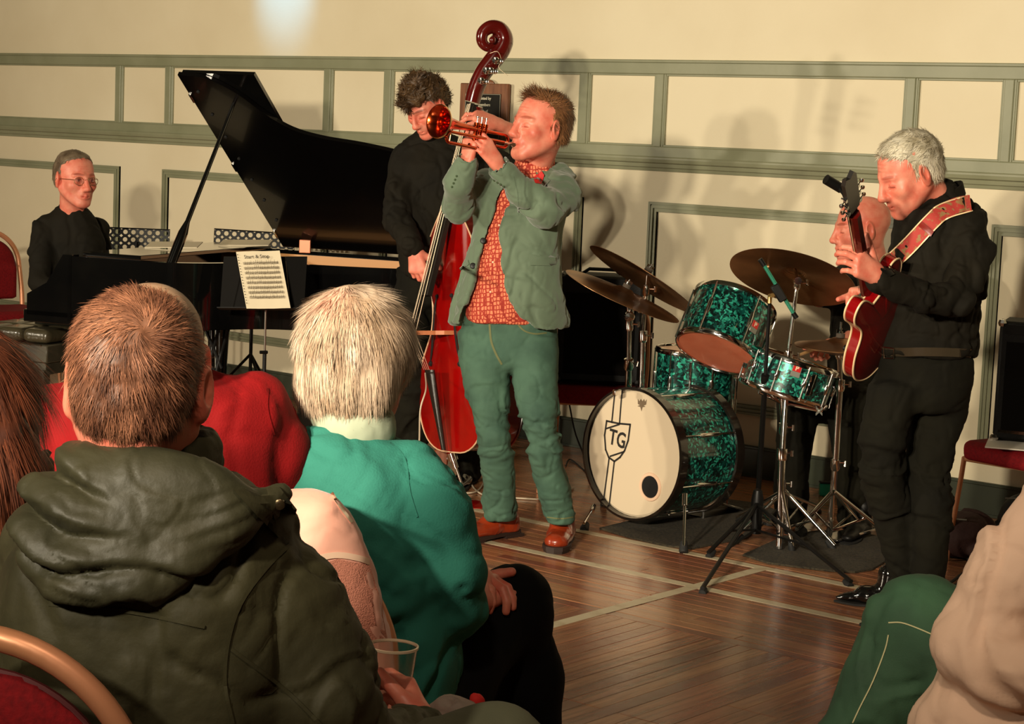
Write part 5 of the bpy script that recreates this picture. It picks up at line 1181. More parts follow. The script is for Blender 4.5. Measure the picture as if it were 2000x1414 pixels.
# cymbals
M_cym = mat('aged_bronze_cymbal', srgb(176, 130, 88), .3, metal=.9, noise=(5, srgb(104, 68, 44), .35, .75), bump=(90, .12, .002))
def cym_mat():
    M = M_cym; nt = M.node_tree; N = nt.nodes; L = nt.links; B = N['Principled BSDF']; tc = N.new('ShaderNodeTexCoord'); w_ = N.new('ShaderNodeTexWave'); w_.wave_type = 'RINGS'; w_.rings_direction = 'SPHERICAL'; w_.inputs['Scale'].default_value = 60
    L.new(tc.outputs['Object'], w_.inputs[0]); b = N.new('ShaderNodeBump'); b.inputs['Strength'].default_value = .25; b.inputs['Distance'].default_value = .0015; L.new(w_.outputs['Fac'], b.inputs['Height']); L.new(b.outputs[0], B.inputs['Normal']); B.inputs['Anisotropic'].default_value = .6
cym_mat()
def cymbal(name, label, c, n, R):
    n = unit(n); t = thing(name, label, 'cymbal', c)
    pr = [(.006, .026), (.03, .024), (.05, .012), (.06, .008), (R*.6, .0015), (R, -.012)]
    part('plate', M_cym, t, MB().lathe(c, n, pr+[(r, h-.0015) for r, h in pr[::-1]], 72, close=True), ang=70)
    part('felt', mat('grey_felt', srgb(70, 60, 50), .9), t, MB().lathe(c+n*.027, n, [(0, 0), (.018, 0), (.018, .016), (0, .016)], 16)); part('wing_nut', M_chrome, t, MB().lathe(c+n*.043, n, [(0, 0), (.009, 0), (.009, .010), (.004, .012), (.004, .022), (0, .023)], 12).box(c+n*.052, (.017, .003, .006), np.cross(n, FH), FH, n))
    return t
cC1, nC1 = P(1258, 541, 8.3), V3(.50, .17, .85); cymbal('crash_cymbal', 'steeply tilted crash cymbal, upper of the two left of the rack tom', cC1, nC1, .265)
cC2, nC2 = P(1218, 573, 8.15), V3(.36, -.07, .92); cymbal('crash_cymbal', 'thin bronze cymbal nearest the trumpeter, lower of the two left of the rack tom', cC2, nC2, .26)
cC3, nC3 = P(1549, 537, 7.95), V3(.24, .42, .88); cymbal('ride_cymbal', 'large ride cymbal seen from below in front of the drummer', cC3, nC3, .262)
cC4 = P(1640, 672, 7.78)
hh_ = cymbal('hi_hat', 'pair of small hi-hat cymbals beside the red guitar', cC4, V3(.03, -.03, 1), .18)
part('bottom_plate', M_cym, hh_, MB().lathe(cC4-ZH*.028, -ZH, [(.006, .02), (.05, .012), (.11, .0), (.18, -.012), (.18, -.0135), (.05, .010)], 60, close=True), ang=70)
def stand(name, label, pts, rr, feet=None, hub=None, cat='stand', M=None, legM=None, foot_r=.012):
    M = M or M_chrome; t = thing(name, label, cat, np.array(pts[-1])*[1, 1, 0])
    for i in range(len(pts)-1):
        part('pole', M, t, MB().tube([pts[i], pts[i+1]], rr[i], 14))
        if i: part('clamp', M, t, MB().lathe(pts[i], unit(pts[i+1]-pts[i]), [(0, -.01), (rr[i]+.006, -.008), (rr[i]+.007, .03), (rr[i]+.003, .04), (0, .041)], 14).tube([pts[i]+ZH*-.01, pts[i]+RH*.035-ZH*.01], .004, 8).box(pts[i]+RH*.04-ZH*.01, (.004, .005, .012)))
    if feet:
        h = np.array(pts[-1]) if hub is None else hub
        for f in feet:
            l = part('leg', legM or M, t, MB().tube([h+ZH*.0, f+ZH*.02], .0085, 10)); part('brace', legM or M, l, MB().tube([h*.45+f*.55+ZH*.01, np.array([h[0], h[1], max(h[2]-.16, .06)])], .005, 8)); part('rubber_foot', M_rubber, l, MB().lathe(f, unit(h-f), [(0, 0), (foot_r, .002), (foot_r+.002, .02), (.009, .05), (0, .051)], 12))
    return t
stand('cymbal_stand', 'chrome cymbal stand under the upper tilted crash cymbal', [cC1+unit(nC1)*.03, P(1262, 560, 8.28), P(1256, 650, 8.28), P(1250, 860, 8.3)], [.005, .008, .012], [P(1220, 930, 8.6)*[1, 1, 0], P(1290, 930, 8.6)*[1, 1, 0]], P(1250, 850, 8.3))
stand('cymbal_stand', 'thick chrome stand with round clamp under the lower left cymbal', [cC2+unit(nC2)*.045, P(1231, 600, 8.16), P(1229, 628, 8.16), P(1228, 705, 8.16), P(1224, 900, 8.3)], [.006, .010, .010, .014], [P(1180, 920, 8.5)*[1, 1, 0], P(1270, 930, 8.7)*[1, 1, 0]], P(1224, 880, 8.3))
part('round_clamp', M_chrome, bpy.data.objects['cymbal_stand.001'], MB().lathe(P(1230, 619, 8.1), FH, [(0, 0), (.018, .002), (.022, .01), (.022, .04), (0, .042)], 20))
b3 = G(1522, 1076); stand('cymbal_stand', 'tall chrome stand carrying the large ride cymbal', [cC3+unit(nC3)*.03, P(1558, 546, 7.80), P(1540, 690, 7.78), P(1528, 880, 7.72), b3+ZH*.01], [.006, .008, .012, .015], [G(1440, 1020), G(1600, 1000), b3+V3(.05, -.02, 0)], P(1527, 960, 7.7))
part('tilter', M_chrome, bpy.data.objects['cymbal_stand.002'], MB().lathe(P(1558, 548, 7.78), FH, [(0, -.012), (.015, -.012), (.018, -.004), (.018, .012), (0, .014)], 16))
b4 = G(1618, 1064); stand('hi_hat_stand', 'chrome hi-hat stand with footplate below the hi-hat cymbals', [cC4+ZH*.09, cC4-ZH*.02, P(1641, 745, 7.78), P(1632, 900, 7.78), b4+ZH*.02], [.004, .010, .013, .013], [G(1690, 1045), G(1740, 1060), G(1560, 1040)], P(1630, 960, 7.76))
part('foot_plate', M_chrome, bpy.data.objects['hi_hat_stand'], MB().box(b4+V3(.10, .09, .035), (.12, .045, .005), unit(V3(.8, .6, .12)), unit(V3(-.6, .8, 0)), bev=.002))
b5 = P(1536, 900, 7.85)*[1, 1, 0]; stand('snare_stand', 'chrome snare stand with basket arms under the snare drum', [sc_-unit(axS)*.09, P(1530, 830, 7.84), P(1527, 940, 7.85), b5+ZH*.1], [.012, .012, .012], [b5+V3(-.2, -.05, 0), b5+V3(.2, -.1, 0), b5+V3(.05, .2, 0)], b5+ZH*.22)
ss = bpy.data.objects['snare_stand']
for a in (.3, 2.4, 4.5):
    e = sc_-unit(axS)*.09+(Xs*math.cos(a)+Ys*math.sin(a))*.17; part('basket_arm', M_chrome, ss, MB().tube([sc_-unit(axS)*.11, e, e+unit(axS)*.035], .006, 8))
part('wing_bolt', M_badges, ss, MB().box(P(1600, 803, 7.6), (.018, .004, .005), unit(V3(.7, 0, .7)), FH).box(P(1600, 803, 7.6), (.018, .004, .005), unit(V3(.7, 0, -.7)), FH).ball(P(1600, 803, 7.6), .008, 8))
# kick pedal
kp = thing('kick_pedal', 'black and chrome kick pedal on the mat behind the bass drum', 'pedal', P(1470, 1010, 7.9)*[1, 1, 0])
kc = bdc-bdx*(bH+.05); kc = kc*[1, 1, 0]
part('base_plate', M_blackp, kp, MB().box(kc-bdx*.14+ZH*.008, (.15, .05, .005), bdx, np.cross(ZH, bdx), bev=.002)); part('foot_board', M_chrome, kp, MB().box(kc-bdx*.16+ZH*.05, (.13, .042, .005), unit(bdx+ZH*.25), np.cross(ZH, bdx), bev=.002))
for e in (-1, 1): part('upright', M_chrome, kp, MB().tube([kc+np.cross(ZH, bdx)*.05*e, kc+np.cross(ZH, bdx)*.05*e+ZH*.2], .008, 8))
part('beater', M_chrome, kp, MB().tube([kc+np.cross(ZH, bdx)*.05+ZH*.19, kc-np.cross(ZH, bdx)*.05+ZH*.19], .006, 8).tube([kc+ZH*.19, kc+ZH*.32-bdx*.02], .004, 8).ball(kc+ZH*.33-bdx*.01, (.025, .025, .025), 12))
# drum throne
th = thing('drum_throne', 'low round drum throne hidden beneath the drummer', 'stool', P(1700, 900, 8.65)*[1, 1, 0]); tb = P(1700, 830, 8.65)
part('seat', M_blackp, th, MB().lathe(tb, ZH, [(0, -.05), (.15, -.05), (.17, -.02), (.165, .0), (0, .008)], 30))
part('pole', M_chrome, th, MB().tube([tb-ZH*.04, tb*[1, 1, 0]+ZH*.12], .014, 12))
for f in (P(1558, 1005, 7.95)*[1, 1, 0], tb*[1, 1, 0]+V3(.22, .1, 0), tb*[1, 1, 0]+V3(.05, -.28, 0)):
    l = part('leg', M_chrome, th, MB().tube([tb*[1, 1, 0]+ZH*.26, f+ZH*.04], .009, 10)); part('rubber_foot', M_rubber, l, MB().lathe(f, unit(tb*[1, 1, 0]+ZH*.26-f), [(0, 0), (.022, .002), (.026, .02), (.02, .075), (0, .08)], 14))
# mats
M_mat = mat('dark_carpet_mat', srgb(62, 54, 38), .95, noise=(90, srgb(34, 30, 22), .4, .65), bump=(160, .8, .006))
def floor_mat(label, pts):
    V = [G(*p)*[1, 1, 0] for p in pts]; c = np.mean(V, 0); mb = MB(); k = len(V)
    mb.add([v+ZH*.001 for v in V]+[v*.995+c*.005+ZH*.008 for v in V], [tuple(range(k)), tuple(range(k, 2*k))]+[(i, (i+1) % k, k+(i+1) % k, k+i) for i in range(k)])
    tag(part('carpet_mat', M_mat, None, mb, smooth=False), label, 'mat')
floor_mat('dark carpet mat lying under the bass drum', [(1170, 1034), (1230, 1052), (1300, 1068), (1350, 1074), (1400, 1064), (1460, 1052), (1520, 1000), (1480, 985), (1400, 975), (1330, 990), (1250, 1015)])
floor_mat('dark carpet mat under the hi-hat stand and ride cymbal stand', [(1450, 1086), (1500, 1102), (1560, 1110), (1620, 1117), (1670, 1120), (1705, 1114), (1728, 1100), (1730, 1052), (1690, 1045), (1600, 1038), (1530, 1050)])
tb_ = thing('teal_box', 'small teal box on the floor behind the throne leg', 'box', G(1612, 968)); part('case', mat('teal_plastic', srgb(30, 150, 120), .4), tb_, MB().box(G(1612, 968)+ZH*.03, (.03, .02, .03), RH, FH, bev=.006)); part('lid', M_rubber, tb_, MB().box(G(1612, 968)+ZH*.063, (.031, .021, .004), RH, FH, bev=.002))
# microphone stand in front
b6 = G(1476, 1046)*[1, 1, 0]; mt = P(1503, 592, 7.62)
ms = stand('microphone_stand', 'black microphone stand with tripod feet in front of the drum kit', [mt, P(1495, 735, 7.68), b6+ZH*.12], [.0075, .011], [G(1371, 1160), G(1662, 1146), G(1383, 1089)], P(1478, 985, 7.80), M=M_blackp, legM=M_blackp, foot_r=.014)
part('hub', M_blackp, ms, MB().lathe(P(1478, 1000, 7.82), ZH, [(0, -.09), (.022, -.088), (.024, -.02), (.026, .05), (.018, .09), (0, .1)], 16))
cl = thing('clip_holder', 'slim teal bar in a black clamp on top of the microphone stand', 'holder', mt)
part('bar', mat('teal_metal', srgb(70, 170, 140), .25, metal=.6), cl, MB().tube([P(1490, 514, 7.56), P(1553, 617, 7.56)], .0075, 12)); part('bar_cap', M_blackp, cl, MB().tube([P(1484, 506, 7.56), P(1493, 519, 7.56)], .010, 10)); part('bar_cap', M_blackp, cl, MB().tube([P(1549, 611, 7.56), P(1556, 621, 7.56)], .010, 10))
cd_ = unit(P(1553, 617, 7.56)-P(1490, 514, 7.56)); part('clamp', M_blackp, cl, MB().box(P(1521, 572, 7.55), (.036, .017, .014), cd_, np.cross(cd_, FH), FH, bev=.004)); part('thumb_screw', mat('brass_screw', srgb(190, 150, 90), .3, metal=.8), cl, MB().tube([mt, mt+ZH*.03, P(1509, 577, 7.58)], .009, 10))
# ================================================================ grand piano
M_strw = mat('spruce_soundboard', srgb(206, 150, 96), .35, coat=.3); M_paper = mat('sheet_paper', srgb(214, 200, 170), .7)
M_iron = mat('gold_iron_plate', srgb(150, 112, 60), .35, metal=.5)
pa = P(125, 487, 9.12); pa = G(125, 487, .985); U_ = unit(V3(.935, -.355, 0)); Nn = np.array([-U_[1], U_[0], 0])   # U_ keyboard to tail, Nn treble to bass side
pa = V3(-2.13, 9.25, 0)
PZ0, PZ1, PW = .64, .955, 1.42
TPn = lambda u, n, z: pa+U_*u+Nn*n+ZH*z
pianoL = 1.86
pout = [(0, 0), (.40, 0), (.54, .02), (.66, .12), (.76, .28), (.86, .39), (1.0, .45), (1.2, .49), (1.42, .56), (1.6, .68), (1.73, .85), (1.79, 1.05), (1.79, 1.25), (1.74, 1.37), (1.62, PW), (0, PW)]
pin = [(u, n) for u, n in pout]
piano = thing('grand_piano', 'black lacquered grand piano with its lid propped open', 'piano', TPn(.9, .7, 0))
def closed(poly): return [np.array([a, b]) for a, b in poly]
def offset(poly, d):
    c = closed(poly); out = []
    for i in range(len(c)):
        a, b, e = c[i-1], c[i], c[(i+1) % len(c)]; t1 = unit(b-a); t2 = unit(e-b); n_ = unit(np.array([-t1[1]-t2[1], t1[0]+t2[0]])); k = 1/max(.5, n_@np.array([-t1[1], t1[0]])); out.append(b+n_*d*k)
    return out
def wallring(mb, po, pi_, z0, z1, skip=()):
    k = len(po); V = [TPn(*p, z0) for p in po]+[TPn(*p, z1) for p in po]+[TPn(*p, z0) for p in pi_]+[TPn(*p, z1) for p in pi_]
    F = []
    for i in range(k):
        if i in skip: continue
        j = (i+1) % k; F += [(i, j, k+j, k+i), (2*k+i, 3*k+i, 3*k+j, 2*k+j), (k+i, k+j, 3*k+j, 3*k+i), (i, 2*k+i, 2*k+j, j)]
    return mb.add(V, F)
# smooth the curved side
cp = curve_pts([np.array([a, b, 0]) for a, b in pout[1:-1]], 66); pol = [(0., 0.)]+[(p[0], p[1]) for p in cp]+[(0., PW)]
part('rim', M_black, piano, wallring(MB(), pol, offset(pol, .045), PZ0, PZ1, skip=(len(pol)-1,)), ang=50)
part('inner_rim', M_strw, piano, wallring(MB(), offset(pol, .045), offset(pol, .06), .82, PZ1-.02, skip=(len(pol)-1,)), ang=50, label='pale wooden inner rim')
sbp = offset(pol, .05); part('soundboard', M_strw, piano, MB().prism([tuple(p) for p in sbp if p[0] > .3], TPn(0, 0, .80), U_, Nn, ZH, .012), smooth=False)
part('iron_plate', M_iron, piano, MB().prism([tuple(p) for p in offset(pol, .13) if p[0] > .38], TPn(0, 0, .86), U_, Nn, ZH, .01), smooth=False)
part('case_bottom', M_black, piano, MB().prism([tuple(p) for p in offset(pol, .01)], TPn(0, 0, PZ0-.004), U_, Nn, ZH, .02), smooth=False)
part('key_bed', M_black, piano, MB().box(TPn(-.11, PW/2, .655), (.14, PW/2, .03), U_, Nn, bev=.004))
for n_ in (.03, PW-.03): part('cheek', M_black, piano, MB().prism([(-.23, .0), (.02, .0), (.02, .30), (-.03, .30), (-.12, .16), (-.23, .10)], TPn(0, n_-.03, .66), U_, ZH, Nn, .06), smooth=False)
part('fall_board', M_black, piano, MB().box(TPn(.05, PW/2, .86), (.01, PW/2-.07, .10), U_, Nn, bev=.002)); part('music_shelf', M_black, piano, MB().box(TPn(.20, PW/2, .965), (.16, PW/2-.06, .010), U_, Nn, bev=.003))
M_ivory = mat('ivory_key', srgb(226, 218, 196), .25, coat=.3)
nk = 52; kw = (PW-.16)/nk
for i in range(nk): part('white_key', M_ivory, piano, MB().box(TPn(-.11, .08+kw*(i+.5), .70), (.075, kw/2-.0006, .010), U_, Nn))
for i in range(nk-1):
    if (i+2) % 7 in (0, 3): continue
    part('black_key', M_ebony, piano, MB().box(TPn(-.08, .08+kw*(i+1), .714), (.045, .0045, .008), U_, Nn))
# lid: hinged along the bass side, front flap folded back on it
th_ = math.radians(37.5); ld = -Nn*math.cos(th_)+ZH*math.sin(th_); ln_ = np.cross(U_, ld); ln_ = ln_ if ln_[2] > 0 else -ln_
hg0 = TPn(0, PW, PZ1+.012)
TL = lambda u, d, t=0: hg0+U_*u+ld*d+ln_*t
SCAL = 1.0
lid = [(u, (PW-n_)*SCAL) for u, n_ in pol if u >= .38]; lid = [(.40, PW*SCAL)]+[p for p in lid if p[0] > .42 and p[1] > .001]+[(lid[-2][0], 0), (.40, 0)]
lid2 = [(.40, 0), (.40, PW)]+[(u, PW-n_) for u, n_ in pol[1:-1] if PW-n_ > .02]+[(1.62, 0)]
M_lidb = mat('black_lid_lacquer', srgb(7, 6, 6), .2, coat=.3)
part('lid', M_lidb, piano, MB().prism(lid2, hg0, U_, ld, ln_, .02), smooth=False)
part('lid_front_flap', M_black, piano, MB().prism([(.41, .02), (.41, PW-.01), (.80, PW-.01), (.80, .02)], TL(0, 0, .023), U_, ld, ln_, .018), smooth=False)
for d_ in (.12, .7, 1.25): part('lid_hinge', M_chrome, piano, MB().box(TL(.405, d_, -.004), (.006, .03, .004), U_, ld, ln_))
M_block = mat('copper_hinge_block', srgb(208, 130, 96), .35, metal=.3)
part('hinge_block', M_block, piano, MB().box(P(596, 481, 10.3), (.030, .02, .035), RH, FH, ZH, bev=.003)); part('hinge_block', M_block, piano, MB().box(P(600, 466, 10.33), (.030, .012, .010), unit(V3(.9, 0, -.3)), FH, bev=.003))
for d_ in np.linspace(.25, 1.3, 7): part('rubber_button', M_rubber, piano, MB().lathe(TL(.46, d_, 0), -ln_, [(0, 0), (.008, 0), (.008, .006), (0, .008)], 10))
pt = TL(.62, PW-.20, 0); pb = TPn(.52, .06, PZ1-.02)
part('lid_prop', M_black, piano, MB().tube([pb, pb+(pt-pb)*.13, pb+(pt-pb)*.2, pb+(pt-pb)*.27, pt], [.024, .026, .024, .012, .009], 10, flat=(U_, 1.)))
for u, n_ in ((.12, .16), (.12, PW-.16), (1.5, 1.1)):
    l = part('leg', M_black, piano, MB().lathe(TPn(u, n_, 0), ZH, [(.03, .08), (.034, .10), (.036, .2), (.05, .5), (.07, .58), (.075, .66), (0, .66)], 24)); part('castor', mat('brass_castor', srgb(170, 120, 50), .3, metal=.9), l, MB().lathe(TPn(u, n_, 0.035)-U_*.012, U_, [(0, 0), (.035, 0), (.035, .024), (0, .024)], 18).tube([TPn(u, n_, .03), TPn(u, n_, .09)], .012, 8))
part('pedal_lyre', M_black, piano, MB().box(TPn(.35, PW/2, .12), (.05, .14, .05), U_, Nn, bev=.006).tube([TPn(.35, PW/2-.07, .15), TPn(.35, PW/2-.05, .64)], .018, 10).tube([TPn(.35, PW/2+.07, .15), TPn(.35, PW/2+.05, .64)], .018, 10))
for i in (-1, 0, 1): part('pedal', mat('brass_pedal', srgb(200, 150, 70), .2, metal=1.), piano, MB().box(TPn(.26, PW/2+i*.06, .07), (.05, .012, .005), U_, Nn, bev=.002))
# bench
M_leath = mat('worn_black_leather_seat', srgb(66, 60, 44), .28, coat=.35, bump=(24, .35, .01))
M_satin = mat('dark_grey_bench_wood', srgb(70, 64, 50), .4, noise=(9, srgb(50, 46, 36), .4, .7))
bU = unit(V3(.935, -.355, 0)); bV = np.cross(ZH, bU); bc = P(62, 655, 9.65); btop = .60
bn_ = thing('piano_bench', 'adjustable piano bench with buttoned black leather top beside the pianist', 'bench', bc*[1, 1, 0]+bV*.30-RH*.10)
bo_ = P(44, 655, 9.6)*[1, 1, 0]-bU*.09
TBn = lambda a, b, z: bo_+bU*a+bV*b+ZH*z
zt = P(62, 640, 9.65)[2]
for i in range(-1, 2):
    for j in range(3):
        s = SDF(.008, .02); s.box(TBn(i*.155+.0, .10+j*.19, zt-.035), (.077, .095, .035), np.stack([bU, bV, ZH], 1), rad=.03); V, Q = s.mesh(1); put('seat_cushion', mesh_np('seat_cushion', V, Q), M_leath, bn_)
part('seat_frame', M_satin, bn_, MB().box(TBn(0, .29, zt-.12), (.232, .285, .045), bU, bV, bev=.006)); part('apron', M_satin, bn_, MB().box(TBn(0, .29, zt-.195), (.215, .27, .032), bU, bV, bev=.004))
for a in (-.19, .19):
    for b in (.03, .55): part('leg', M_satin, bn_, MB().box(TBn(a, b, (zt-.2)/2), (.027, .027, (zt-.2)/2), bU, bV, bev=.004))
kn = part('height_knob', M_satin, bn_, MB().lathe(P(20, 687, 9.58), -bV, [(0, 0), (.028, .0), (.032, .012), (.028, .03), (0, .034)], 20))
for i in range(7): part('upholstery_nail', M_chrome, bn_, MB().ball(TBn(-.2+i*.066, .002, zt-.078), .005, 8))
# ================================================================ banquet chair
def banquet(label, loc, rz, group=None, back=True, sc=1.0, cover=None):
    t = thing('banquet_chair', label, 'chair', (loc[0], loc[1], 0), group, rz)
    L = lambda x, y, z: np.array([x, y, z])*sc
    def pt(n_, M, mb, **k): return part(n_, M, t, mb, local=True, **k)
    s = SDF(.009, .02); s.box(L(0, 0, .455), (.215*sc, .21*sc, .035*sc), rad=.03); s.box(L(0, .19, .445), (.19*sc, .04*sc, .03*sc), rad=.02); V, Q = s.mesh(1); put('seat', mesh_np('seat', V, Q), M_redf, t, local=True)
    pt('seat_frame', M_gold, MB().tube([L(a, b, .415) for a, b in ((-.2, -.2), (.2, -.2), (.2, .2), (-.2, .2))], .011, 8, closed=True))
    for e in (-1, 1):
        pt('leg', M_gold, MB().tube([L(e*.20, .20, .42), L(e*.205, .205, .34), L(e*.225, .235, 0)], .0115, 10, flat=((1, 0, 0), .8)))
        pt('leg', M_gold, MB().tube([L(e*.20, -.20, .42), L(e*.205, -.21, .34), L(e*.225, -.27, 0)], .0115, 10, flat=((1, 0, 0), .8)))
    arc = [L(-.20, -.19, .40), L(-.205, -.21, .55), L(-.20, -.235, .70)]+[L(-.20*math.cos(a), -.24-.02*math.sin(a), .72+.20*math.sin(a)) for a in np.linspace(0, math.pi, 13)]+[L(.20, -.235, .70), L(.205, -.21, .55), L(.20, -.19, .40)]
    pt('back_frame', M_gold, MB().tube(curve_pts(arc, 60), .0145*sc, 10))
    s = SDF(.009, .02); s.ell(L(0, -.238, .70), (.175*sc, .03*sc, .18*sc)); s.box(L(0, -.225, .62), (.172*sc, .028*sc, .10*sc), rad=.022)
    V, Q = s.mesh(1); put('back_pad', mesh_np('back_pad', V, Q), M_redf, t, local=True)
    pt('back_piping', mat('dark_red_piping', srgb(84, 8, 12), .7), MB().tube(curve_pts([L(-.172, -.225, .53), L(-.175, -.232, .70)]+[L(-.172*math.cos(a), -.238, .71+.165*math.sin(a)) for a in np.linspace(.2, math.pi-.2, 9)]+[L(.175, -.232, .70), L(.172, -.225, .53)], 40), .005, 6))
    return t
# facing angle: chair local +y is its front
def rz_of(v): return math.atan2(v[1], v[0])-math.pi/2
c1 = P(14, 620, 11.3); banquet('red banquet chair with gold frame behind the pianist against the wall', c1, rz_of(V3(.55, -.6, 0)))
c2 = G(1902, 1118); c2c = c2+V3(.26, .16, 0); banquet('red banquet chair by the wall carrying the small amplifier, right of the guitarist', c2c, rz_of(V3(-.75, -.55, 0)))
c3 = P(1165, 800, 8.95)*[1, 1, 0]; banquet('red banquet chair behind the trumpet player carrying a black amplifier', c3, rz_of(V3(-.15, -1, 0)))
# amplifiers
M_tolex = mat('black_vinyl_amp_cover', srgb(11, 10, 9), .6, spec=.25, bump=(220, .4, .003)); M_grill = mat('dark_speaker_cloth', srgb(14, 12, 10), .95, spec=.1, bump=(500, .5, .003))
def amp(name, label, c, half, fwd, chrome_strip=False, tilt=0.):
    f = unit(fwd*[1, 1, 0]); x = np.cross(f, ZH); z = ZH
    if tilt: z = unit(ZH-f*tilt*-1*-1); f = np.cross(z, x)
    t = thing(name, label, 'amplifier', c-z*half[2])
    part('cabinet', M_tolex, t, MB().box(c, half, x, f, z, bev=.012)); part('speaker_cloth', M_grill, t, MB().box(c+f*(half[1]+.001)-z*.02, (half[0]-.03, .003, half[2]-.06), x, f, z, bev=.001))
    part('top_handle', M_rubber, t, MB().tube([c+z*half[2]+x*-.09, c+z*(half[2]+.022)+x*-.06, c+z*(half[2]+.022)+x*.06, c+z*half[2]+x*.09], .008, 8))
    for a in (-1, 1):
        for b in (-1, 1): part('corner_cap', M_blackp if not chrome_strip else M_chrome, t, MB().ball(c+x*a*(half[0]-.008)+f*(half[1]-.008)+z*b*(half[2]-.008), .018, 8))
    if chrome_strip: part('trim_strip', M_chrome, t, MB().box(c+f*(half[1]+.002)-z*(half[2]-.035), (half[0]-.02, .003, .006), x, f, z)); part('control_panel', M_blackp, t, MB().box(c+f*(half[1]+.002)+z*(half[2]-.03), (half[0]-.02, .003, .018), x, f, z))
    return t
ca = P(1170, 672, 8.95); ca[2] = .50+.25; amp('guitar_amplifier', 'large black amplifier standing on the red chair behind the trumpet player', ca, (.19, .13, .245), V3(-.05, -1, 0))
cb2 = c2c+ZH*(.49+.235)+V3(.075, .05, 0); cb2 = np.array([cb2[0], cb2[1], .735]); amp('guitar_amplifier', 'black amplifier with chrome strip standing on the chair at the right wall', cb2, (.23, .12, .235), V3(-.35, -.95, 0), True)
tag(part('paper_sheet', mat('white_paper', srgb(222, 214, 200), .7), None, MB().box(c2c+np.array([0, 0, .494])-V3(.02, .05, 0), (.19, .17, .0025), unit(V3(1, -.3, 0)), unit(V3(.3, 1, 0)))), 'white paper lying on the red seat below the right hand amplifier', 'paper')
cs = P(672, 712, 9.9); amp('bass_amplifier', 'black speaker cabinet on the floor behind the white haired listener', np.array([cs[0], cs[1], .30]), (.20, .17, .30), V3(.35, -1, 0))
sc2 = thing('floor_speaker', 'small black ribbed speaker low behind the white haired listener\'s collar', 'speaker', P(752, 840, 9.3)*[1, 1, 0]); q0 = P(752, 800, 9.3); q0[2] = .15; part('cabinet', M_tolex, sc2, MB().box(q0, (.055, .06, .15), RH, FH, bev=.006))
for i in range(9): part('rib', M_rubber, sc2, MB().box(q0+ZH*(-.12+i*.03)-FH*.062, (.05, .004, .007), RH, FH))
# ================================================================ music stands
def perf_desk(name, label, p0, p1, h, rows, cols, tiltv, legs):
    x = unit(p1-p0); L = np.linalg.norm(p1-p0); t = thing(name, label, 'music stand', ((p0+p1)/2)*[1, 1, 0]); n_ = unit(np.cross(x, tiltv)); up = unit(tiltv)
    mb = MB(); hr = .013; dx = L/cols; dy = h/rows
    for r in range(rows):
        for c in range(cols):
            cc = p0+x*dx*(c+.5)-up*dy*(r+.5); K = 12; ring = [cc+x*hr*math.cos(a)+up*hr*math.sin(a) for a in np.arange(K)*2*math.pi/K]; sq = []
            for a in np.arange(K)*2*math.pi/K:
                ca_, sa_ = math.cos(a), math.sin(a); m_ = max(abs(ca_), abs(sa_)); sq.append(cc+x*dx/2*ca_/m_+up*dy/2*sa_/m_)
            base = [p for p in ring+sq]; mb.add(base, [(i, (i+1) % K, K+(i+1) % K, K+i) for i in range(K)])
    part('perforated_desk', M_blackp, t, mb, smooth=False); part('desk_edge', M_blackp, t, MB().tube([p0+n_*.002, p1+n_*.002, p1-up*h, p0-up*h], .004, 6, closed=True)); part('ledge', M_blackp, t, MB().box((p0+p1)/2-up*h-n_*.02*np.sign(n_@FH), (L/2, .025, .003), x, n_, up))
    m_ = (p0+p1)/2-up*h*.6+n_*.01; f = m_*[1, 1, 0]
    part('post', M_blackp, t, MB().tube([m_, f+ZH*.1], .010, 10))
    for a in (-1.0, 1.1, 3.2): part('leg', M_blackp, t, MB().tube([f+ZH*.32, f+V3(math.cos(a)*.28, math.sin(a)*.28, .01)], .008, 8))
    return t
perf_desk('music_stand', 'perforated black music stand behind the piano keys, beside the pianist', P(206, 444, 11.2), P(332, 449, 11.2), .13, 3, 8, unit(ZH+FH*.15), True)
perf_desk('music_stand', 'perforated black music stand behind the open piano, under the lid', P(419, 447, 11.0), P(576, 457, 10.95), .13, 3, 10, unit(ZH+FH*.15), True)
for i, (a, b, z) in enumerate(((300, 482, 10.2), (440, 478, 10.6))):
    tag(part('score_sheet', M_paper, None, MB().box(P(a+40, b-4, z-.35), (.13, .09, .002), unit(V3(1, .1, .03)), unit(V3(0, 1, .1))), smooth=False), ('open score sheet lying across the piano left of the lid prop', 'open score sheet lying inside the piano under the lid')[i], 'sheet music')
# front stand with the torn-off page
d0, d1 = P(437, 503, 9.06), P(600, 503, 8.97); dup_ = unit(ZH*.95+FH*.3); xx_ = unit(d1-d0); dn_ = unit(np.cross(xx_, dup_)); dn_ = dn_ if dn_@FH < 0 else -dn_
fs = thing('music_stand', 'black folding music stand holding the white lead sheet in front of the piano', 'music stand', P(513, 800, 8.97)*[1, 1, 0])
M_matt = mat('matt_black_sheet_metal', srgb(15, 13, 11), .7, spec=.12)
part('desk', M_matt, fs, MB().box((d0+d1)/2-dup_*.12, (np.linalg.norm(d1-d0)/2, .0015, .125), xx_, dn_, dup_)); part('ledge', M_blackp, fs, MB().box((d0+d1)/2-dup_*.247+dn_*.02+xx_*.02, (np.linalg.norm(d1-d0)/2+.02, .022, .002), xx_, dn_, dup_))
for e in (-1, 1): part('desk_arm', M_chrome, fs, MB().tube([(d0+d1)/2-dup_*.24+dn_*.004+xx_*.14*e, (d0+d1)/2+dup_*.0+dn_*.004+xx_*.10*e], .002, 6))
pm = P(519, 605, 8.97)
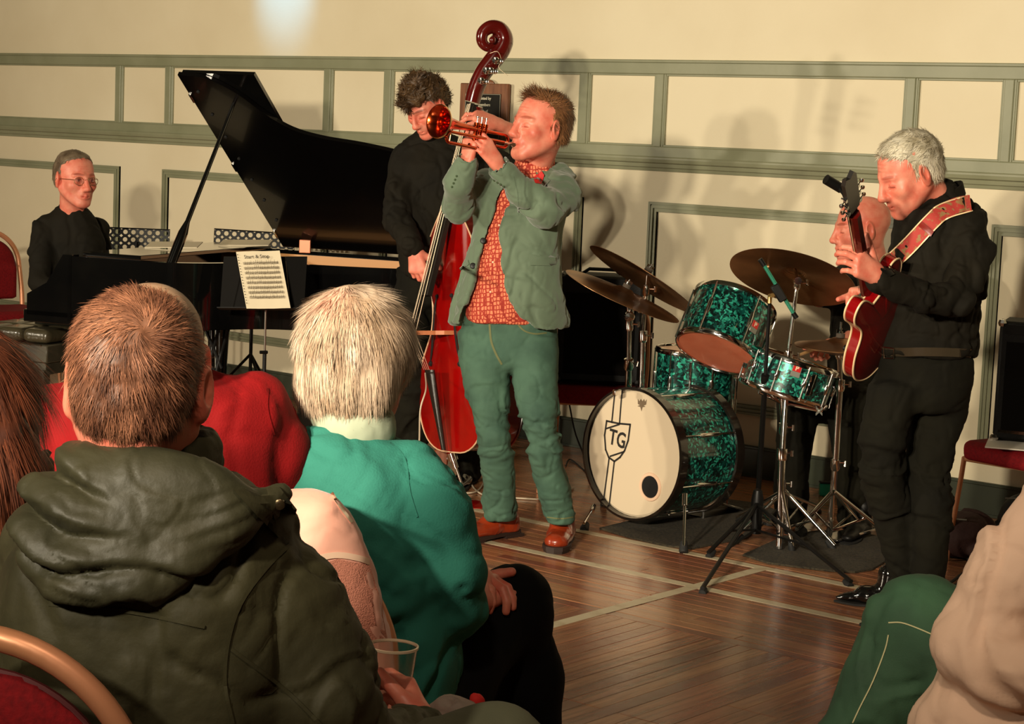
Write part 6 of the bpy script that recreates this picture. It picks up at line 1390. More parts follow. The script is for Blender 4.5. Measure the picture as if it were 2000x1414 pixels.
part('post', mat('silver_tube', (.6, .56, .48, 1), .3, metal=1.), fs, MB().tube([pm, P(517, 690, 8.97)], .005, 8)); part('lower_post', M_blackp, fs, MB().tube([P(517, 685, 8.97), pm*[1, 1, 0]+ZH*.12], .009, 10)); part('height_screw', M_blackp, fs, MB().tube([P(508, 688, 8.94), P(522, 688, 8.96)], .008, 8))
for a in (-.3, 1.7, 3.7): l = part('leg', M_blackp, fs, MB().tube([pm*[1, 1, 0]+ZH*.34, pm*[1, 1, 0]+V3(math.cos(a)*.26, math.sin(a)*.26, .01)], .008, 8)); part('rubber_foot', M_rubber, l, MB().ball(pm*[1, 1, 0]+V3(math.cos(a)*.26, math.sin(a)*.26, .014), .014, 8))
# lead sheet
q = [P(461, 492, 8.93), P(546, 489, 8.9), P(568, 602, 8.80), P(482, 603, 8.83)]; sx = unit(q[1]-q[0]); sy = unit(q[0]-q[3]); sn_ = unit(np.cross(sx, sy)); sn_ = sn_ if sn_@FH < 0 else -sn_
ls = thing('lead_sheet', 'white handwritten lead sheet with punched edge on the front music stand', 'sheet music', q[3])
V = []; nU, nV = 10, 14
for j in range(nV+1):
    for i in range(nU+1):
        u, v = i/nU, j/nV; V.append((q[0]*(1-u)+q[1]*u)*(1-v)+(q[3]*(1-u)+q[2]*u)*v+sn_*(.004*math.sin(u*6+v*2)+.006*math.exp(-((u-.45)/.05)**2)))
n_ = len(V); F = [(j*(nU+1)+i, j*(nU+1)+i+1, (j+1)*(nU+1)+i+1, (j+1)*(nU+1)+i) for j in range(nV) for i in range(nU)]
part('page', M_paper, ls, MB().add(V, F), ang=60)
SH = lambda u, v: (q[0]*(1-u)+q[1]*u)*(1-v)+(q[3]*(1-u)+q[2]*u)*v+sn_*.0095
M_pencil = mat('pencil_grey', srgb(112, 100, 80), .8); M_inkp = mat('dark_pen', srgb(60, 52, 40), .7)
mb = MB(); r_ = random.Random(5)
for st in range(8):
    v0 = .20+st*.085
    for l in range(5): a, b = SH(.12, v0+l*.009), SH(.93, v0+l*.009); mb.box((a+b)/2, (np.linalg.norm(b-a)/2, .0004, .0003), unit(b-a), unit(np.cross(sn_, b-a)), sn_)
    for k in range(16): c = SH(.15+.78*k/16+r_.random()*.02, v0+r_.random()*.036); mb.box(c, (.0022, .0016, .0004), sx, sy, sn_).box(c+sy*.006+sx*.002, (.0004, .006, .0003), sx, sy, sn_)
o = part('notation', M_pencil, ls, mb, smooth=False); o['kind'] = 'stuff'
me = text_mesh('Start & Stop', .024, SH(.46, .105), sx, sy, sn_, .0003); put('handwritten_title', me, M_inkp, ls)
for k in range(18): part('punched_hole', M_inkp, ls, MB().box(SH(.035, .06+k*.05), (.0022, .002, .0004), sx, sy, sn_))
# second stand: bare keyboard trestle legs left of it
ks = thing('trestle_stand', 'thin black folding trestle legs below the piano, left of the music stand', 'stand', P(430, 800, 9.6)*[1, 1, 0])
for a, b in (((428, 640), (400, 742)), ((446, 640), (418, 742)), ((395, 690), (435, 748)), ((402, 645), (425, 700))): part('leg', M_blackp, ks, MB().tube([P(a[0], a[1], 9.6), P(a[0], a[1], 9.6)+(P(b[0], b[1], 9.6)-P(a[0], a[1], 9.6))*1.35], .008, 8))
# small folding mic stand legs seen by the skirting
# ================================================================ plaque on the wall
M_plq = mat('walnut_plaque_wood', srgb(136, 88, 58), .45, noise=(6, srgb(104, 62, 40), .35, .7, (8, 1, 1))); M_plate = mat('black_engraved_plate', srgb(26, 24, 18), .3, coat=.4); M_sil = mat('silver_lettering', srgb(214, 206, 180), .35)
a, b = W(901, 162, WALL-.03), W(989, 318, WALL-.03); cx, cz = (a[0]+b[0])/2, (a[2]+b[2])/2; wx = abs(b[0]-a[0])/2; hz = .33
cz = a[2]-hz*.5; plq = thing('wall_plaque', 'brown wooden plaque with a black engraved plate on the wall behind the bass scroll', 'plaque', (cx, WALL-.03, cz-hz/2))
part('board', M_plq, plq, MB().box((cx, WALL-.028, cz), (wx, .012, hz/2), bev=.005)); part('board_crest', M_plq, plq, MB().ball((cx, WALL-.028, cz+hz/2), (.06, .01, .025), 16)); part('plate', M_plate, plq, MB().box((cx, WALL-.043, cz-.01), (wx-.045, .002, hz/2-.045), bev=.001))
part('plate_edge', M_sil, plq, MB().tube([(cx+sx_*(wx-.048), WALL-.0455, cz-.01+sz_*(hz/2-.048)) for sx_, sz_ in ((-1, -1), (1, -1), (1, 1), (-1, 1))], .0012, 5, closed=True))
for i, (tx, sz_) in enumerate((("Presented by", .022), ("to members", .022), ("friends of", .02), ("JOHN D. BENZIES", .026), ("in memory of this association", .015), ("19\u20260", .02) if False else ("president", .018))):
    me = text_mesh(tx, sz_, (cx, WALL-.0455, cz+.085-i*.034), (1, 0, 0), (0, 0, 1), (0, -1, 0), .0004, bold=.0004); put('lettering', me, M_sil, plq)
# ================================================================ things by the right wall
M_bag = mat('dark_maroon_bag_cloth', srgb(52, 26, 22), .8, bump=(60, .4, .006))
def soft(name, label, cat, c, r, M_, amp=.02, strap=None):
    s = SDF(.009, .05); s.ell(c, r); s.ell(c+np.array([r[0]*.3, 0, r[2]*.2]), (r[0]*.6, r[1]*.8, r[2]*.8)); s.add(lambda X, Y, Z: Z-.003, c-np.array(r)*1.2, np.array([c[0]+r[0]*1.2, c[1]+r[1]*1.2, .003]), op='s', k=.01)
    V, Q = s.mesh(1); V = folds(V, Q, amp, 7); V[:, 2] = np.maximum(V[:, 2], .002); t = thing(name, label, cat, c*[1, 1, 0]); put('bag_body', mesh_np('bag_body', V, Q), M_, t)
    if strap: part('strap', M_rubber, t, MB().tube(curve_pts(strap, 24), .008, 8))
    part('zip', M_badges, t, MB().tube(curve_pts([c+np.array([-r[0]*.6, -r[1]*.6, r[2]*.75]), c+np.array([0, -r[1]*.75, r[2]*.85]), c+np.array([r[0]*.5, -r[1]*.6, r[2]*.9])], 12), .003, 6))
    return t
gb_ = G(1862, 1085); soft('holdall', 'dark maroon soft bag on the floor behind the guitarist\'s legs', 'bag', gb_+ZH*.08, (.17, .13, .10), M_bag, strap=[gb_+V3(.1, 0, .1), gb_+V3(.2, -.02, .05), gb_+V3(.17, -.1, .01)])
gb2 = G(1990, 1070); soft('holdall', 'black soft bag on the floor at the right edge under the chair', 'bag', gb2+V3(.06, .1, .10), (.13, .12, .12), mat('black_nylon', srgb(24, 22, 20), .7), strap=[gb2+V3(-.02, 0, .16), gb2+V3(0, -.1, .12), gb2+V3(.05, -.12, .04)])
tag(part('amp_cable', M_rubber, None, MB().tube(curve_pts([G(1845, 1140)+ZH*.008, G(1865, 1148)+ZH*.008, G(1890, 1120)+ZH*.01, G(1900, 1085)+ZH*.008, G(1880, 1078)+ZH*.009, G(1895, 1110)+ZH*.012, G(1868, 1135)+ZH*.012, G(1850, 1146)+ZH*.008], 60), .006, 8)), 'black cable looped on the floor by the right chair leg', 'cable')
wc = curve_pts([cb2+np.array([0, 0, .24])+V3(.02, -.1, 0), cb2+V3(.0, -.13, .22), cb2+V3(-.06, -.14, .0), cb2+V3(-.07, -.14, -.2)], 20); tag(part('amp_lead', M_rubber, None, MB().tube(wc, .003, 6)), 'thin lead hanging over the front of the right hand amplifier', 'lead')
tag(part('chair_cable', M_rubber, None, MB().tube(curve_pts([P(1112, 790, 9.2), P(1125, 850, 9.2), P(1155, 890, 9.2)*[1, 1, 0]+ZH*.02, G(1115, 900)+ZH*.006, G(1105, 912)+ZH*.006], 30), .004, 6)), 'black cable dropping from the amplifier chair behind the trumpet player', 'cable')
# ================================================================ listeners in the front rows
def seatbody(rows, neck=None, extra=None, res=.012, k=.05):
    s = SDF(res, k); s.loft(rows, power=2.3)
    if extra: extra(s)
    return s
# ---- man in the waxed green jacket
am = person('short haired man in dark green hooded jacket seen from behind, nearest listener', P(300, 1300, 2.5)*[1, 1, 0])
MHa = look(180, 3, 0); sca = 1.10; ha = P(269, 758, 2.52)
HV, HQ, HC = head_mesh(MHa, ha, neck=P(280, 960, 2.56), scale=sca, res=.003, neck_r=.062)
s = SDF(.02, .05); s.chain([P(280, 960, 2.56), P(300, 1200, 2.56), P(320, 1500, 2.6)], [.06, .1, .1]); s.chain([P(300, 1100, 2.56), P(520, 1060, 2.55), P(610, 1250, 2.52), P(690, 1430, 2.55), P(785, 1385, 2.82)], [.05, .04, .035, .03, .028]); s.chain([P(320, 1500, 2.6), P(600, 1620, 2.6), P(965, 1500, 2.75), P(1000, 1900, 2.8)], [.07, .06, .04, .03]); A3 = s.mesh(1)
s = SDF(.0022, .004); cupc = P(770, 1330, 2.92)
hand_sdf(s, P(836, 1440, 2.84), P(800, 1375, 2.90)-P(836, 1440, 2.84), V3(.8, .5, .2), side=-1, curl=(.6, .65, .7, .75), first=.5, forearm=P(855, 1500, 2.78), thumb=(.35, .9, -.35), fr=.034); A1 = s.mesh(1)
shells('body', [(HV, HQ, HC), A1, A3], M_skin, am)
cba = browns(srgb(80, 46, 32)[:3], srgb(160, 108, 80)[:3], 55)
cV, cQ = hair_cap(MHa, ha, sca, thick=.001, line=.06, temple=.02, low=-.075, res=.0035, bumps=.002, bscale=60)
whorl = ha+MHa@np.array([.022, -.10, .075])*sca
def flow_a(p, n):
    r = p-whorl; r = r-n*(r*n).sum(1)[:, None]; d = np.linalg.norm(r, axis=1)[:, None]; return r/np.maximum(d, 1e-3)+np.cross(n, r)/np.maximum(d, 1e-3)*1.1*np.exp(-d/.06)-ZH*.3
hst = strands(cV, cQ, 42000, .022, flow_a, lift=.20, width=.0009, seg=2, tint=cba, jit=.22, col=(.45, 1.35))
hair_part(am, M_hair, cV, cQ, [hst], color=cba, shade=.55)
M_wax = mat('waxed_olive_cotton', srgb(60, 57, 38), .62, spec=.2, noise=(9, srgb(44, 42, 28), .35, .75), bump=(70, .25, .004))
M_waxd = mat('hood_waxed_olive_cotton', srgb(58, 56, 39), .5, spec=.28, noise=(7, srgb(40, 40, 28), .35, .75), bump=(40, .3, .006))
s = SDF(.007, .05)
s.loft([(872, 200, 350, 2.56, .06), (905, 165, 400, 2.56, .085), (950, 105, 500, 2.56, .12), (1010, 45, 560, 2.55, .145), (1100, 18, 590, 2.54, .165), (1200, 5, 600, 2.54, .175), (1320, -20, 620, 2.54, .18), (1480, -40, 640, 2.56, .19)], power=2.4)
s.chain([P(490, 1055, 2.55), P(560, 1200, 2.53), P(630, 1370, 2.52), P(690, 1465, 2.56)], [.066, .074, .076, .072], k=.04); s.chain([P(690, 1465, 2.56), P(800, 1440, 2.78)], [.07, .048], k=.03)
s.chain([P(90, 1070, 2.58), P(60, 1300, 2.6), P(60, 1500, 2.75)], [.06, .06, .06], k=.04)
jk = cloth('jacket', s, M_wax, am, .022, 6, sharp=2); sf = Surf(jk)
# stand-up collar and the bunched hood lying on the back
s = SDF(.0055, .02)
cc = P(278, 905, 2.56); ring = [cc+RH*.085*math.cos(a)+FH*.08*math.sin(a)+ZH*(.012*math.cos(a)+.0) for a in np.linspace(0, 2*math.pi, 17)[:-1]]
for i in range(16): s.cone(ring[i], ring[(i+1) % 16], .020, .020, flat=(ZH, 1.6))
col = cloth('collar', s, M_wax, am, .006, 12)
s = SDF(.0045, .03)
E3 = np.stack([RH, FH, ZH], 1)
s.ell(P(275, 992, 2.43), (.145, .055, .080), E3); s.ell(P(225, 1065, 2.405), (.115, .048, .062), E3)
s.chain([P(115, 985, 2.46), P(100, 1060, 2.41), P(155, 1128, 2.385), (P(250, 1135, 2.38)), P(350, 1095, 2.385), P(440, 1030, 2.41), P(548, 965, 2.47)], [.030, .030, .028, .026, .024, .022, .016], flat=(FH, .8))
s.chain([P(180, 925, 2.47), P(265, 948, 2.44), P(368, 930, 2.48)], [.033, .033, .028])
V, Q = s.mesh(1); hc = P(285, 890, 2.4)
def swag(V, A, sp, warp, sd):
    n = vnormals(V, Q); r = V-hc; u = r@RH; v = -r[:, 2]; w1 = vnoise(V*6+sd)*warp+vnoise(V*13+sd)*warp*.4
    ph = (v+1.9*(u-.02)**2+w1+.25*np.abs(u)*vnoise(V*3+sd+5))/sp; f = ph-np.floor(ph)
    prof = np.where(f < .72, np.sin(f/.72*math.pi*.5)**.8, np.cos((f-.72)/.28*math.pi*.5)**1.2)
    m_ = np.clip(.35+vnoise(V*7+sd+20)*1.3, 0, 1); return V+n*((prof-.5)*A*m_)[:, None]
V = swag(V, .030, .052, .030, 2.); V = swag(V, .010, .021, .014, 11.); V = folds(V, Q, .003, 26); V = lap(V, Q, .3); hd_o = put('hood', mesh_np('hood', V, Q), M_waxd, am)
sfe = Surf(jk, hd_o)
part('epaulette', M_wax, am, sfe.patch(MB(), [(455, 955), (545, 950), (580, 995), (570, 1035), (545, 1050), (500, 1005)], .002, .007, 2.42, 4), ang=30)
b_ = sfe.hit(546, 985, .011, 2.42); part('snap_button', mat('dark_bronze', srgb(70, 58, 40), .3, metal=.8), am, MB().lathe(b_, -FH, [(0, -.004), (.0075, -.002), (.007, .002), (.0045, .0035), (0, .003)], 18))
for pts in (((568, 1062), (520, 1110), (470, 1180), (445, 1260), (440, 1340), (455, 1414)), ((95, 1180), (250, 1195), (400, 1225)), ((452, 1268), (560, 1350), (640, 1430))): part('seam', M_wax, am, sf.ribbon(MB(), pts, 7, -.001, .0035, 2.4, 20), ang=30)
s = SDF(.011, .03); s.chain([P(320, 1560, 2.6), P(640, 1600, 2.62), P(965, 1503, 2.75), P(985, 1900, 2.8)], [.13, .11, .09, .07]); cloth('trousers', s, mat('olive_grey_trouser', srgb(74, 74, 54), .85, bump=(300, .2, .002)), am, .008, 6)
# plastic cup in his hand
M_cup = mat('clear_plastic_cup', (1, .98, .95, 1), .06, trans=1., spec=.5)
cb0 = P(768, 1262, 2.90); cu = unit(ZH+RH*.02); ct = thing('plastic_cup', 'clear plastic cup held in the hand of the man in the green jacket', 'cup', cb0-cu*.115)
part('cup_wall', M_cup, ct, MB().lathe(cb0-cu*.115, cu, [(0, 0), (.025, 0), (.026, .002), (.0375, .113), (.0365, .1135), (.0248, .004), (0, .003)], 36)); part('cup_rim', mat('frosted_plastic_rim', srgb(214, 190, 160), .2, spec=.6), ct, MB().lathe(cb0, cu, [(.0368, -.003), (.0392, -.002), (.0392, .0015), (.0368, .002)], 40, close=True))
# crumpled cloth beside the hand
s = SDF(.006, .02); s.ell(P(890, 1395, 2.88), (.040, .03, .022)); V, Q = s.mesh(1); V = folds(V, Q, .016, 26); t = thing('crumpled_scarf', 'crumpled grey scarf with a red corner on the lap below the plastic cup', 'scarf', P(890, 1420, 2.88)); put('cloth', mesh_np('cloth', V, Q), mat('pale_grey_cloth', srgb(140, 124, 112), .85), t)
s = SDF(.005, .01); s.ell(P(932, 1370, 2.9), (.014, .014, .016)); V, Q = s.mesh(1); put('cloth_corner', mesh_np('cloth_corner', folds(V, Q, .006, 30), Q), mat('red_cloth_corner', srgb(190, 26, 20), .8), t)
# his chair
cr = P(40, 1205, 2.29); ch = banquet('red banquet chair with gold hoop back in the near left corner', (cr+FH*.26+V3(-.02, 0, 0))*[1, 1, 0], rz_of(FH+RH*.12), sc=1.0)
ch.scale = (1.05, 1.05, float(cr[2]/.94))
# ---- person in red
rm = person('person in bright red jumper, head hidden behind the nearest listener', P(300, 1200, 3.35)*[1, 1, 0])
MHr = look(178, 0, 0); hr = P(296, 708, 3.3)
HV, HQ, HC = head_mesh(MHr, hr, neck=P(300, 800, 3.36), scale=1.13)
s = SDF(.02, .05); s.chain([P(300, 790, 3.36), P(300, 1000, 3.36), P(300, 1150, 3.4)], [.06, .1, .1]); A3 = s.mesh(1); shells('body', [(HV, HQ, HC), A3], M_skin, rm)
cV, cQ = hair_cap(MHr, hr, 1.13, thick=.002, line=.05, temple=.0, low=-.06); cg2 = browns(srgb(130, 96, 74)[:3], srgb(170, 140, 112)[:3], 40)
hair_part(rm, M_hair, cV, cQ, [strands(cV, cQ, 9000, .010, lambda p, n: -ZH+0*n, lift=.15, width=.0012, tint=cg2)], color=cg2)
M_redj = mat('bright_red_wool', srgb(112, 2, 4), .85, spec=.2, noise=(8, srgb(94, 1, 3), .3, .8), bump=(250, .3, .003))
s = SDF(.010, .05); s.loft([(715, 250, 395, 3.36, .07), (740, 180, 455, 3.36, .10), (765, 120, 515, 3.36, .12), (800, 70, 540, 3.36, .13), (850, 42, 560, 3.36, .14), (900, 45, 565, 3.36, .14), (1000, 60, 560, 3.36, .15), (1150, 80, 540, 3.36, .16)], power=2.4); s.cone(P(298, 745, 3.36), P(298, 700, 3.36), .075, .068)
s.chain([P(500, 790, 3.38), P(545, 900, 3.40), P(560, 1050, 3.5)], [.06, .06, .055]); s.chain([P(90, 815, 3.38), P(60, 900, 3.42), P(60, 1020, 3.5)], [.055, .05, .05])
rj = cloth('jumper', s, M_redj, rm, .014, 5); part('shoulder_seam', M_redj, rm, Surf(rj).ribbon(MB(), [(523, 758), (522, 800), (535, 850)], 5, -.001, .003, 3.2), ang=30)
s = SDF(.014, .03); s.chain([P(230, 1250, 3.4), P(230, 1200, 3.9), P(230, 1400, 3.95)], [.12, .09, .07]); s.chain([P(370, 1250, 3.4), P(400, 1200, 3.9), P(400, 1400, 3.95)], [.12, .09, .07]); cloth('trousers', s, M_darkt, rm, .01, 6)
banquet('red banquet chair under the listener in the red jumper', (P(300, 1100, 3.45)+FH*.0)*[1, 1, 0], rz_of(FH))
# ---- white haired listener
wm = person('white haired listener in teal jumper seen from behind, hands clasped', P(780, 1350, 3.5)*[1, 1, 0])
MHw = look(-158, 6, 0); hwp = P(702, 706, 3.5); scw = 1.08
HV, HQ, HC = head_mesh(MHw, hwp, neck=P(690, 850, 3.46), scale=scw, res=.0036)
s = SDF(.0028, .004); hand_sdf(s, P(920, 1175, 3.58), P(955, 1130, 3.66)-P(920, 1175, 3.58), V3(.6, -.6, .5), side=1, curl=(.45, .5, .55, .6), forearm=P(890, 1215, 3.5), first=.5, thumb=(.4, .9, .2), thumb_bend=.1); A1 = s.mesh(1)
s = SDF(.0028, .004); hand_sdf(s, P(878, 1140, 3.70), P(930, 1135, 3.66)-P(878, 1140, 3.70), V3(-.1, .3, 1), side=-1, curl=(.45, .5, .6, .65), forearm=P(840, 1140, 3.76), first=.6, thumb=(.5, .7, .3)); A2 = s.mesh(1)
s = SDF(.02, .05); s.chain([P(690, 850, 3.46), P(720, 1050, 3.46), P(800, 1300, 3.5)], [.05, .09, .09]); s.chain([P(800, 910, 3.45), P(850, 1080, 3.42), P(885, 1215, 3.46), P(890, 1215, 3.5)], [.035, .03, .03, .028]); s.chain([P(800, 1320, 3.5), P(1000, 1175, 3.75), P(1045, 1600, 3.8)], [.06, .04, .03]); A3 = s.mesh(1)
shells('body', [(HV, HQ, HC), A1, A2, A3], M_skin, wm)
cw = browns(srgb(160, 134, 108)[:3], srgb(212, 190, 168)[:3], 34)
def wx(s):
    s.ell((0, -.02, .03), (.096, .112, .098), k=.01); s.ell((0, -.05, -.035), (.088, .068, .062), k=.03)
cV, cQ = hair_cap(MHw, hwp, scw, thick=.012, line=.05, temple=.03, low=-.095, res=.004, extra=None, bumps=.003, top=.004)
s = SDF(.0042/scw, .02); wx(s); s.add(lambda X, Y, Z: np.maximum(.045-.1*np.maximum(Z, -.2)*0-Y, Z-.05), (-.13, .0, -.2), (.13, .16, .05), op='s', k=.01)
wV, wQ = s.mesh(1); nn = vnormals(wV, wQ); wV = wV+nn*(vnoise(wV*np.array([60, 60, 8]))*.0035)[:, None]; wV = (wV*scw)@MHw.T+hwp
crown = hwp+MHw@np.array([-.01, -.045, .125])*scw
def flow_w(p, n):
    r = p-crown; return r/np.maximum(np.linalg.norm(r, axis=1)[:, None], 1e-3)*.6-ZH*1.0*np.clip((crown[2]-p[:, 2:3])/.06, 0, 1)
def part_tint(p):   # pink scalp showing at the crown
    q = np.exp(-((np.linalg.norm(p-(crown+MHw@np.array([0, -.045, -.022])), axis=1)/.026)**2))[:, None]*.55; return cw(p)*(1-q)+np.array(srgb(226, 140, 112)[:3])*q
hs1 = strands(wV, wQ, 30000, .05, flow_w, lift=.03, width=.0012, seg=3, tint=part_tint, jit=.10, col=(.7, 1.12), drop=.04)
hs2 = strands(wV, wQ, 260, .035, flow_w, lift=.45, width=.0008, seg=3, tint=cw, jit=.5, mask=lambda V, N_: V[:, 2] > hwp[2]+.08)
hair_part(wm, M_hair, wV, wQ, [hs1, hs2], color=part_tint, shade=.8)
s = SDF(.006, .02); c9 = P(690, 822, 3.46)
for i in range(16):
    a, b = 2*math.pi*i/16, 2*math.pi*(i+1)/16; s.cone(c9+RH*.060*math.cos(a)+FH*.058*math.sin(a)-ZH*.012*math.cos(a), c9+RH*.060*math.cos(b)+FH*.058*math.sin(b)-ZH*.012*math.cos(b), .013, flat=(ZH, 2.0))
cloth('collar', s, mat('pale_mint_collar', srgb(150, 158, 136), .8), wm, .004, 14)
M_teal = mat('teal_wool_jumper', srgb(44, 112, 98), .88, spec=.25, noise=(6, srgb(34, 98, 86), .3, .8), bump=(260, .3, .003))
s = SDF(.008, .045)
s.loft([(826, 630, 748, 3.46, .07), (846, 590, 775, 3.46, .09), (875, 552, 815, 3.46, .115), (910, 533, 842, 3.46, .13), (960, 530, 858, 3.46, .14), (1030, 535, 872, 3.46, .145), (1110, 570, 885, 3.46, .15), (1200, 640, 900, 3.48, .15), (1300, 700, 910, 3.5, .16), (1400, 720, 900, 3.5, .16)], power=2.3)
s.chain([P(800, 915, 3.44), P(850, 1000, 3.40), P(878, 1110, 3.40), P(893, 1195, 3.44)], [.062, .062, .056, .050], k=.025); s.chain([P(893, 1195, 3.44), P(916, 1178, 3.56)], [.05, .036], k=.02)
s.chain([P(600, 930, 3.55), P(640, 1050, 3.7), P(860, 1120, 3.8)], [.055, .05, .035], k=.03)
tj = cloth('jumper', s, M_teal, wm, .018, 6); part('shoulder_seam', M_teal, wm, Surf(tj).ribbon(MB(), [(755, 858), (790, 895), (800, 960), (815, 1010)], 4, -.001, .003, 3.3), ang=30)
s = SDF(.009, .04); s.chain([P(770, 1390, 3.5), P(1000, 1183, 3.74), P(1030, 1330, 3.78), P(1045, 1600, 3.8)], [.13, .072, .066, .06]); s.chain([P(830, 1400, 3.6), P(970, 1230, 3.95), P(1000, 1600, 3.95)], [.12, .07, .06])
cloth('trousers', s, mat('black_wool_trouser', srgb(10, 10, 11), .92, spec=.15), wm, .008, 5)
banquet('red banquet chair under the white haired listener in teal', (P(740, 1300, 3.5))*[1, 1, 0], rz_of(FH*.8+RH*.5))
# pale garment over her chair back
M_pink = mat('pale_pink_garment', srgb(226, 168, 148), .75, sheen=.2, noise=(8, srgb(214, 150, 130), .35, .8), bump=(120, .15, .003), spec=.25)
gm = thing('draped_jacket', 'pale pink jacket hung over the chair back behind the teal jumper', 'jacket', P(660, 1250, 3.2)); s = SDF(.006, .02)
s.loft([(953, 535, 652, 3.22, .03), (975, 540, 664, 3.2, .045), (1010, 545, 688, 3.19, .05), (1050, 556, 708, 3.18, .052), (1100, 570, 727, 3.17, .054), (1150, 590, 742, 3.16, .055), (1200, 640, 755, 3.16, .055), (1260, 670, 768, 3.16, .055), (1330, 690, 780, 3.16, .05)], power=3)
gj_o = cloth('garment_body', s, M_pink, gm, .006, 7); sf = Surf(gj_o); part('seam_band', mat('pale_band', srgb(232, 196, 170), .7), gm, sf.ribbon(MB(), [(598, 1102), (625, 1090), (660, 1084), (700, 1090), (724, 1098)], 12, 0, .003, 3.1), ang=30)
part('mesh_lining', mat('pink_mesh_lining', srgb(206, 134, 112), .85, bump=(420, 1., .004)), gm, sf.patch(MB(), [(606, 1108), (660, 1092), (722, 1104), (740, 1160), (757, 1250), (700, 1250), (640, 1165)], .0005, .0015, 3.1, 5), ang=30); part('edge_piping', mat('cream_piping', srgb(236, 214, 186), .7), gm, sf.ribbon(MB(), [(648, 962), (662, 985), (688, 1020)], 6, .001, .003, 3.1), ang=30)
# ---- right hand listener
rp = person('listener in pale pink shirt and green jeans at the lower right corner', P(2000, 1500, 2.95)*[1, 1, 0])
M_pshirt = mat('pale_pink_shirt', srgb(226, 192, 168), .8, noise=(8, srgb(214, 178, 152), .3, .8), bump=(200, .15, .002))
HV, HQ, HC = head_mesh(look(150, 0, 0), P(2190, 700, 2.95), neck=P(2180, 830, 2.95), scale=1.1)
s = SDF(.02, .05); s.chain([P(2180, 830, 2.95), P(2120, 1100, 2.9), P(2050, 1500, 2.9)], [.06, .1, .1]); s.chain([P(2080, 1020, 2.88), P(1905, 1275, 2.86), P(2040, 1330, 2.7)], [.035, .03, .025]); s.chain([P(2060, 1500, 2.9), P(1800, 1245, 3.1), P(1660, 1650, 3.1)], [.05, .04, .03]); A3 = s.mesh(1); shells('body', [(HV, HQ, HC), A3], M_skin, rp)
cV, cQ = hair_cap(look(150, 0, 0), P(2190, 700, 2.95), 1.1, thick=.006, line=.06, low=-.05); hair_part(rp, M_hair, cV, cQ, [], color=cba)
s = SDF(.007, .035); s.chain([P(2090, 1010, 2.88), P(1995, 1130, 2.87), P(1905, 1262, 2.86)], [.085, .072, .062]); s.chain([P(1905, 1262, 2.86), P(1960, 1300, 2.80), P(2060, 1330, 2.72)], [.058, .056, .05], k=.02)
s.chain([P(2150, 1000, 2.95), P(2080, 1250, 2.92), P(1960, 1480, 2.9), P(1900, 1620, 2.9)], [.12, .14, .15, .14], k=.02)
ps = cloth('shirt', s, M_pshirt, rp, .016, 6.5); sfp = Surf(ps)
for k in range(0): part('pinstripe', mat('fine_shirt_stripe', srgb(214, 160, 138), .8), rp, sfp.ribbon(MB(), [(1995-k*0, 1060+k*24), (1940+k*4, 1130+k*24), (1890+k*12, 1200+k*20)], 1.6, 0, .0012, 2.8, 12), ang=30)
s = SDF(.007, .03); s.chain([P(2080, 1430, 2.92), P(1900, 1290, 3.05), P(1798, 1222, 3.1)], [.12, .10, .082]); s.chain([P(1798, 1222, 3.1), P(1742, 1330, 3.1), P(1660, 1500, 3.08), P(1600, 1650, 3.05)], [.080, .072, .07, .065]); s.chain([P(2060, 1450, 3.0), P(1860, 1330, 3.2), P(1780, 1600, 3.2)], [.12, .085, .07], k=.01)
M_jean2 = mat('dark_green_denim', srgb(50, 84, 58), .85, noise=(7, srgb(34, 60, 42), .3, .75), bump=(500, .25, .002), vcol=True)
jn = cloth('jeans', s, M_jean2, rp, .012, 7, color=lambda V: (1+.9*np.exp(-((V-P(1790, 1170, 3.05))**2).sum(1)/.05**2))[:, None]*np.ones(3)); sfj = Surf(jn); M_thread = mat('pale_denim_thread', srgb(176, 170, 128), .8)
part('knee_seam', M_thread, rp, sfj.ribbon(MB(), [(1735, 1216), (1760, 1216), (1790, 1226), (1832, 1244)], 2.5, 0, .0015, 3., 14), ang=30); part('side_seam', M_thread, rp, sfj.ribbon(MB(), [(1735, 1240), (1728, 1270), (1705, 1330), (1680, 1380), (1665, 1412)], 2.5, 0, .0015, 3., 18), ang=30)
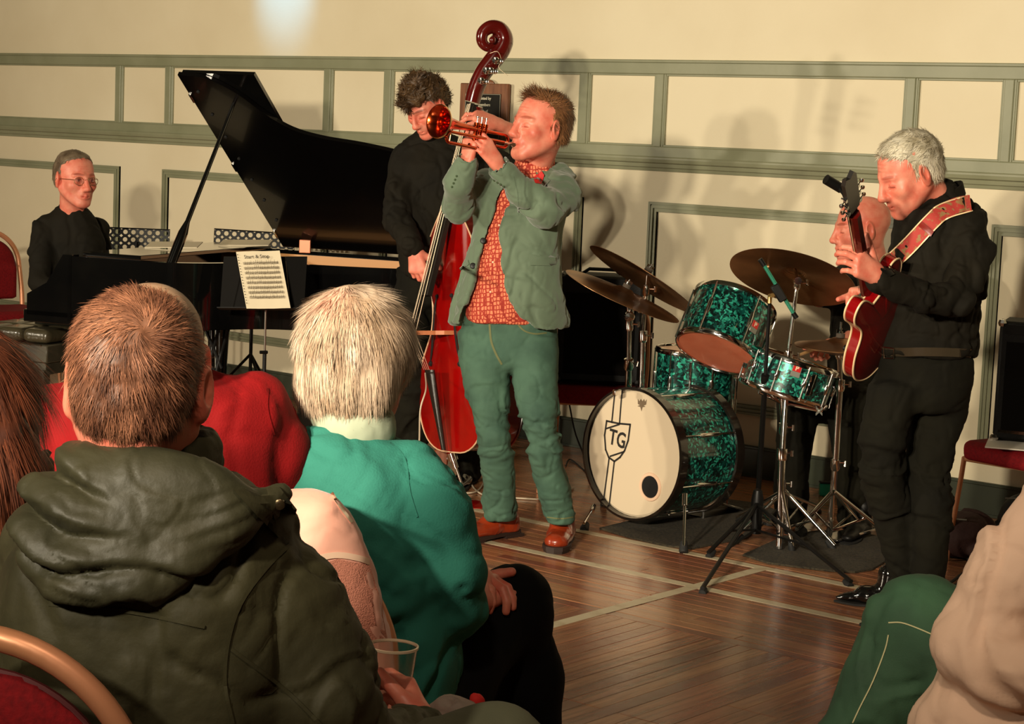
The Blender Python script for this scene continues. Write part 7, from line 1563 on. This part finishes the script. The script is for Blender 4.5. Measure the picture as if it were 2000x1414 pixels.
# ---- long haired listener at the left edge
lw = person('long brown haired listener in floral top at the left edge', P(-60, 1300, 2.75)*[1, 1, 0])
Ml = look(176, 0, 0); hl_ = P(-58, 800, 2.75); HV, HQ, HC = head_mesh(Ml, hl_, neck=P(-58, 950, 2.78), scale=1.04); s = SDF(.02, .05); s.chain([P(-58, 950, 2.78), P(-60, 1150, 2.8), P(-60, 1400, 2.8)], [.05, .09, .1]); A3 = s.mesh(1); shells('body', [(HV, HQ, HC), A3], M_skin, lw)
s = SDF(.006, .03); s.ell(P(-58, 770, 2.74), (.092, .11, .10), np.stack([RH, FH, ZH], 1)); s.chain([P(-40, 800, 2.70), P(-20, 880, 2.66), P(-12, 975, 2.65)], [.062, .055, .04]); s.chain([P(-90, 800, 2.70), P(-100, 880, 2.66), P(-100, 980, 2.65)], [.062, .06, .045])
lV, lQ = s.mesh(1); nn = vnormals(lV, lQ); lV = lV+nn*(vnoise(lV*np.array([70, 70, 6]))*.004)[:, None]; cl_ = browns(srgb(44, 20, 12)[:3], srgb(112, 58, 34)[:3], 22)
hair_part(lw, M_hair, lV, lQ, [strands(lV, lQ, 14000, .11, lambda p, n: -ZH+0*n+RH*.1, lift=.04, width=.0012, seg=3, tint=cl_, jit=.06, drop=.2)], color=cl_, shade=.7)
def floral():
    M = bpy.data.materials.new('floral_print_cloth'); M.use_nodes = True; nt = M.node_tree; N = nt.nodes; L = nt.links; B = N['Principled BSDF']; B.inputs['Roughness'].default_value = .8
    tc = N.new('ShaderNodeTexCoord'); n = N.new('ShaderNodeTexNoise'); n.inputs['Scale'].default_value = 34; n.inputs['Detail'].default_value = 3; L.new(tc.outputs['Object'], n.inputs[0]); r = N.new('ShaderNodeValToRGB'); L.new(n.outputs[0], r.inputs[0]); e = r.color_ramp.elements
    e[0].position = .36; e[0].color = srgb(60, 110, 104); e[1].position = .66; e[1].color = srgb(190, 60, 56)
    for p, c in ((.42, srgb(150, 130, 100)), (.5, srgb(224, 196, 168)), (.58, srgb(220, 170, 150))): k = e.new(p); k.color = c
    L.new(r.outputs[0], B.inputs['Base Color']); return M
M_flor = floral()
s = SDF(.009, .04); s.loft([(955, -130, 20, 2.78, .07), (990, -170, 45, 2.78, .11), (1040, -190, 55, 2.78, .13), (1120, -195, 50, 2.78, .14), (1250, -190, 35, 2.78, .15), (1450, -190, 30, 2.78, .16)]); cloth('floral_top', s, M_flor, lw, .010, 6)
sc3 = thing('patterned_scarf', 'grey green patterned scarf seen between the long hair and the green jacket', 'scarf', P(82, 960, 2.95)); s = SDF(.007, .02); s.ell(P(80, 935, 2.95), (.03, .025, .05)); V, Q = s.mesh(1); put('scarf_fold', mesh_np('scarf_fold', folds(V, Q, .012, 14), Q), mat('grey_green_print', srgb(96, 100, 82), .8, noise=(30, srgb(160, 136, 92), .55, .62)), sc3)
s = SDF(.006, .01); s.ell(P(70, 970, 2.94), (.02, .02, .04)); V, Q = s.mesh(1); put('scarf_end', mesh_np('scarf_end', folds(V, Q, .010, 16), Q), MATS['grey_green_print'], sc3)
